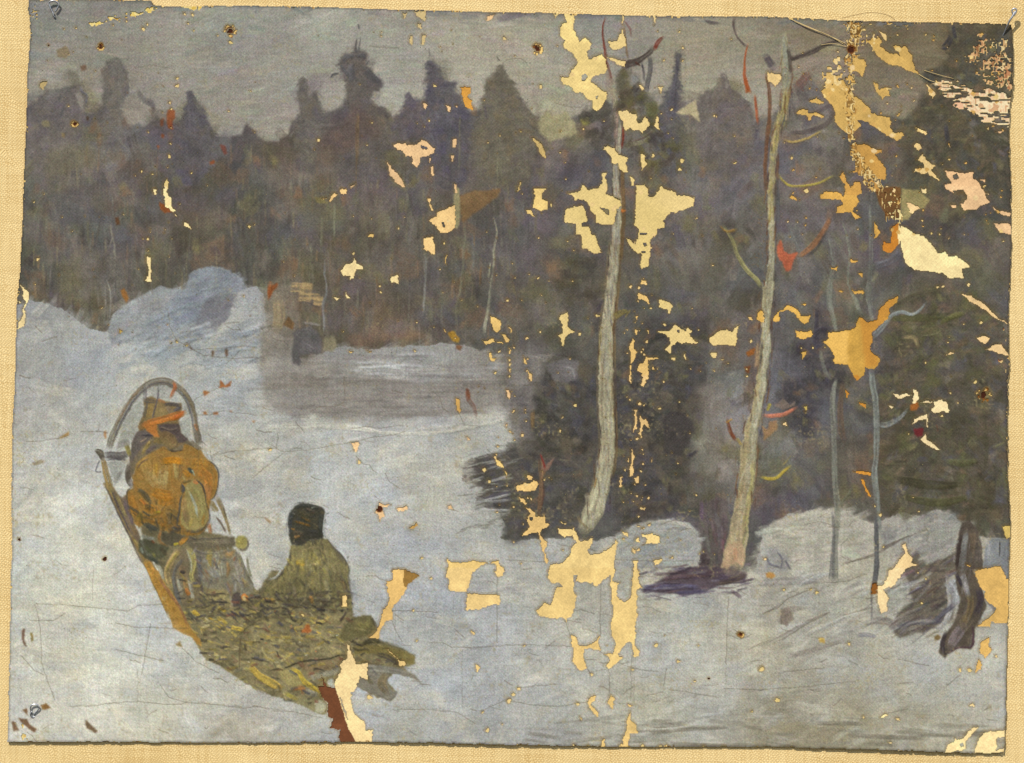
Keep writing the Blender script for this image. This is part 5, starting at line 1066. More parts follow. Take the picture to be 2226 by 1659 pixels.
# light snow hugging the outlines
for p in (S(4,[(930,150,20),(915,280,24),(905,430,26),(950,480,20),(1040,600,24),(1150,700,24),(1210,820,24)]), S(4,[(240,990,20),(330,960,24),(410,860,24)]), S(1,[(1620,1100,30),(1700,1250,30)])):
    line(p, (164,168,172), alpha=.75)
line(S(4,[(1230,960,70),(1260,1140,80),(1300,1300,60)]), (150,155,165), alpha=.6); line(S(5,[(1760,240,70),(1800,330,70)]), (150,154,164), alpha=.5); line(S(5,[(1850,430,60),(2000,470,60),(2150,560,40)]), (142,147,154), alpha=.6)
line(S(4,[(1250,1310,40),(1400,1380,40)]), (140,144,146), alpha=.6)
mix()
# ------------------------------------------------------------------ AGE: paint that has fallen off, cracks, dirt, frayed edges
CREAM = (234,206,138)
CAN[:] = rgb(CREAM) * (1 + (0.02 * VAR_B + 0.02 * VAR_M)[..., None])
CAN[..., 2] *= 1 + 0.04 * VAR_B


def loss(pts, col=None, rough=1.3, ident=0):
    w, m = pmask(pts, rough, 0, 0, 1.5)
    if w is None:
        return
    k = m > 0.5
    if col is not None:
        # the ground under the paint has its own stain there, a little beyond the edge
        w2, m2 = pmask(pts, rough, 0, 3)
        c = rgb(col) * (1 + (0.05 * VAR_M[w2] + 0.03 * VAR_F[w2])[..., None])
        CAN[w2] = np.where(m2[..., None] > 0.04, c, CAN[w2])
    # paint breaks off with a thin stained lip
    w3, m3 = pmask(pts, rough, 0, 2, 1.5)
    lip = (m3 > 0.03) & (m3 < 0.97)
    COL[w3] = np.where(lip[..., None], COL[w3] * 0.8 + rgb((132,98,48)) * 0.2, COL[w3])
    IDM[w] = np.where(k, ident, IDM[w])


def dot(x, y, r, col=None):
    a = np.linspace(0, 2 * math.pi, 9)[:-1]
    loss([(x + r * math.cos(t) * rng.uniform(.75, 1.2), y + r * math.sin(t) * rng.uniform(.75, 1.2)) for t in a], col, 0.5)


def dots(c, r, lst, col=None):
    for x, y, q in lst:
        (px, py, pr), = T(c, r, [(x, y, q)])
        dot(px, py, max(pr * 1.15, 1.5), col)


def losses(c, r, lst, col=None):
    for p in lst:
        loss(T(c, r, p), col)


KEEP = IDM.copy()
def restore(pts):
    w, m = pmask(pts, 1, 0, 0)
    IDM[w] = np.where(m > 0.5, KEEP[w], IDM[w])


PALE, GOLD, PINK, ORANGE = (253,226,164), (226,184,104), (236,196,144), (222,160,70)
losses(0,0,[[(340,740),(335,710),(380,690),(402,700),(370,760)]], (190,166,112))
dots(0,0,[(1515,670,12),(1515,730,14),(1450,875,12),(1463,930,9),(1465,1093,8),(1262,1127,9),(1455,1222,9),(1447,1335,12),(1335,1430,7),(1435,1430,7),(1208,1463,9),(1300,1487,8),(1635,1482,8),(1225,250,15),(1260,212,10),(650,235,8),(550,250,9),(640,1062,10),(1610,200,8),(1655,258,6),(1155,1500,6),(965,217,8),(1970,360,14),(1085,180,10),(1580,120,10),(1645,130,11)])
losses(0,0,[[(1310,1610),(1340,1615),(1335,1655),(1312,1655)],[(1405,1560),(1425,1520),(1440,1560),(1425,1655),(1395,1655),(1410,1610)]])
losses(0,1,[[(1312,0),(1340,0),(1335,50),(1318,45)],[(1400,-10),(1425,-10),(1430,50),(1460,80),(1465,150),(1500,190),(1480,195),(1410,150),(1405,60),(1385,40)],[(1485,210),(1525,240),(1500,235)],[(1570,285),(1600,285),(1640,340),(1620,335),(1575,315)],
  [(1260,570),(1290,580),(1285,650),(1297,740),(1290,795),(1262,795),(1235,790),(1240,770),(1268,740),(1272,700),(1255,620)],[(190,840),(240,870),(243,960),(205,1030),(222,1045),(210,1165),(135,1205),(165,1120),(195,1080),(195,1010),(215,970),(190,920)],[(165,815),(215,835),(190,850)],[(150,960),(180,955),(170,980)]], PALE)
dots(0,1,[(2127,327,15),(1265,430,12),(1285,345,7),(1285,370,7),(1272,525,8),(1222,428,6),(300,815,10),(295,115,8),(530,245,7),(1185,687,7),(1513,1308,11),(1595,1340,11),(325,600,14),(870,1018,6)])
losses(0,1,[[(1020,1200),(1045,1205),(1035,1240),(1020,1235)],[(1125,1225),(1138,1225),(1130,1248)]], (200,168,90))
losses(1,0,[[(1290,110),(1310,110),(1305,160),(1285,165)],[(1385,95),(1475,90),(1470,180),(1440,160),(1400,140)],[(1412,205),(1440,205),(1438,240),(1415,240)],[(1440,290),(1475,300),(1465,390),(1440,380)],[(1340,290),(1360,300),(1362,390),(1345,370)]], (206,182,128))
losses(1,0,[[(1995,130),(2080,115),(2020,180),(1995,180)],[(1445,875),(1490,890),(1470,935),(1450,920)],[(1650,890),(1680,910),(1690,960),(1660,950)],[(1715,905),(1755,905),(1735,922)],
  [(1195,1235),(1270,1220),(1290,1215),(1310,1235),(1400,1230),(1430,1215),(1445,1195),(1480,1210),(1520,1245),(1555,1270),(1545,1310),(1480,1340),(1430,1340),(1425,1400),(1390,1430),(1355,1390),(1360,1335),(1300,1335),(1280,1290),(1230,1285)],
  [(1145,1380),(1180,1430),(1220,1470),(1270,1520),(1300,1590),(1270,1590),(1220,1550),(1160,1490)],[(1700,1185),(1735,1185),(1725,1260),(1695,1255)],[(1685,1330),(1715,1330),(1715,1385),(1690,1370)],[(1510,1420),(1530,1420),(1545,1490),(1515,1500)],[(1500,1350),(1512,1350),(1510,1395)],
  [(825,1590),(880,1555),(840,1605)],[(745,1615),(795,1600),(797,1660),(750,1660)],[(1715,1560),(1735,1580),(1745,1655),(1715,1655)]], PINK)
restore(T(1,0,[(1430,1240),(1490,1260),(1480,1275),(1440,1270)]))
losses(1,0,[[(1770,740),(1855,745),(1855,790),(1830,820),(1860,850),(1875,940),(1830,930),(1800,870),(1780,790)]], ORANGE)
dots(1,0,[(2150,327,12),(1550,730,15),(1505,1025,12),(1460,1080,7),(1015,1048,8),(1400,1055,5),(910,720,5),(560,1195,16)])
losses(1,1,[[(757,-5),(795,-5),(795,30),(760,35)],[(660,70),(690,35),(745,50),(700,70),(660,115),(645,110)],[(580,85),(600,68),(640,70),(600,90)],[(1485,80),(1520,80),(1515,110),(1535,190),(1515,185),(1500,110)],
  [(1725,130),(1727,330),(1690,360),(1600,380),(1570,330),(1540,295),(1505,265),(1520,250),(1565,235),(1570,195),(1650,165)],[(1445,430),(1480,405),(1535,400),(1545,470),(1560,520),(1545,565),(1500,535),(1460,520)]], (244,204,138))
losses(1,1,[[(740,700),(790,640),(850,630),(860,590),(890,640),(925,650),(940,690),(890,690),(865,725),(855,770),(830,770),(825,740),(770,735)],[(1190,740),(1230,730),(1250,780),(1240,810),(1210,795),(1180,810),(1165,770)],[(680,925),(745,935),(715,960)],[(790,880),(815,920),(840,940),(790,935)]], PALE)
losses(1,1,[[(1638,570),(1650,560),(1655,650),(1640,640)],[(1618,1200),(1660,1215),(1640,1230)],[(2025,1090),(2070,1100),(2120,1150),(2115,1200),(2075,1225),(2040,1170)],[(1945,1290),(2000,1290),(2045,1270),(2060,1310),(1995,1330)],[(2060,1300),(2130,1300),(2150,1320),(2080,1315)],[(2110,1235),(2150,1240),(2200,1290),(2180,1310)],[(2005,1400),(2035,1390),(2050,1440),(2080,1450),(2060,1480),(2020,1460)],
  [(820,1385),(870,1385),(840,1405)],[(960,1375),(1015,1390),(1000,1400)],[(980,400),(1000,380),(1028,385),(1025,415),(980,415)]], (232,194,118))
dots(1,1,[(857,555,10),(1635,465,9),(1080,833,9),(1085,880,9),(1380,1385,8),(2190,1460,9),(2188,1500,10),(2192,1550,8),(2190,1600,9),(2065,1570,14),(2105,1390,10),(2170,955,12),(1400,1145,8),(1545,1180,6),(1100,1113,5),(1000,970,5),(1240,1133,6),(770,1215,5)])
restore(T(1,1,[(1605,285),(1625,285),(1640,320),(1620,325)]))
losses(2,0,[[(490,118),(575,122),(580,180),(570,230),(600,300),(620,350),(680,320),(715,350),(720,410),(690,440),(700,500),(790,480),(820,460),(840,490),(860,500),(850,540),(865,580),(840,620),(740,650),(720,690),(780,740),(860,790),(850,850),(820,910),(770,950),(740,930),(730,860),(680,830),(660,790),(580,790),(560,740),(480,720),(460,650),(530,660),(545,600),(600,550),(600,510),(560,450),(500,420),(480,380),(500,340),(450,300),(460,220),(480,200),(510,190)]], (240,211,138))
restore(T(2,0,[(640,650),(670,625),(690,650),(670,690),(640,680)])); restore(T(2,0,[(760,820),(780,815),(775,840),(760,840)]))
losses(2,0,[[(870,340),(900,350),(950,350),(990,240),(1010,280),(1020,390),(960,420),(900,425),(880,390)],[(985,130),(1002,135),(995,190),(982,230)],[(1255,140),(1275,142),(1262,230)],[(860,475),(930,500),(1020,520),(1010,570),(960,560),(900,520)],[(1130,720),(1150,725),(1180,760),(1150,770)],[(1290,740),(1330,740),(1320,800)],
  [(960,940),(1020,940),(1060,970),(1110,980),(1130,1050),(1165,1030),(1180,980),(1230,1050),(1165,1140),(1130,1110),(1090,1120),(1060,1090),(1020,1120),(990,1080),(995,1040),(960,1000)],[(1280,990),(1295,1000),(1300,1060),(1315,1110),(1295,1110),(1265,1070)],
  [(830,1250),(880,1250),(930,1270),(960,1320),(1040,1340),(1020,1390),(1040,1470),(1000,1475),(960,1440),(950,1400),(900,1400),(890,1340),(830,1280)],[(1140,1310),(1180,1320),(1180,1370),(1195,1400),(1160,1460),(1150,1390)],[(1245,1310),(1270,1310),(1260,1350),(1235,1340)],[(400,115),(450,118),(410,150)]])
losses(2,0,[[(200,1170),(240,1175),(300,1230),(330,1290),(330,1350),(290,1320),(250,1230)],[(105,1555),(125,1555),(110,1620),(90,1640)]], (206,176,112))
losses(2,0,[[(815,1470),(860,1470),(840,1500),(865,1550),(870,1620),(840,1655),(505,1655),(630,1630),(640,1580),(690,1600),(700,1640),(760,1640),(790,1580),(820,1560)],[(1110,1580),(1180,1575),(1210,1610),(1212,1655),(1110,1655),(1100,1620)],[(1320,1580),(1340,1610),(1450,1640),(1455,1656),(1290,1656)],[(1060,1500),(1095,1530),(1090,1590),(1060,1590)],[(230,1600),(300,1600),(340,1615),(305,1655),(240,1655)]])
dots(2,0,[(295,740,14),(1500,1370,18),(1410,935,12),(1475,268,9),(1505,408,9),(1920,330,8),(125,1120,8),(1330,972,9),(1380,1137,8),(1340,512,10),(1775,985,12),(1950,1160,8),(1480,1445,14),(1955,1390,12),(505,1528,9),(1415,1020,8),(1290,270,8),(830,1035,8),(1240,1520,7)])
losses(2,1,[[(235,-5),(300,-5),(310,80),(350,100),(352,170),(290,185),(220,165),(240,70)],[(165,185),(210,180),(240,240),(180,215)]], (240,206,130))
losses(2,1,[[(510,35),(600,35),(640,-5),(700,10),(760,-5),(870,-5),(840,40),(970,90),(975,150),(940,180),(930,240),(910,310),(830,300),(760,290),(760,220),(720,190),(715,140),(660,90),(580,100),(560,60)],[(505,165),(570,160),(580,140),(655,140),(680,220),(695,280),(640,290),(640,325),(700,320),(730,360),(730,400),(765,400),(790,480),(810,545),(770,560),(700,530),(690,505),(645,515),(640,400),(590,390),(585,340),(600,300),(500,285),(490,230)],
  [(1110,-5),(1212,-5),(1210,60),(1260,70),(1310,-5),(1410,10),(1460,50),(1560,55),(1610,80),(1600,140),(1560,165),(1480,190),(1440,210),(1410,195),(1340,270),(1350,330),(1285,340),(1290,380),(1230,430),(1225,470),(1230,550),(1215,660),(1160,680),(1140,640),(1160,560),(1110,550),(1060,500),(1020,420),(1060,430),(1100,470),(1125,400),(1130,340),(1095,310),(1100,150)],
  [(1300,940),(1350,950),(1420,990),(1410,1030),(1385,1075),(1370,1030),(1300,1010)],[(455,1080),(520,1040),(525,1130),(520,1170),(580,1225),(530,1240),(500,1270),(490,1340),(470,1340),(460,1270),(435,1245),(480,1230),(475,1150),(435,1110)],[(755,1075),(790,1068),(812,1080),(770,1102)],
  [(1280,1215),(1390,1215),(1440,1155),(1480,1180),(1530,1210),(1545,1185),(1590,1215),(1560,1240),(1640,1320),(1580,1330),(1530,1310),(1490,1320),(1450,1300),(1440,1330),(1410,1350),(1405,1420),(1350,1370),(1395,1330),(1395,1270),(1370,1250),(1290,1230)],[(1735,1270),(1790,1230),(1830,1210),(1880,1205),(1930,1220),(1950,1180),(2000,1165),(1970,1210),(1975,1270),(1955,1345),(1880,1330),(1760,1335),(1735,1310)],[(1735,1400),(1800,1400),(1790,1440),(1760,1445)],[(1400,1440),(1445,1440),(1440,1460),(1410,1460)],[(1535,1390),(1515,1410),(1510,1440),(1530,1460),(1560,1462),(1535,1448),(1525,1425)],[(1815,1445),(1840,1450),(1862,1465),(1835,1465)]])
restore(T(2,1,[(800,155),(870,170),(880,222),(850,212)])); restore(T(2,1,[(1460,1205),(1475,1205),(1475,1222),(1460,1222)])); restore(T(2,1,[(1165,465),(1195,462),(1200,485),(1175,490)])); restore(T(2,1,[(1140,375),(1200,378),(1195,390),(1140,388)])); restore(T(2,1,[(1150,535),(1190,535),(1190,548),(1150,552)]))
losses(2,1,[[(1150,770),(1200,780),(1190,820),(1145,810)],[(1120,880),(1160,900),(1200,920),(1230,990),(1180,960),(1120,940)],[(1075,1280),(1090,1290),(1090,1360),(1120,1390),(1080,1480),(1060,1490),(1055,1410),(1040,1360)],[(1190,1425),(1210,1440),(1215,1620),(1170,1655),(1150,1570),(1115,1550),(1130,1500),(1170,1480)],[(1210,1438),(1300,1438),(1300,1452),(1220,1462)],[(1245,1510),(1280,1550),(1250,1550)],[(1055,1500),(1065,1500),(1065,1600),(1070,1655),(1048,1655),(1045,1600)],
  [(145,1420),(175,1460),(175,1500),(155,1490)],[(185,1550),(215,1580),(212,1645),(190,1630)],[(10,1170),(45,1180),(50,1220),(40,1228),(30,1195)],[(0,1260),(20,1300),(5,1320)],[(15,1350),(45,1380),(30,1415),(20,1400)],[(1100,1085),(1122,1090),(1105,1140)],[(1105,1195),(1125,1200),(1120,1250),(1102,1240)],[(1200,1205),(1212,1205),(1210,1250)],[(2065,1100),(2105,1088),(2108,1115),(2080,1120)],[(2140,1070),(2170,1040),(2200,1050),(2205,1140),(2180,1145),(2140,1110)]], (236,196,122))
dots(2,1,[(383,137,12),(625,1240,12),(290,1222,10),(270,763,9),(1600,75,5),(1422,382,5),(30,1460,7),(35,1500,7),(30,1540,8),(15,955,8),(2090,1300,12),(1895,1490,7),(1640,1205,8),(1350,1160,12),(1230,1020,9),(1175,1020,5),(2060,1600,11),(2055,1540,10)])
losses(2,2,[[(190,-5),(212,-5),(210,40),(195,30)],[(0,135),(15,115),(30,135),(38,165),(20,180),(5,165)],[(1045,-5),(1070,10),(1070,55),(1050,40)],[(1160,-5),(1205,-5),(1170,80),(1150,60)],[(1095,270),(1115,265),(1110,340),(1120,370),(1105,410),(1125,430),(1105,440),(1085,475),(1090,400)],[(1130,320),(1150,330),(1165,360),(1200,340),(1215,390),(1230,430),(1195,420),(1175,390),(1165,450),(1145,535),(1130,480),(1145,430)],
  [(1068,600),(1080,640),(1090,660),(1095,690),(1080,760),(1085,840),(1050,840),(1055,770),(1068,700)],[(1030,715),(1045,680),(1048,718)],[(970,840),(995,840),(985,930),(965,940)],[(1085,850),(1130,840),(1130,895),(1105,900)],[(1238,680),(1248,690),(1246,720),(1240,718)],[(1150,1020),(1162,1025),(1158,1060)],[(980,1060),(1010,1050),(990,1075)]], (234,196,132))
dots(2,2,[(585,235,15),(455,455,12),(1030,160,9),(1135,225,12),(1310,262,12),(1150,795,10),(1150,1115,14),(1015,790,11),(325,870,12),(212,1040,10),(165,370,6),(1480,205,7),(165,300,6),(1060,535,7),(1465,733,8),(1900,1003,6),(1085,1055,8),(1065,990,6),(1130,1185,10),(1130,1270,9),(1680,1485,7),(1780,1505,8),(480,1472,9),(120,1590,9),(1650,1510,6)])
losses(2,2,[[(170,850),(195,830),(218,850),(210,872),(180,875)],[(80,925),(140,900),(190,900),(225,870),(260,880),(278,910),(250,960),(200,970),(90,965)],[(105,1018),(140,1030),(175,1080),(160,1092),(115,1050)],[(150,1090),(180,1110),(245,1150),(245,1180),(310,1185),(325,1155),(335,1240),(370,1250),(350,1285),(310,1290),(290,1330),(320,1380),(345,1410),(330,1480),(355,1560),(345,1590),(325,1580),(330,1520),(300,1450),(290,1370),(270,1320),(200,1330),(130,1355),(150,1310),(200,1270),(175,1220),(180,1190),(200,1160)]], (240,200,128))
restore(T(2,2,[(200,1190),(230,1190),(230,1215),(205,1215)]))
BIG = (246,213,141)
losses(2,2,[[(440,1285),(480,1295),(570,1290),(580,1275),(600,1330),(625,1400),(700,1385),(745,1370),(735,1410),(690,1480),(710,1510),(800,1500),(900,1450),(940,1380),(952,1410),(930,1480),(920,1580),(925,1656),(358,1656),(370,1600),(480,1580),(530,1520),(550,1450),(600,1410),(570,1380),(565,1350),(490,1365),(440,1330)],[(465,1225),(510,1240),(500,1250),(460,1235)],[(985,1310),(1035,1330),(1040,1365),(1010,1350)],[(1100,1365),(1140,1370),(1140,1410),(1105,1395)],[(1155,1335),(1210,1345),(1240,1320),(1260,1345),(1300,1360),(1310,1410),(1260,1420),(1190,1415),(1200,1370),(1160,1355)],[(1260,1555),(1320,1550),(1325,1580),(1270,1610)],[(1380,1545),(1420,1530),(1425,1550)],[(1075,1560),(1115,1560),(1122,1656),(1088,1656)],[(1070,1460),(1085,1470),(1080,1500)]], BIG)
losses(2,3,[[(358,-5),(930,-5),(910,80),(970,110),(945,140),(945,210),(1010,265),(1060,230),(1070,130),(1080,-5),(1132,-5),(1130,100),(1155,145),(1100,160),(1120,220),(1110,340),(1125,370),(1100,480),(1100,620),(1135,690),(1125,740),(1080,740),(1080,690),(1060,610),(1040,605),(1010,640),(950,710),(1000,740),(930,800),(880,850),(855,810),(885,760),(830,710),(900,710),(940,620),(890,550),(890,450),(910,380),(900,260),(890,130),(890,40),(860,60),(760,140),(740,100),(600,95),(600,40),(575,40),(575,170),(600,220),(585,310),(555,390),(520,410),(510,440),(480,405),(400,405),(270,380),(255,345),(320,270),(370,290),(420,190),(430,145),(485,130),(450,110),(390,110),(360,70)]], (240,206,134))
losses(2,3,[[(555,550),(590,555),(610,630),(650,640),(720,630),(770,590),(795,550),(800,570),(785,620),(800,690),(720,660),(660,670),(655,740),(685,840),(625,855),(600,830),(565,780),(575,740),(575,660),(555,640)],[(715,1070),(760,1070),(750,1110),(725,1140),(780,1210),(780,1250),(760,1240),(700,1140),(690,1120)],[(895,1055),(925,1090),(905,1190),(865,1140)],[(1025,1130),(1085,1150),(1060,1165)],[(1060,1190),(1060,1270),(1110,1320),(1115,1390),(1060,1390),(1030,1515),(985,1515),(1000,1420),(1030,1320),(1025,1270)],[(620,1240),(640,1260),(640,1300)],[(820,1440),(850,1440),(835,1490),(812,1512)]], (236,200,128))
dots(2,3,[(725,890,14),(105,1013,17),(60,1058,15),(20,1112,17),(610,1137,12),(1280,635,16),(1465,775,14),(2180,840,22),(1640,645,9),(155,640,11),(1075,845,9),(1355,555,7),(860,640,9),(2100,1205,9),(1610,945,10)])
for x in (570, 690, 815, 975, 1160, 1310, 1360, 1680, 1850):
    dots(2,3,[(x, 1500 + rng.uniform(-6, 6), rng.uniform(9, 15)), (x + 18, 1503, 8)])
losses(1,2,[[(835,562),(905,548),(880,640),(850,600)],[(1070,1065),(1190,1095),(1110,1110),(1112,1190),(1080,1230),(1062,1180),(1035,1150),(1060,1120)],[(1215,1115),(1310,1095),(1330,1115),(1240,1150)],[(1655,1090),(1690,1090),(1712,1132),(1670,1118)],[(1820,505),(1860,540),(1830,535)],[(2155,105),(2175,95),(2200,150),(2180,170)],[(2150,400),(2170,395),(2165,435)]], PINK)
losses(1,2,[[(1330,1280),(1380,1255),(1400,1230),(1406,1262),(1350,1292)],[(1730,175),(1770,180),(1770,310),(1735,270)]], (208,164,92))
dots(1,2,[(145,620,12),(905,722,15),(1975,788,14),(2015,885,12),(1440,1540,14),(1925,1195,0)][:5])
losses(1,2,[[(2065,700),(2110,710),(2145,770),(2080,750)],[(2145,790),(2170,810),(2165,855)],[(1650,1538),(1690,1575),(1830,1580),(1860,1565),(2010,1575),(1960,1600),(1890,1656),(1660,1656)],[(2020,1580),(2095,1560),(2110,1600),(2135,1620),(2132,1656),(2080,1656),(2080,1610)],[(1195,1635),(1310,1640),(1310,1656),(1195,1656)]], (240,204,128))
losses(1,3,[[(1195,-5),(1312,-5),(1310,140),(1275,210),(1190,320),(1190,420),(1130,430),(1080,520),(1080,580),(1060,580),(975,575),(1050,520),(1110,350),(1110,330),(1150,290),(1155,250),(1135,90),(1185,75)]], (234,192,118))
losses(1,3,[[(1310,-5),(1420,45),(1310,140),(1300,100)]], (152,116,58))
losses(1,3,[[(1660,-5),(1882,-5),(1820,185),(1665,175),(1665,70),(1640,50)],[(1820,195),(2105,205),(2100,290),(2030,290),(1990,310),(1930,335),(1820,335)],[(2060,-5),(2142,-5),(2125,50),(2090,50)],[(755,205),(800,210),(805,310),(760,305)],[(1145,670),(1180,690),(1240,760),(1310,790),(1290,820),(1250,810),(1230,760)],[(1900,795),(1950,830),(1910,875)],[(1850,510),(1890,530),(1885,565)]], (243,208,138))
losses(1,3,[[(585,890),(640,1000),(700,1000),(690,940),(720,910),(730,1020),(755,1150),(800,1260),(850,1370),(905,1475),(755,1475),(735,1420),(745,1360),(655,1350),(680,1270),(635,1250),(630,1130),(590,1080),(555,990),(605,990)]], (118,72,44))
losses(1,3,[[(800,620),(820,640),(880,800),(980,785),(980,930),(910,910),(870,1030),(835,1040),(850,1190),(870,1230),(945,1280),(955,1360),(1020,1360),(1015,1475),(905,1475),(830,1350),(790,1210),(740,1060),(715,980),(720,890),(750,850),(740,800),(800,740)]], (253,222,160))
line(T(1,3,[(880,1350,60),(950,1400,70),(960,1470,60)]), (0,0,0), alpha=0)
dots(1,3,[(420,375,15),(995,1080,19),(2000,1360,17),(2185,1110,16),(755,1205,9),(1370,340,9),(1520,65,13),(1960,1212,11),(2125,1310,8),(1400,600,10)])
# the torn corner with its worn yellow-brown creases
losses(3,0,[[(930,330),(1000,310),(1030,350),(1000,380),(1080,440),(1180,460),(1110,390),(1130,370),(1180,395),(1220,380),(1240,420),(1280,470),(1290,570),(1340,620),(1250,600),(1180,550),(1080,540),(1000,480),(950,420),(920,360)],[(415,830),(470,820),(540,850),(520,870),(430,855)],[(300,940),(360,900),(400,910),(410,940),(470,930),(540,970),(520,985),(450,960),(430,1000),(400,970),(310,950)],[(950,680),(980,690),(1000,740),(1080,730),(1080,780),(1100,800),(1050,800),(1030,830),(1000,790),(970,760)],
  [(515,760),(560,720),(640,680),(700,660),(740,750),(790,800),(850,830),(920,900),(930,940),(1080,980),(1100,1010),(1090,1060),(1120,1100),(1180,1100),(1210,1130),(1150,1170),(1060,1130),(960,1060),(870,1010),(820,1000),(860,1050),(760,1120),(680,1080),(620,1010),(640,940),(600,880),(550,820)],[(780,480),(880,500),(900,550),(870,600),(860,650),(820,600),(780,590)],[(1140,960),(1190,920),(1160,975)]], (214,174,98))
losses(3,0,[[(1000,255),(1050,280),(1070,340),(1040,330)],[(60,600),(170,610),(180,660),(130,720),(90,690),(65,680)],[(1310,1050),(1350,1075),(1400,1110),(1390,1130),(1320,1090)],[(1290,1200),(1330,1190),(1360,1240),(1330,1260),(1295,1230)],[(1310,1330),(1370,1285),(1410,1350),(1480,1380),(1430,1420),(1500,1490),(1510,1510),(1430,1470),(1400,1440),(1370,1460),(1285,1430),(1300,1410),(1370,1400),(1360,1360)],[(940,275),(970,280),(950,305)],[(1390,700),(1470,770),(1450,830),(1410,780)]], (240,206,140))
losses(3,0,[[(1540,1420),(1640,1430),(1700,1440),(1780,1430),(1780,1480),(1830,1520),(1870,1610),(1900,1620),(1640,1620),(1560,1580),(1540,1540),(1600,1540),(1570,1480)],[(1940,1100),(2060,1090),(2020,1115)],[(1830,1495),(1900,1500),(1880,1520)]], (236,192,142))
restore(T(3,0,[(1612,1460),(1650,1450),(1660,1490),(1620,1500)]))
losses(3,1,[[(1560,-5),(1870,-5),(1890,60),(1930,120),(1850,140),(1800,180),(1700,170),(1680,130),(1730,80),(1720,30),(1640,10)],[(1580,120),(1640,130),(1640,165),(1600,150)],[(1930,130),(2000,180),(2100,190),(2095,230),(2030,220),(1960,170)],[(1950,280),(2095,290),(2100,380),(2010,370)]], (238,196,146))
restore(T(3,1,[(1615,10),(1700,5),(1735,60),(1700,120),(1640,110)]))
losses(3,1,[[(1340,-5),(1390,-5),(1405,30),(1370,40)]], PALE)
losses(3,1,[[(640,150),(700,130),(680,90),(500,80),(510,40),(560,15),(640,20),(700,60),(720,-5),(850,-5),(810,60),(830,110),(780,190),(850,240),(800,260),(760,190),(640,200)],[(590,665),(650,640),(640,685)],[(755,580),(825,610),(760,620)],[(820,700),(860,700),(855,745)],[(640,850),(700,850),(680,870)],[(770,845),(870,850),(872,880),(800,875)],[(250,60),(270,50),(310,95),(260,85)],[(960,280),(1000,350),(1020,370),(960,420)]], (222,172,86))
losses(3,0,[[(670,1460),(700,1430),(720,1500),(760,1570),(800,1520),(850,1510),(845,1622),(720,1622),(700,1530)],[(760,1215),(880,1200),(960,1240),(1020,1240),(1020,1280),(960,1290),(1010,1350),(1065,1420),(1050,1500),(960,1490),(900,1500),(850,1430),(750,1440),(820,1410),(830,1370),(800,1310),(780,1290)]], (208,158,80))
losses(3,1,[[(1110,320),(1160,280),(1180,330),(1172,450),(1140,490),(1100,540),(1030,510),(1030,440),(1090,450)]], (200,130,48))
losses(3,1,[[(1180,300),(1240,330),(1300,370),(1380,400),(1440,460),(1490,540),(1550,520),(1580,560),(1640,560),(1700,590),(1765,650),(1690,660),(1700,745),(1640,740),(1570,750),(1530,700),(1420,690),(1300,680),(1230,630),(1200,560),(1170,420)]], (254,229,166))
losses(3,1,[[(1680,870),(1760,890),(1870,950),(1920,1010),(2000,1080),(2090,1140),(2000,1100),(1940,1060),(1880,1010),(1760,940)],[(1800,1245),(1870,1225),(1935,1250),(1880,1300)],[(1880,1345),(1970,1300),(2030,1300),(2085,1400),(2000,1380),(1940,1350)],[(1550,1385),(1590,1350),(1640,1375)],[(1230,105),(1300,130),(1340,160),(1290,190),(1280,215),(1250,180)]], (242,206,148))
losses(3,1,[[(530,1275),(580,1240),(570,1195),(680,1190),(760,1170),(800,1150),(830,1070),(870,1090),(900,1110),(980,1090),(1000,1010),(1040,960),(1090,920),(1160,900),(1150,950),(1080,1000),(1080,1080),(1040,1110),(980,1160),(940,1210),(940,1290),(920,1350),(1000,1410),(1000,1470),(950,1505),(890,1490),(870,1560),(820,1600),(790,1570),(740,1470),(640,1460),(610,1440),(620,1390),(590,1340)]], (206,160,74))
w, m = pmask(T(3,1,[(530,1275),(580,1240),(570,1195),(680,1190),(750,1175),(740,1470),(640,1460),(610,1440),(620,1390),(590,1340)]), 2, 0, 3)
CAN[w] = CAN[w] * (1 - m[..., None]) + rgb((236,188,98)) * m[..., None]
w, m = pmask(T(3,1,[(840,1080),(1160,890),(1080,1080),(960,1200),(1000,1480),(890,1500)]), 2, 0, 6)
CAN[w] = CAN[w] * (1 - m[..., None] * .7) + rgb((198,136,56)) * m[..., None] * .7
losses(3,1,[[(120,1060),(200,1000),(220,970),(320,1010),(340,1060),(430,1060),(410,1110),(380,1130),(330,1100),(300,1050),(240,1015),(170,1040),(160,1110),(110,1110)],[(305,1180),(400,1190),(435,1170),(440,1230),(370,1260),(310,1240)],[(350,965),(390,955),(375,985)],[(-5,1020),(20,1040),(20,1110),(-5,1100)],[(350,1360),(395,1360),(360,1425)]], (230,182,92))
dots(3,1,[(390,15,18),(1745,795,15),(1490,820,10),(1530,815,10),(1520,330,7),(1440,375,8),(1575,1280,8),(1850,1115,12),(1385,1450,8),(2040,435,8),(1710,1130,9),(2020,1440,12),(1600,1570,8),(445,1325,9),(350,1325,8),(545,1325,9),(1580,1240,5),(1100,340,7)])
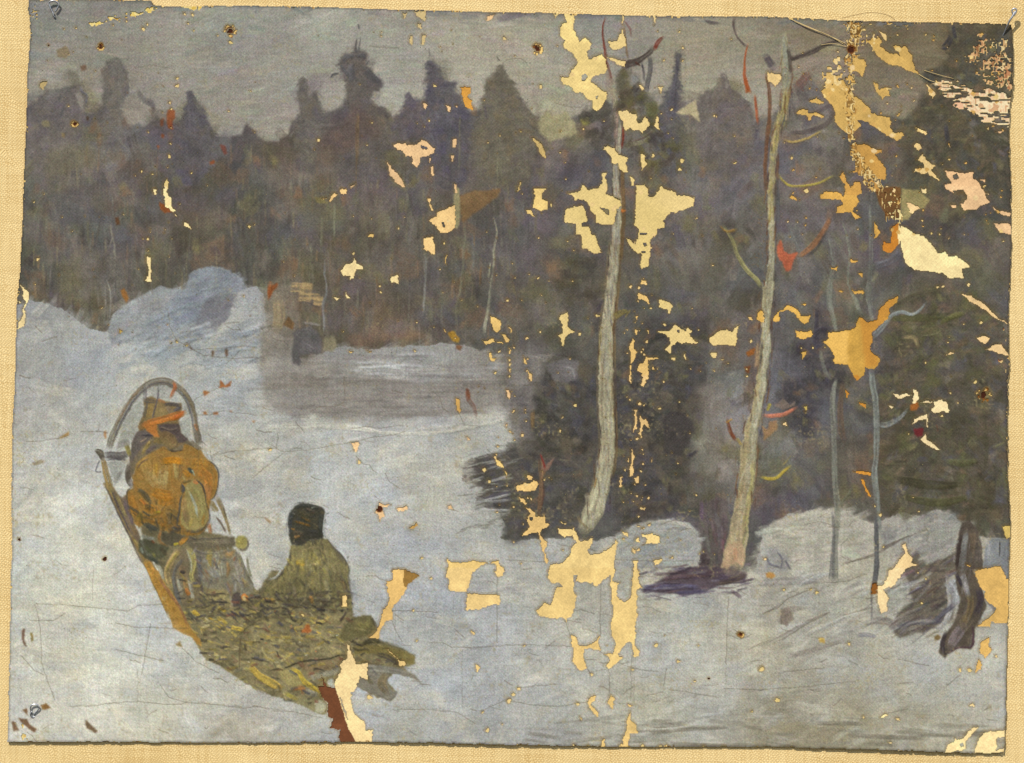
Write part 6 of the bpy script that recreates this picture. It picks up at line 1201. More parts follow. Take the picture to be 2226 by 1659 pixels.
losses(3,2,[[(1105,120),(1160,140),(1230,130),(1280,150),(1150,170)],[(1285,95),(1310,100),(1335,170),(1310,210),(1270,220),(1280,160)],[(1340,215),(1400,190),(1450,200),(1440,215),(1380,215)],[(1450,200),(1520,180),(1570,210),(1585,290),(1530,280),(1460,300),(1430,270),(1460,240)],[(1065,225),(1120,235),(1100,255)],[(1290,345),(1330,320),(1400,295),(1406,410),(1395,410),(1390,350),(1330,360),(1280,390),(1270,385)],[(1380,450),(1390,510),(1440,550),(1525,600),(1480,610),(1400,560),(1345,520),(1370,480)]], (252,226,172))
losses(3,2,[[(1185,1390),(1220,1385),(1240,1460),(1280,1510),(1270,1545),(1335,1555),(1270,1580),(1220,1600),(1215,1622),(1082,1622),(1180,1510),(1215,1470)],[(180,395),(210,365),(245,400)],[(25,1505),(65,1500),(50,1525)]], (248,214,154))
losses(3,2,[[(720,100),(750,130),(740,180),(725,170)],[(820,205),(890,215),(885,255),(850,235)],[(765,775),(940,785),(930,815),(840,810)],[(840,845),(870,860),(930,1000),(910,990)],[(800,-5),(830,-5),(815,20)]], (210,146,58))
losses(3,2,[[(360,240),(395,230),(405,260),(375,278)]], (204,178,98))
dots(3,2,[(1010,1145,15),(1330,1120,9),(2070,600,9),(1660,205,8),(1520,320,12),(960,1070,8),(2085,870,12),(1800,35,12),(1245,470,8),(1590,125,7),(1280,1000,7),(1035,1415,10),(385,295,9)])
losses(3,2,[[(2030,1240),(2110,1230),(2095,1340),(2060,1350),(2040,1300)]], (214,184,104))
losses(3,3,[[(1085,-5),(1215,-5),(1110,130),(1040,160),(1075,220),(1060,340),(1010,360),(985,230),(975,130),(1030,120),(1060,60)]], (251,220,164))
losses(3,3,[[(930,110),(977,110),(977,200),(930,190)]], (140,88,36))
losses(3,3,[[(1795,10),(1900,-5),(2030,-5),(2100,100),(2098,420),(2040,440),(1940,430),(1920,470),(1810,470),(1960,350),(1970,310),(1880,230),(1880,180),(1840,130)],[(1840,600),(1920,550),(1920,640),(1950,660),(1890,730),(1840,690)],[(1830,740),(1855,780),(1850,820),(1800,860),(1805,800)]], (226,182,104))
losses(3,2,[[(1800,1622),(1830,1610),(1950,1580),(2020,1580),(2040,1622)]], (226,182,104)); losses(3,2,[[(1715,1555),(1765,1570),(1750,1590)]], (230,180,96))
dots(3,3,[(1675,830,14),(1755,830,16),(870,1230,10),(1155,1240,12),(1350,268,11),(1390,70,9),(750,612,11),(478,180,13),(150,1080,20),(15,825,20),(1320,20,9),(1980,715,10),(200,160,9),(430,155,9)])
losses(3,3,[[(1000,1215),(1050,1190),(1080,1210),(1030,1230)],[(1065,1430),(1115,1440),(1085,1445)],[(1740,1140),(1785,1105),(1800,1140)],[(1540,1520),(1570,1450),(1620,1430),(1635,1385),(1650,1410),(1710,1390),(1730,1340),(1765,1330),(1820,1300),(1832,1312),(1780,1350),(1760,1390),(1720,1420),(1722,1480),(1680,1500),(1600,1515)],[(1790,1505),(1830,1400),(1880,1350),(1940,1340),(2060,1330),(2060,1385),(1990,1390),(1970,1500),(2060,1470),(2055,1515),(1900,1540),(1800,1535)]], (253,224,162))
restore(T(3,3,[(1670,1445),(1700,1440),(1705,1465),(1680,1470)]))

# frayed zones where only threads and crumbs of paint are left
def frayed(pts, density, cols, ax=2.2, ay=7.0, soft=6, rim=0):
    w, m = pmask(pts, 4, 4, soft)
    n = noise(ax, ay)[w] * 0.7 + noise(ax * 3, ay * 3)[w] * 0.5
    k = (n > 1.05 - 1.5 * density * m) & (m > 0.02)
    pick = (noise(5, 9)[w] * 0.5 + 0.5).clip(0, 0.999)
    c = np.array([rgb(q) for q in cols])[(pick * len(cols)).astype(int)]
    CAN[w] = np.where(k[..., None], c, CAN[w])
    IDM[w] = np.where(k, 0, IDM[w])
seam = [(200,150,78),(150,112,56),(236,206,140),(116,84,40),(214,170,92)]
frayed(T(3,0,[(690,185),(880,190),(870,300),(830,420),(800,520),(790,700),(800,900),(790,1130),(870,1290),(960,1450),(1040,1600),(900,1617),(820,1450),(760,1300),(740,1130),(700,900),(720,560),(700,400),(720,300)]), .95, seam, 2.4, 3.5)
frayed(T(3,0,[(560,500),(700,440),(780,600),(760,760),(620,760),(520,760)]), .7, [(224,184,110),(240,210,146)], 6, 6)
frayed(T(3,0,[(720,190),(1320,195),(1240,240),(900,220)]), .7, seam, 4, 3); frayed(T(3,0,[(850,260),(1010,280),(960,430),(860,440)]), .6, [(240,212,150),(210,170,92)], 3, 3)
frayed(T(3,0,[(1400,690),(1500,670),(1700,730),(1900,740),(2110,800),(2112,1080),(2030,1060),(1850,960),(1700,920),(1610,910),(1640,860),(1510,800),(1480,740)]), .92, [(238,200,158),(244,222,178),(214,168,124)], 14, 2.6)
frayed(T(3,0,[(1420,640),(1560,650),(1800,700),(1700,760),(1480,720)]), .6, [(244,222,178),(236,198,150)], 22, 2)
frayed(T(3,0,[(1700,880),(1900,930),(2110,1000),(2112,1090),(1960,1050),(1800,960)]), .75, [(240,206,160),(246,226,184)], 16, 2.4)
frayed(T(3,0,[(1600,860),(1700,850),(1720,940),(1640,930)]), .95, [(240,190,150)], 8, 4)
frayed(T(3,0,[(1660,490),(1750,520),(1860,640),(1900,700),(2000,740),(2110,700),(2112,480),(1960,430),(1900,300),(1830,260),(1790,400)]), .72, [(190,140,96),(222,178,126),(150,104,66)], 3.5, 3.5)
frayed(T(3,0,[(1900,300),(2080,330),(2100,560),(2000,600),(1960,430)]), .62, [(228,204,150),(200,160,110)], 3, 4)
frayed(T(3,0,[(1960,560),(2115,560),(2115,800),(2000,700)]), .7, [(196,138,96),(168,112,74),(226,180,130)], 4, 3.5)
frayed(T(3,1,[(960,0),(1180,0),(1190,270),(1080,260),(1000,130)]), .5, [(112,74,36),(140,96,48),(236,214,150)], 3, 9)
frayed(T(3,1,[(1060,90),(1170,60),(1190,280),(1080,270)]), .45, [(246,226,160)], 3.5, 4.5)
frayed(T(3,1,[(2010,1140),(2095,1140),(2095,1320),(2030,1290)]), .5, [(110,50,40),(140,80,60)], 4, 4)
frayed(T(3,1,[(1930,1400),(2095,1380),(2095,1617),(1960,1617)]), .35, [(214,176,130),(180,120,80)], 4, 6)
frayed(T(0,0,[(250,30),(345,20),(330,190),(350,200),(270,190)]), .5, [(232,214,150),(200,170,100)], 4, 4)
frayed(T(0,0,[(740,195),(870,160),(980,130),(1120,105),(1250,85),(1330,50),(1420,40),(1400,70),(1330,90),(1240,130),(1100,150),(960,180),(860,210),(740,220)]), .9, [(236,206,110),(244,222,150),(206,160,60)], 5, 3, 2)
frayed(T(0,0,[(1480,30),(1720,55),(1700,100),(1640,110),(1560,70)]), .75, [(226,190,90),(240,216,140)], 4, 4, 2)
frayed(T(0,0,[(245,180),(300,290),(290,330),(230,340)]), .5, [(160,130,60),(210,180,110)], 4, 4, 2)
frayed(T(0,3,[(80,1240),(190,1250),(210,1400),(330,1440),(380,1470),(180,1470)]), .45, [(236,212,140),(220,186,110),(180,120,40)], 5, 5, 2)
frayed(T(3,0,[(570,60 + 560),(620,560),(700,560),(650,640)]), .0, [(200,160,90)])
for _ in range(150):
    x, y = rng.uniform(1700, 2195), rng.uniform(60, 520)
    dot(x, y, rng.uniform(1.2, 3.0), [(232,200,130),(214,170,96),(238,206,150)][rng.integers(3)])
for _ in range(120):
    x, y = rng.uniform(1030, 1560), rng.uniform(60, 1180)
    dot(x, y, rng.uniform(1.0, 2.4), (236,204,140))
for _ in range(60):
    x = rng.choice((1358, 1372, 1388, 1396, 1404, 1112, 1140, 1080)) + rng.normal(0, 4); y = rng.uniform(560, 1200)
    dot(x, y, rng.uniform(1.4, 3.6), (234,200,136))
for _ in range(90):
    x, y = rng.uniform(60, 1050), rng.uniform(60, 760)
    dot(x, y, rng.uniform(.9, 2.0), (232,204,146))
# edge of the canvas: broken paint, raw brown fibres
edge = blur(full_out, 5); near = (full_out > 0.5) & (edge < 0.93)
k = near & ((noise(9) * .6 + noise(3.2) * .6) > 0.52)
IDM[k] = 0; CAN[k] = np.where((noise(6) > 0.1)[..., None], rgb((150,104,44)), rgb((222,186,110)))[k]
COL[near] *= 0.86
inner = blur(full_out, 14); near2 = (full_out > 0.5) & (inner < 0.9)
COL[near2] = (COL * 0.93 + rgb((120,88,50)) * 0.05)[near2]

# rust and brown stains, old nail holes
def stain(c, r, pts, col, al=.85):
    poly(T(c, r, pts), col, None, 1.2, 0, 1, al)
R1, R2 = (142,78,44), (160,96,52)
for c, r, p, q in ((0,0,[(1435,940),(1495,945),(1500,1010),(1480,1040),(1480,1110),(1435,1100),(1430,1040)],R1),(0,0,[(1370,1030),(1410,1010),(1400,1080),(1370,1080)],(124,74,50)),(0,0,[(1390,1145),(1415,1150),(1400,1185),(1380,1170)],R1),(0,0,[(1340,1245),(1365,1250),(1355,1285)],R1),
  (0,0,[(1880,1240),(1930,1250),(1945,1310),(1920,1330),(1900,1290)],(112,66,54)),(0,0,[(1790,1380),(1840,1370),(1835,1400),(1795,1410)],R1),(0,1,[(1360,110),(1400,130),(1440,160),(1480,200),(1410,215),(1380,180)],(138,76,36)),(0,1,[(985,250),(1015,245),(1030,300),(1000,320)],(100,66,40)),
  (0,1,[(1030,870),(1070,850),(1100,950),(1075,980),(1050,930)],(146,98,48)),(1,1,[(125,850),(210,800),(215,830),(150,930),(130,960)],(134,78,42)),(1,1,[(1665,1230),(1720,1215),(1765,1290),(1755,1320),(1700,1300)],(172,130,48)),(1,1,[(1735,1330),(1790,1350),(1770,1385),(1740,1370)],(120,82,52)),
  (2,0,[(2035,665),(2060,670),(2085,790),(2050,800)],(166,88,48)),(2,1,[(975,175),(1030,185),(1010,200),(985,205)],(214,120,52)),(2,1,[(2050,1400),(2130,1360),(2120,1420),(2070,1440)],(156,92,40)),(2,1,[(2040,1520),(2090,1510),(2080,1580),(2045,1570)],(120,72,40)),
  (3,2,[(1260,230),(1325,205),(1340,250),(1310,280),(1265,275)],(176,104,48)),(3,2,[(1285,430),(1370,425),(1365,490),(1320,498),(1295,470)],(122,44,48)),(3,3,[(1460,555),(1495,535),(1520,560),(1500,590),(1470,590)],(112,88,50)),(3,3,[(50,20),(120,20),(135,55),(100,75),(60,60)],(176,128,62)),
  (0,3,[(1500,640),(1545,600),(1560,660)],(150,126,78)),(1,2,[(1825,95),(1855,110),(1862,170),(1845,200),(1825,140)],(116,72,52)),(0,3,[(190,500),(215,500),(215,600),(235,660),(215,650),(195,590)],(110,80,62)),(0,3,[(260,540),(285,540),(295,600),(275,620)],(140,120,60)),
  (0,3,[(735,1280),(760,1300),(800,1330),(835,1370),(820,1395),(770,1360),(745,1350)],(108,84,58)),(0,3,[(350,1150),(400,1140),(440,1175),(400,1190),(370,1195)],(122,86,40)),(0,3,[(160,1260),(240,1270),(250,1310),(320,1360),(300,1390),(250,1350),(200,1310)],(104,74,50)),(0,3,[(100,1290),(140,1300),(165,1370),(120,1370)],(110,80,56)),(0,3,[(195,1190),(235,1180),(250,1240),(220,1220)],(110,80,50)),
  (0,0,[(690,560),(740,560),(745,600),(700,610)],(118,92,72)),(0,0,[(490,430),(560,390),(600,450),(570,500),(500,490)],(132,116,88)),(0,0,[(360,1040),(420,1030),(430,1080),(370,1090)],(134,124,96)),(0,0,[(525,1145),(560,1145),(560,1180),(530,1180)],(140,120,84)),(0,0,[(740,1000),(765,1000),(760,1035),(738,1030)],(74,56,40)),
  (0,2,[(490,530),(600,460),(595,500),(540,520)],(168,130,74)),(0,2,[(890,465),(915,455),(915,520),(895,525)],(166,118,70)),(0,2,[(270,740),(350,700),(400,720),(300,760)],(150,136,110)),(0,2,[(1885,20),(1930,70),(1985,25),(1975,80),(1880,95)],(150,86,40)),(0,2,[(1745,115),(1800,130),(1750,165)],(158,94,44)),(0,2,[(1745,300),(1765,290),(1775,318),(1745,318)],(150,90,44)),(0,2,[(1830,300),(1860,290),(1872,318),(1825,320)],(150,90,44)),(0,2,[(1950,285),(1990,288),(1985,303)],(150,92,50)),(0,2,[(2155,370),(2180,365),(2180,390),(2160,392)],(170,130,90)),
  (0,1,[(1815,1390),(1835,1385),(1830,1440),(1812,1440)],(110,84,62)),(0,1,[(1930,1370),(1960,1370),(1945,1440),(1928,1440)],(104,80,60)),(0,1,[(1620,1345),(1650,1360),(1640,1380)],(110,84,64)),(1,2,[(95,1190),(165,1230),(150,1265)],(166,140,104)),(1,1,[(300,1090),(360,1150),(340,1210),(260,1170)],(116,88,56)),(3,3,[(180,330),(250,300),(290,410),(230,470),(175,450)],(128,116,104)),(3,3,[(490,560),(545,560),(550,610),(505,610)],(176,146,70))):
    stain(c, r, p, q)
stain(3,1,[(960,-10),(1180,-10),(1180,260),(1080,250),(1000,130)], (118,78,40), .8)
stain(3,1,[(1190,0),(1340,20),(1425,100),(1380,170),(1290,175),(1250,260),(1180,270)], (160,147,98), .9)
stain(1,1,[(1720,-10),(1760,-10),(1775,120),(1770,280),(1740,350),(1720,340)], (158,148,108), .9)
stain(1,1,[(530,85),(600,70),(640,130),(600,135),(545,120)], (140,126,76), .7)
def nail_hole(x, y, r, ring=True, dark=(70,34,14)):
    if ring:
        for k in range(18):
            a = rng.uniform(0, 6.28); q = r * rng.uniform(.75, 1.15)
            dot(x + q * math.cos(a), y + q * math.sin(a), rng.uniform(1.8, 3.4), (232,196,120) if rng.random() < .65 else (150,100,44))
    dot(x, y, r * .55, (128,78,36)); dot(x, y - 1, r * .34, dark)
for c, r, x, y, q, ring in ((0,0,1965,268,46,1),(2,0,265,415,40,1),(1,2,1080,1130,34,0),(3,2,1872,148,52,1),(0,2,900,1548,34,0),(0,2,165,1385,22,0),(0,0,860,403,22,1),(0,0,640,1062,18,1),(0,0,415,385,18,0),(2,3,1730,928,18,0),(2,3,2005,548,16,1),(3,0,765,420,44,0),(1,2,905,1190,0.1,0)):
    (px, py, pr), = T(c, r, [(x, y, q)])
    if pr > 1:
        nail_hole(px, py, pr, ring)
poly([(1843,90),(1860,92),(1862,112),(1850,116),(1838,110)], (110,66,24), None, 1, 0, 2, .9)

# cracks (traced) and hairline craquelure
def crack(pts, wd_=1.3, col=(92,84,66), al=.6):
    line(pts, col, wd_, alpha=al, rough=1.0, bristle=.3, ridge=-.5, taper=False, smooth=False)
for c, r, p in ((0,1,[(1440,1060),(1455,1180),(1510,1300),(1600,1345),(1750,1430),(1900,1445),(2000,1455),(2200,1440)]),(0,1,[(1640,1380),(1850,1370),(2100,1350),(2200,1365)]),(0,1,[(1940,1500),(2050,1390)]),(0,2,[(1660,200),(1750,145),(1870,95),(1900,60)]),(0,2,[(1680,325),(1830,315),(1900,285),(2000,300),(2200,325)]),(0,2,[(230,555),(350,550),(500,520),(590,500)]),(0,2,[(690,470),(840,460),(855,400)]),(0,2,[(1830,665),(1950,640),(2200,620)]),(1,2,[(0,615),(200,610),(270,640),(480,620),(700,580),(830,560),(1000,520),(1200,490),(1300,465)]),
  (1,2,[(0,860),(130,750),(265,645)]),(1,2,[(200,600),(215,520),(210,480)]),(1,2,[(820,440),(950,425),(1090,435),(1280,415)]),(1,2,[(780,0),(785,140),(780,215),(700,250),(560,255),(490,295)]),(1,2,[(880,670),(940,740),(1000,755),(1030,800),(1060,810)]),(1,2,[(1130,820),(1170,890),(1260,960)]),(1,2,[(140,570),(200,605)]),(1,2,[(1530,120),(1600,170),(1620,260),(1680,300)]),(1,2,[(1750,290),(1810,410),(1920,415)]),(0,2,[(1800,620),(1815,720)]),
  (0,3,[(310,285),(600,300),(900,330),(1100,350),(1190,300),(1420,295)]),(0,3,[(300,290),(330,400),(355,560),(360,800),(400,920),(470,1100)]),(0,3,[(990,450),(1150,485),(1400,495),(1600,500)]),(0,3,[(1290,460),(1260,640),(1215,890)]),(0,3,[(1000,680),(1230,735),(1400,775)]),(0,3,[(1370,980),(1450,1090),(1600,1130),(1850,1150),(2100,1180),(2200,1165)]),(0,3,[(600,1165),(800,1155),(1000,1130),(1200,1125),(1400,1145),(1550,1145),(1600,1125)]),(0,3,[(190,740),(300,860),(380,895)]),(0,3,[(260,430),(460,430),(560,370)]),(0,3,[(1560,670),(1680,780),(1870,880)]),(0,3,[(2060,560),(2045,700),(2050,850)]),
  (1,3,[(0,1165),(200,1190),(360,1215),(600,1265)]),(1,3,[(1190,345),(1400,350),(1580,360)]),(1,3,[(1240,1190),(1500,1190),(1750,1215),(1900,1310)]),(1,3,[(1510,620),(1620,620),(1700,660),(1950,660),(2200,640)]),(1,3,[(1950,1205),(2150,1115)]),(1,3,[(2090,0),(2085,500),(2085,620)]),(1,3,[(970,55),(1050,50),(1080,75),(1140,85)]),(1,3,[(1195,440),(1230,540),(1280,610)]),(1,3,[(1880,880),(1870,940)]),
  (2,3,[(0,640),(300,640),(550,650)]),(2,3,[(510,440),(550,560)]),(2,3,[(580,350),(640,340),(720,360),(760,375)]),(2,3,[(805,380),(860,380),(900,390)]),(2,3,[(810,0),(805,560)]),(2,3,[(780,640),(810,700),(870,740),(1000,810),(1150,850),(1300,870)]),(2,3,[(875,850),(890,950),(890,1050)]),(2,3,[(1370,840),(1345,990)]),(2,3,[(1400,1020),(1600,1050),(1810,1090)]),(2,3,[(1200,1070),(1340,1045)]),(2,3,[(0,1110),(200,1150),(430,1165),(680,1130)]),(2,3,[(100,1010),(250,990),(430,975)]),(2,3,[(1890,550),(2000,590),(2110,545)]),(2,3,[(2070,680),(2200,610)]),(2,3,[(1900,230),(1880,800)]),(2,3,[(1170,310),(1240,320),(1320,360)]),(2,3,[(690,840),(730,900)]),(2,3,[(1070,750),(1070,1100)]),(2,3,[(1860,1010),(2200,1025)]),
  (3,3,[(0,1000),(350,980),(600,950),(800,930)]),(3,3,[(1160,745),(1300,775),(1420,800)]),(3,3,[(120,610),(250,550),(400,450),(590,355)]),(3,3,[(0,630),(90,580)]),(3,3,[(200,850),(400,830),(540,820)]),(3,3,[(700,380),(950,310)]),(3,3,[(780,235),(930,230)]),(3,3,[(1080,1195),(1240,1160)]),(3,3,[(1560,970),(1680,880)]),(3,3,[(750,760),(820,790)]),(3,3,[(540,100),(700,100),(900,30)]),(3,3,[(0,370),(150,320),(240,240),(400,170)]),(2,2,[(930,1560),(1080,1560)]),(2,2,[(1130,1570),(1600,1570)]),(2,2,[(1080,1480),(1095,1360),(1130,1290)]),(2,2,[(0,1565),(330,1580)]),(3,2,[(380,1230),(500,1210),(620,1240)]),(3,2,[(680,1480),(690,1400),(740,1350)]),(3,2,[(690,1500),(780,1540),(960,1500)]),(3,2,[(1380,1250),(1420,1310),(1400,1370)]),(2,0,[(410,880),(530,920),(640,920),(720,860)]),(2,0,[(0,515),(120,500),(180,540)]),(1,0,[(1000,400),(1250,415)]),(0,0,[(1150,580),(1300,560),(1500,600)])):
    crack(T(c, r, p), 1.2 if r < 3 else 1.3)
for _ in range(420):
    x, y = rng.uniform(30, 2180), rng.uniform(620, 1600)
    r_, c_ = at(x, y)
    if IDM[r_, c_] in (SNOW, MOUND, MOUND2, MOUND3) and (x > 420 or y > 1500 or rng.random() < .3):
        a = rng.normal(-.25 if x > 1350 else .15, .35); L_ = rng.uniform(8, 34)
        crack([(x, y), (x + L_ * .5 * math.cos(a), y + L_ * .5 * math.sin(a) + rng.normal(0, 1.5)), (x + L_ * math.cos(a), y + L_ * math.sin(a))], rng.uniform(1.0, 1.7), (96,84,66), rng.uniform(.35, .7))
for x in (205, 300, 430, 545, 690, 745, 860, 985, 1005, 1375, 1380, 1580, 1700):
    y = rng.uniform(820, 1500)
    crack([(x, y), (x + rng.normal(0, 2), y + 40), (x + rng.normal(0, 3), y + rng.uniform(60, 130))], 1.2, (110,100,84), .4)

# dirt, specks, weave showing through thin paint, tiny pinholes
lum = COL.mean(-1, keepdims=True)
dirt = (fbm(26, 3) * .5 + noise(5.5) * .6 + GRAIN * .22)
m = ((dirt - 0.55) / 0.5).clip(0, 1)[..., None] * ((lum - 0.33) * 4).clip(0, 1) * 0.42
COL[:] = COL * (1 - m) + rgb((150,134,96)) * m
m = ((noise(60) + noise(4.2) * .7 - 1.0) / .4).clip(0, 1)[..., None] * 0.42 * (YS[:, None, None] > 700)
COL[:] = COL * (1 - m) + rgb((176,160,112)) * m
weave = np.sin(XS * (2 * math.pi / 4.4))[None, :] * np.sin(YS * (2 * math.pi / 4.1))[:, None]
tone = 1 + 0.045 * GRAIN + 0.03 * noise(3.1) + 0.02 * weave + 0.03 * noise(2.4, 22) + 0.03 * noise(22, 2.4)
COL[:] = COL * tone[..., None] * (1 + rng.normal(0, 0.02, COL.shape).astype(np.float32))
sp = (GRAIN > 3.05) & (rng.random((GH, GW)) < .5) & (IDM > 0)
CAN[sp] = rgb((244,214,150)); IDM[sp] = 0
CAN[:] = CAN * (1 + 0.03 * GRAIN + 0.03 * noise(4))[..., None]
HGT[:] = HGT + 0.10 * noise(3.5) + 0.12 * noise(2.6, 16)
np.clip(HGT, 0.6, 4.2, HGT)
HGT[:] = blur(HGT, 1)
np.clip(COL, 0.01, 1, COL); np.clip(CAN, 0.01, 1, CAN)
# ------------------------------------------------------------------ MATERIALS
def srgb2lin(c):
    return np.where(c <= 0.04045, c / 12.92, ((c + 0.055) / 1.055) ** 2.4)


GAIN = np.array((1.53, 1.51, 1.51), np.float32)   # what a white card sends back under this sun, sky and exposure


def new_mat(name):
    m = bpy.data.materials.new(name); m.use_nodes = True
    n = m.node_tree.nodes; l = m.node_tree.links
    return m, n, l, n["Principled BSDF"]


def math_node(n, l, op, a, b=None):
    q = n.new("ShaderNodeMath"); q.operation = op
    for i, v in enumerate((a, b)):
        if v is None:
            continue
        if isinstance(v, (int, float)):
            q.inputs[i].default_value = v
        else:
            l.new(v, q.inputs[i])
    return q.outputs[0]


def weave_height(n, l, px, py, wob):
    """two sets of threads crossing over and under, from world position; pitch in photograph pixels"""
    g = n.new("ShaderNodeNewGeometry")
    ns = n.new("ShaderNodeTexNoise"); ns.inputs["Scale"].default_value = 90; ns.inputs["Detail"].default_value = 2
    l.new(g.outputs["Position"], ns.inputs["Vector"])
    s = n.new("ShaderNodeSeparateXYZ"); l.new(g.outputs["Position"], s.inputs[0])
    w = math_node(n, l, 'MULTIPLY', ns.outputs["Fac"], wob)
    x = math_node(n, l, 'ADD', math_node(n, l, 'MULTIPLY', s.outputs[0], math.pi / (px * K)), w)
    z = math_node(n, l, 'ADD', math_node(n, l, 'MULTIPLY', s.outputs[2], math.pi / (py * K)), w)
    sx, sz = math_node(n, l, 'SINE', x), math_node(n, l, 'SINE', z)
    over = math_node(n, l, 'MULTIPLY', sx, sz)
    ax, az = math_node(n, l, 'ABSOLUTE', sx), math_node(n, l, 'ABSOLUTE', sz)
    return over, math_node(n, l, 'MAXIMUM', ax, az), g, s


paint, n, l, bs = new_mat("oil_paint")
at_ = n.new("ShaderNodeAttribute"); at_.attribute_name = "pigment"
over, th, g, s = weave_height(n, l, 4.2, 4.0, 8.0)
fine = n.new("ShaderNodeTexNoise"); fine.inputs["Scale"].default_value = 2600; fine.inputs["Detail"].default_value = 3
l.new(g.outputs["Position"], fine.inputs["Vector"])
mul = n.new("ShaderNodeMix"); mul.data_type = 'RGBA'; mul.blend_type = 'MULTIPLY'; mul.inputs[0].default_value = 1
rmp = n.new("ShaderNodeMapRange"); rmp.inputs[1].default_value = 0.3; rmp.inputs[2].default_value = 0.7; rmp.inputs[3].default_value = 0.90; rmp.inputs[4].default_value = 1.10
l.new(fine.outputs["Fac"], rmp.inputs[0])
l.new(at_.outputs["Color"], mul.inputs[6]); l.new(rmp.outputs[0], mul.inputs[7])
l.new(mul.outputs[2], bs.inputs["Base Color"])
hsum = math_node(n, l, 'ADD', math_node(n, l, 'MULTIPLY', over, 0.5), fine.outputs["Fac"])
bp = n.new("ShaderNodeBump"); bp.inputs["Strength"].default_value = 0.25; bp.inputs["Distance"].default_value = 0.00012
l.new(hsum, bp.inputs["Height"]); l.new(bp.outputs[0], bs.inputs["Normal"])
bs.inputs["Roughness"].default_value = 0.55; bs.inputs["Specular IOR Level"].default_value = 0.12

ground_mat, n, l, bs = new_mat("primed_canvas")
at_ = n.new("ShaderNodeAttribute"); at_.attribute_name = "pigment"
over, th, g, s = weave_height(n, l, 4.2, 4.0, 8.0)
l.new(at_.outputs["Color"], bs.inputs["Base Color"])
bp = n.new("ShaderNodeBump"); bp.inputs["Strength"].default_value = 0.12; bp.inputs["Distance"].default_value = 0.00012
l.new(over, bp.inputs["Height"]); l.new(bp.outputs[0], bs.inputs["Normal"])
bs.inputs["Roughness"].default_value = 0.8; bs.inputs["Specular IOR Level"].default_value = 0.1

linen, n, l, bs = new_mat("linen")
over, th, g, s = weave_height(n, l, 3.6, 3.9, 34.0)
big = n.new("ShaderNodeTexNoise"); big.inputs["Scale"].default_value = 14; big.inputs["Detail"].default_value = 4
mapx = n.new("ShaderNodeMapping"); mapx.inputs["Scale"].default_value = (40, 1, 900); l.new(g.outputs["Position"], mapx.inputs[0])
mapz = n.new("ShaderNodeMapping"); mapz.inputs["Scale"].default_value = (900, 1, 40); l.new(g.outputs["Position"], mapz.inputs[0])
slx = n.new("ShaderNodeTexNoise"); slx.inputs["Scale"].default_value = 1.0; l.new(mapx.outputs[0], slx.inputs["Vector"])
slz = n.new("ShaderNodeTexNoise"); slz.inputs["Scale"].default_value = 1.0; l.new(mapz.outputs[0], slz.inputs["Vector"])
l.new(g.outputs["Position"], big.inputs["Vector"])
LIN_HI = [float(v) for v in srgb2lin(rgb((255,226,164))) / GAIN]
LIN_LO = [float(v) for v in srgb2lin(rgb((196,154,84))) / GAIN]
cr = n.new("ShaderNodeMix"); cr.data_type = 'RGBA'
cr.inputs[6].default_value = LIN_LO + [1]; cr.inputs[7].default_value = LIN_HI + [1]
f = math_node(n, l, 'ADD', math_node(n, l, 'MULTIPLY', th, 0.55), math_node(n, l, 'MULTIPLY', slx.outputs["Fac"], 0.42))
f = math_node(n, l, 'ADD', f, math_node(n, l, 'MULTIPLY', slz.outputs["Fac"], 0.42))
f = math_node(n, l, 'ADD', f, math_node(n, l, 'MULTIPLY', big.outputs["Fac"], 0.5))
f = math_node(n, l, 'ADD', f, math_node(n, l, 'MULTIPLY', over, 0.16))
mr = n.new("ShaderNodeMapRange"); mr.inputs[1].default_value = 0.62; mr.inputs[2].default_value = 1.3
l.new(f, mr.inputs[0]); l.new(mr.outputs[0], cr.inputs[0]); l.new(cr.outputs[2], bs.inputs["Base Color"])
hh = math_node(n, l, 'ADD', th, math_node(n, l, 'MULTIPLY', over, 0.5))
bp = n.new("ShaderNodeBump"); bp.inputs["Strength"].default_value = 0.5; bp.inputs["Distance"].default_value = 0.0002
l.new(hh, bp.inputs["Height"]); l.new(bp.outputs[0], bs.inputs["Normal"])
bs.inputs["Roughness"].default_value = 0.9; bs.inputs["Specular IOR Level"].default_value = 0.05

steel, n, l, bs = new_mat("steel_pin")
bs.inputs["Base Color"].default_value = (0.42, 0.43, 0.45, 1); bs.inputs["Metallic"].default_value = 0.85; bs.inputs["Roughness"].default_value = 0.32
cottn, n, l, bs = new_mat("thread")
bs.inputs["Base Color"].default_value = [float(v) for v in srgb2lin(rgb((236,206,140))) / GAIN] + [1]; bs.inputs["Roughness"].default_value = 0.9
brown_th, n, l, bs = new_mat("brown_thread")
bs.inputs["Base Color"].default_value = [float(v) for v in srgb2lin(rgb((150,112,60))) / GAIN] + [1]; bs.inputs["Roughness"].default_value = 0.9

# ------------------------------------------------------------------ MESHES
def make_obj(name, data, parent=None, loc=(0, 0, 0)):
    o = bpy.data.objects.new(name, data)
    scene.collection.objects.link(o)
    o.location = loc
    if parent is not None:
        o.parent = parent
    return o


def tag(o, label=None, category=None, group=None, kind=None):
    for k, v in (('label', label), ('category', category), ('group', group), ('kind', kind)):
        if v:
            o[k] = v


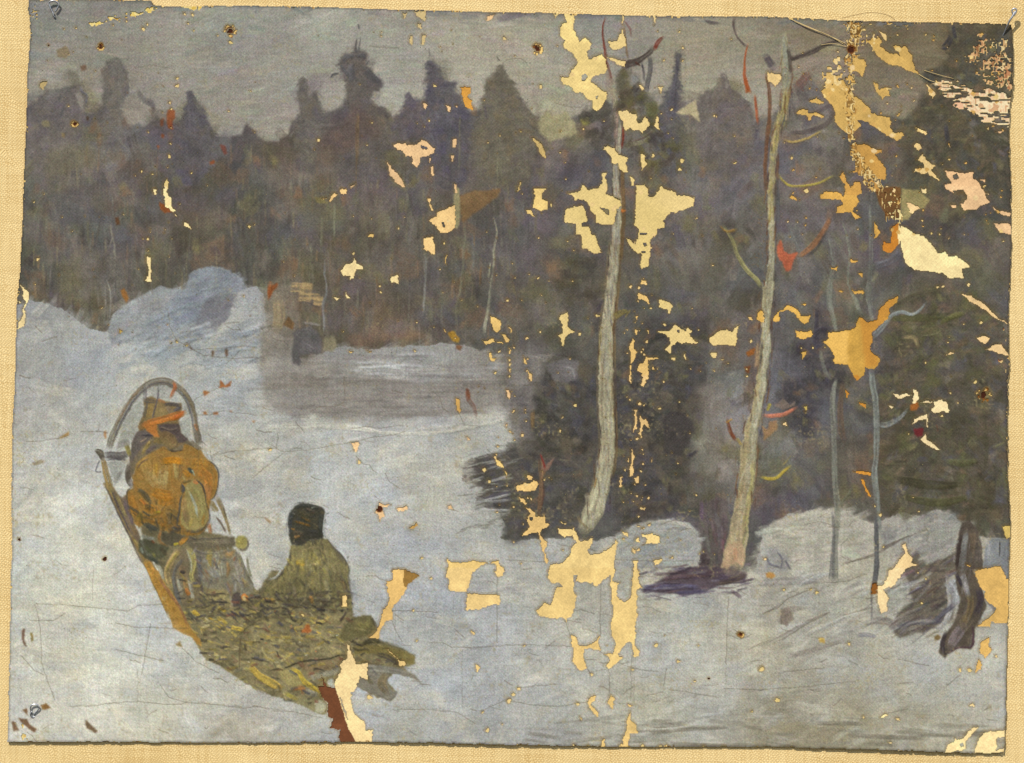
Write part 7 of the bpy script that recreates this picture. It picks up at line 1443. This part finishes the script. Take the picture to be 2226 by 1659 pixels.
XG = (XS - PW / 2) * K
ZG = (PH / 2 - YS) * K
xx, yy = np.meshgrid(XS, YS)
edge_b = ((yy - 1490) / 140).clip(0, 1) ** 2
edge_r = ((xx - 2110) / 90).clip(0, 1) ** 2
edge_t = ((70 - yy) / 70).clip(0, 1) ** 2
LIFT = (edge_b * (2.0 + 1.5 * np.sin(xx / 150.0 + 1)) + edge_r * (2.5 + 2 * np.sin(yy / 120.0)) + edge_t * 2).astype(np.float32)   # the loose canvas curls off the cloth
SHEET = 4.0 + LIFT                       # front of the canvas, photograph pixels in front of the cloth


def grid_mesh(name, faces_mask, front, base, colours, mat, root):
    """the cells of the fine grid in FACES_MASK as one solid patch: front surface, plus rims down to BASE"""
    fr, fc = np.nonzero(faces_mask)
    a = fr * GW + fc
    quads = np.stack([a, a + GW, a + GW + 1, a + 1], 1)
    used, inv = np.unique(quads, return_inverse=True)
    q = inv.reshape(-1, 4)
    nv = len(used)
    ur, uc = used // GW, used % GW
    e0 = q.ravel(); e1 = np.roll(q, -1, 1).ravel()
    key = e0.astype(np.int64) * nv + e1; rev = e1.astype(np.int64) * nv + e0
    bd = ~np.isin(key, rev)
    b0, b1 = e0[bd], e1[bd]
    bv, binv = np.unique(np.concatenate([b0, b1]), return_inverse=True)
    nb = len(bv)
    t0, t1 = binv[:len(b0)] + nv, binv[len(b0):] + nv          # the rim keeps its own upper edge, so the face stays flat to its border
    rim = np.stack([t1, t0, t0 + nb, t1 + nb], 1)
    fx, fz, fy = XG[uc], ZG[ur], -front[ur, uc] * K
    V = np.stack([fx, fy, fz], 1)
    VB = np.stack([fx[bv], -base[ur[bv], uc[bv]] * K, fz[bv]], 1)
    V = np.concatenate([V, V[bv], VB]).astype(np.float32) - np.array(root, np.float32)
    F = np.concatenate([q, rim]).astype(np.int32)
    me = bpy.data.meshes.new(name)
    me.vertices.add(len(V)); me.vertices.foreach_set("co", V.ravel())
    me.loops.add(F.size); me.loops.foreach_set("vertex_index", F.ravel())
    me.polygons.add(len(F)); me.polygons.foreach_set("loop_start", np.arange(0, F.size, 4, dtype=np.int32))
    sm = np.zeros(len(F), bool); sm[:len(q)] = True
    me.polygons.foreach_set("use_smooth", sm)
    me.update(calc_edges=True)
    c = colours[ur, uc]
    c = np.concatenate([c, c[bv], c[bv]])
    c4 = np.concatenate([c, np.ones((len(c), 1), np.float32)], 1).astype(np.float32)
    ca = me.color_attributes.new("pigment", 'FLOAT_COLOR', 'POINT')
    ca.data.foreach_set("color", c4.ravel())
    me.materials.append(mat)
    return me


PIG = (srgb2lin(COL) / GAIN - 0.006).clip(0.004, 0.9).astype(np.float32)
PIGC = (srgb2lin(CAN) / GAIN).clip(0.004, 0.9).astype(np.float32)
inside = full_out > 0.5
INS = inside[:-1, :-1] & inside[1:, :-1] & inside[:-1, 1:] & inside[1:, 1:]
FID = np.zeros((GH, GW), np.int16); FID[:-1, :-1] = np.where(INS, IDM[:-1, :-1], -1); FID[-1, :] = -1; FID[:, -1] = -1

# the linen cloth behind everything
me = bpy.data.meshes.new("backing_cloth")
ex = 0.8
me.from_pydata([(-ex, 0, -ex), (ex, 0, -ex), (ex, 0, ex), (-ex, 0, ex)], [], [(0, 1, 2, 3)]); me.materials.append(linen)
tag(make_obj("backing_cloth", me), 'warm cream linen cloth stretched behind the pinned painting', None, None, 'structure')

# the canvas: sheet and the bare patches where paint has come away
root = world(1113, 1620)
canvas = make_obj("painting_canvas", None, None, root)
tag(canvas, 'ragged old cream-primed canvas pinned flat on the linen, its paint flaking away', 'canvas')
sheet_mask = np.zeros((GH, GW), bool)
me = bpy.data.meshes.new("sheet")
st = 8
rows, cols = np.arange(0, GH, st), np.arange(0, GW, st)
vid = -np.ones((len(rows), len(cols)), int); V = []; F = []
solid = blur(inside.astype(np.float32), 3)
for i, r_ in enumerate(rows):
    for j, c_ in enumerate(cols):
        vid[i, j] = len(V); V.append((XG[c_] - root[0], -(SHEET[r_, c_] - 1.2) * K - root[1], ZG[r_] - root[2]))
for i in range(len(rows) - 1):
    for j in range(len(cols) - 1):
        if inside[rows[i]:rows[i + 1] + 1, cols[j]:cols[j + 1] + 1].all():
            F.append((vid[i, j], vid[i + 1, j], vid[i + 1, j + 1], vid[i, j + 1]))
me.from_pydata(V, [], F); me.materials.append(cottn)
make_obj("sheet", me, canvas)

holes = FID == 0
lab = np.zeros((GH, GW), np.int32); par = [0]
def find(i):
    while par[i] != i:
        par[i] = par[par[i]]; i = par[i]
    return i
for r_ in range(GH):
    row = holes[r_]
    d = np.diff(np.concatenate([[0], row.astype(np.int8), [0]]))
    for s_, e_ in zip(np.nonzero(d == 1)[0], np.nonzero(d == -1)[0]):
        up = lab[r_ - 1, s_:e_] if r_ else np.zeros(1, int)
        ks = [find(int(k)) for k in np.unique(up[up > 0])]
        if ks:
            t = min(ks)
            for k in ks:
                par[k] = t
        else:
            t = len(par); par.append(t)
        lab[r_, s_:e_] = t
mp = np.array([find(i) for i in range(len(par))]); lab = mp[lab]
cnt = np.bincount(lab.ravel()); cnt[0] = 0
order = [k for k in np.argsort(-cnt) if cnt[k] >= 24][:280]
for k in order:
    make_obj("bare_patch", grid_mesh("bare_patch", lab == k, SHEET, SHEET - 1.0, PIGC, ground_mat, root), canvas)
small = holes & ~np.isin(lab, order)
o = make_obj("bare_fleck", grid_mesh("bare_fleck", small, SHEET, SHEET - 1.0, PIGC, ground_mat, root), canvas)
o["kind"] = "stuff"
# raw edge of the canvas: its thickness seen all round
er = (blur(inside.astype(np.float32), 4) < 0.97)[:, :] & (FID >= 0)
make_obj("raw_edge", grid_mesh("raw_edge", er, SHEET - 0.6, SHEET - 3.0, (srgb2lin(rgb((150,108,56))) / GAIN)[None, None] * np.ones((GH, GW, 1), np.float32), ground_mat, root), canvas)

# the picture, thing by thing
FRONT = SHEET + HGT
objs = {}
for i in range(1, len(REG)):
    R = REG[i]
    kids = [j for j in range(1, len(REG)) if REG[j]['parent'] == i]
    m = FID == i
    anc = i
    while REG[anc]['parent']:
        anc = REG[anc]['parent']
    if anc == i:
        tree = {i}
        for j in range(1, len(REG)):
            p_ = j
            while p_:
                if p_ == i:
                    tree.add(j)
                p_ = REG[p_]['parent'] or 0
        allm = np.isin(FID, list(tree))
        if not allm.any():
            continue
        ys_, xs_ = np.nonzero(allm)
        R['root'] = world(float(XS[int(np.median(xs_[ys_ > ys_.max() - 4]))]), float(YS[ys_.max()]), 4.0)
    rt = REG[anc].get('root')
    if rt is None or (not m.any() and not any((FID == j).any() for j in kids)):
        continue
    data = grid_mesh(R['name'], m, FRONT, SHEET - 0.4, PIG, paint, rt) if m.any() else None
    o = make_obj(R['name'], data, objs.get(R['parent']), rt if anc == i else (0, 0, 0))
    tag(o, R['label'], R['category'], R['group'], R['kind'])
    objs[i] = o

# ------------------------------------------------------------------ PINS AND LOOSE THREADS
def tube(pts, rads, seg=8):
    V, F = [], []
    P = [Vector(p) for p in pts]
    for i, p in enumerate(P):
        d = (P[min(i + 1, len(P) - 1)] - P[max(i - 1, 0)]).normalized()
        u = d.cross(Vector((0, 1, 0.02))).normalized(); v = d.cross(u).normalized()
        for k in range(seg):
            a = 2 * math.pi * k / seg
            V.append(tuple(p + (u * math.cos(a) + v * math.sin(a)) * rads[i]))
    for i in range(len(P) - 1):
        for k in range(seg):
            F.append((i * seg + k, i * seg + (k + 1) % seg, (i + 1) * seg + (k + 1) % seg, (i + 1) * seg + k))
    F.append(tuple(range(seg))[::-1]); F.append(tuple((len(P) - 1) * seg + k for k in range(seg)))
    return V, F


def wire(name, pts, rad, mat, parent=None, loc=(0, 0, 0)):
    """pts: photograph pixels with distance in front of the cloth (x, y, depth)"""
    C = curve(pts, 6)
    r = [rad * K] * len(C) if not isinstance(rad, list) else [q * K for q in np.interp(np.linspace(0, 1, len(C)), np.linspace(0, 1, len(rad)), rad)]
    P = [Vector(world(*p)) - Vector(loc) for p in C]
    V, F = tube(P, r)
    me = bpy.data.meshes.new(name); me.from_pydata(V, [], F); me.materials.append(mat)
    for p in me.polygons:
        p.use_smooth = True
    return make_obj(name, me, parent, (0, 0, 0) if parent else loc)


PG = 'pins holding the corners of the canvas'
b = world(118, 38, 8)
pin = make_obj("bent_pin", None, None, b)
tag(pin, 'bright steel pin bent into a ring at the cut corner with the diagonal crease', 'pin', PG)
wire("ring", [(117,30,11),(112,20,13),(109,10,14),(113,5,15),(120,4,15),(127,7,14),(130,12,13),(127,20,12),(122,27,11)], 1.7, steel, pin, b)
wire("shank", [(117,28,11),(118,36,10),(121,39,7),(120,41,3)], 1.9, steel, pin, b)
b = world(2177, 82, 8)
pin = make_obj("straight_pin", None, None, b)
tag(pin, 'slanting steel pin with a flattened head through the frayed canvas corner', 'pin', PG)
wire("head", [(2198,34,20),(2196,26,21),(2200,22,22),(2205,24,22),(2204,31,21),(2199,38,20)], 1.9, steel, pin, b)
wire("shank", [(2203,28,21),(2196,40,20),(2190,50,18),(2184,66,12),(2177,84,4)], [2.2,2.4,2.2,1.8,1.4], steel, pin, b)
b = world(73, 1556, 8)
pin = make_obj("bent_pin", None, None, b)
tag(pin, 'dull steel pin bent into a ring beside brown flaked spots on the snow', 'pin', PG)
wire("ring", [(70,1548,9),(68,1540,10),(70,1533,11),(77,1530,11),(84,1532,11),(87,1538,10),(82,1545,9),(74,1553,8)], 1.5, steel, pin, b)
wire("shank", [(71,1546,9),(68,1553,8),(73,1559,6),(77,1556,4)], 2.0, steel, pin, b)
TG = 'loose threads at the torn crease'
for pts, rd, mt, lb in (([(1830,41,8),(1855,35,12),(1885,30,14),(1910,31,14),(1930,36,12),(1945,45,8)], .55, brown_th, 'thin brown thread arching free above the canvas edge'),
                        ([(1714,41,7),(1745,55,9),(1780,70,9),(1812,84,8),(1838,96,7)], .7, cottn, 'pale thread running slantwise from the canvas edge to the dark nail hole'),
                        ([(1726,48,7),(1760,63,10),(1800,78,9),(1834,98,7)], .5, cottn, 'second pale thread lying just under the slanting one'),
                        ([(1784,99,7),(1810,96,9),(1840,103,7)], .5, cottn, 'short pale thread end beside the dark nail hole'),
                        ([(1997,163,7),(2020,176,9),(2050,185,9),(2070,186,7)], .6, cottn, 'fine pale thread crossing the black-green spruce'),
                        ([(2008,154,7),(2040,164,9),(2072,172,7)], .45, cottn, 'finest pale thread above the one crossing the black-green spruce')):
    o = wire("thread", pts, rd, mt, None, world(*pts[0]))
    tag(o, lb, 'thread', TG)
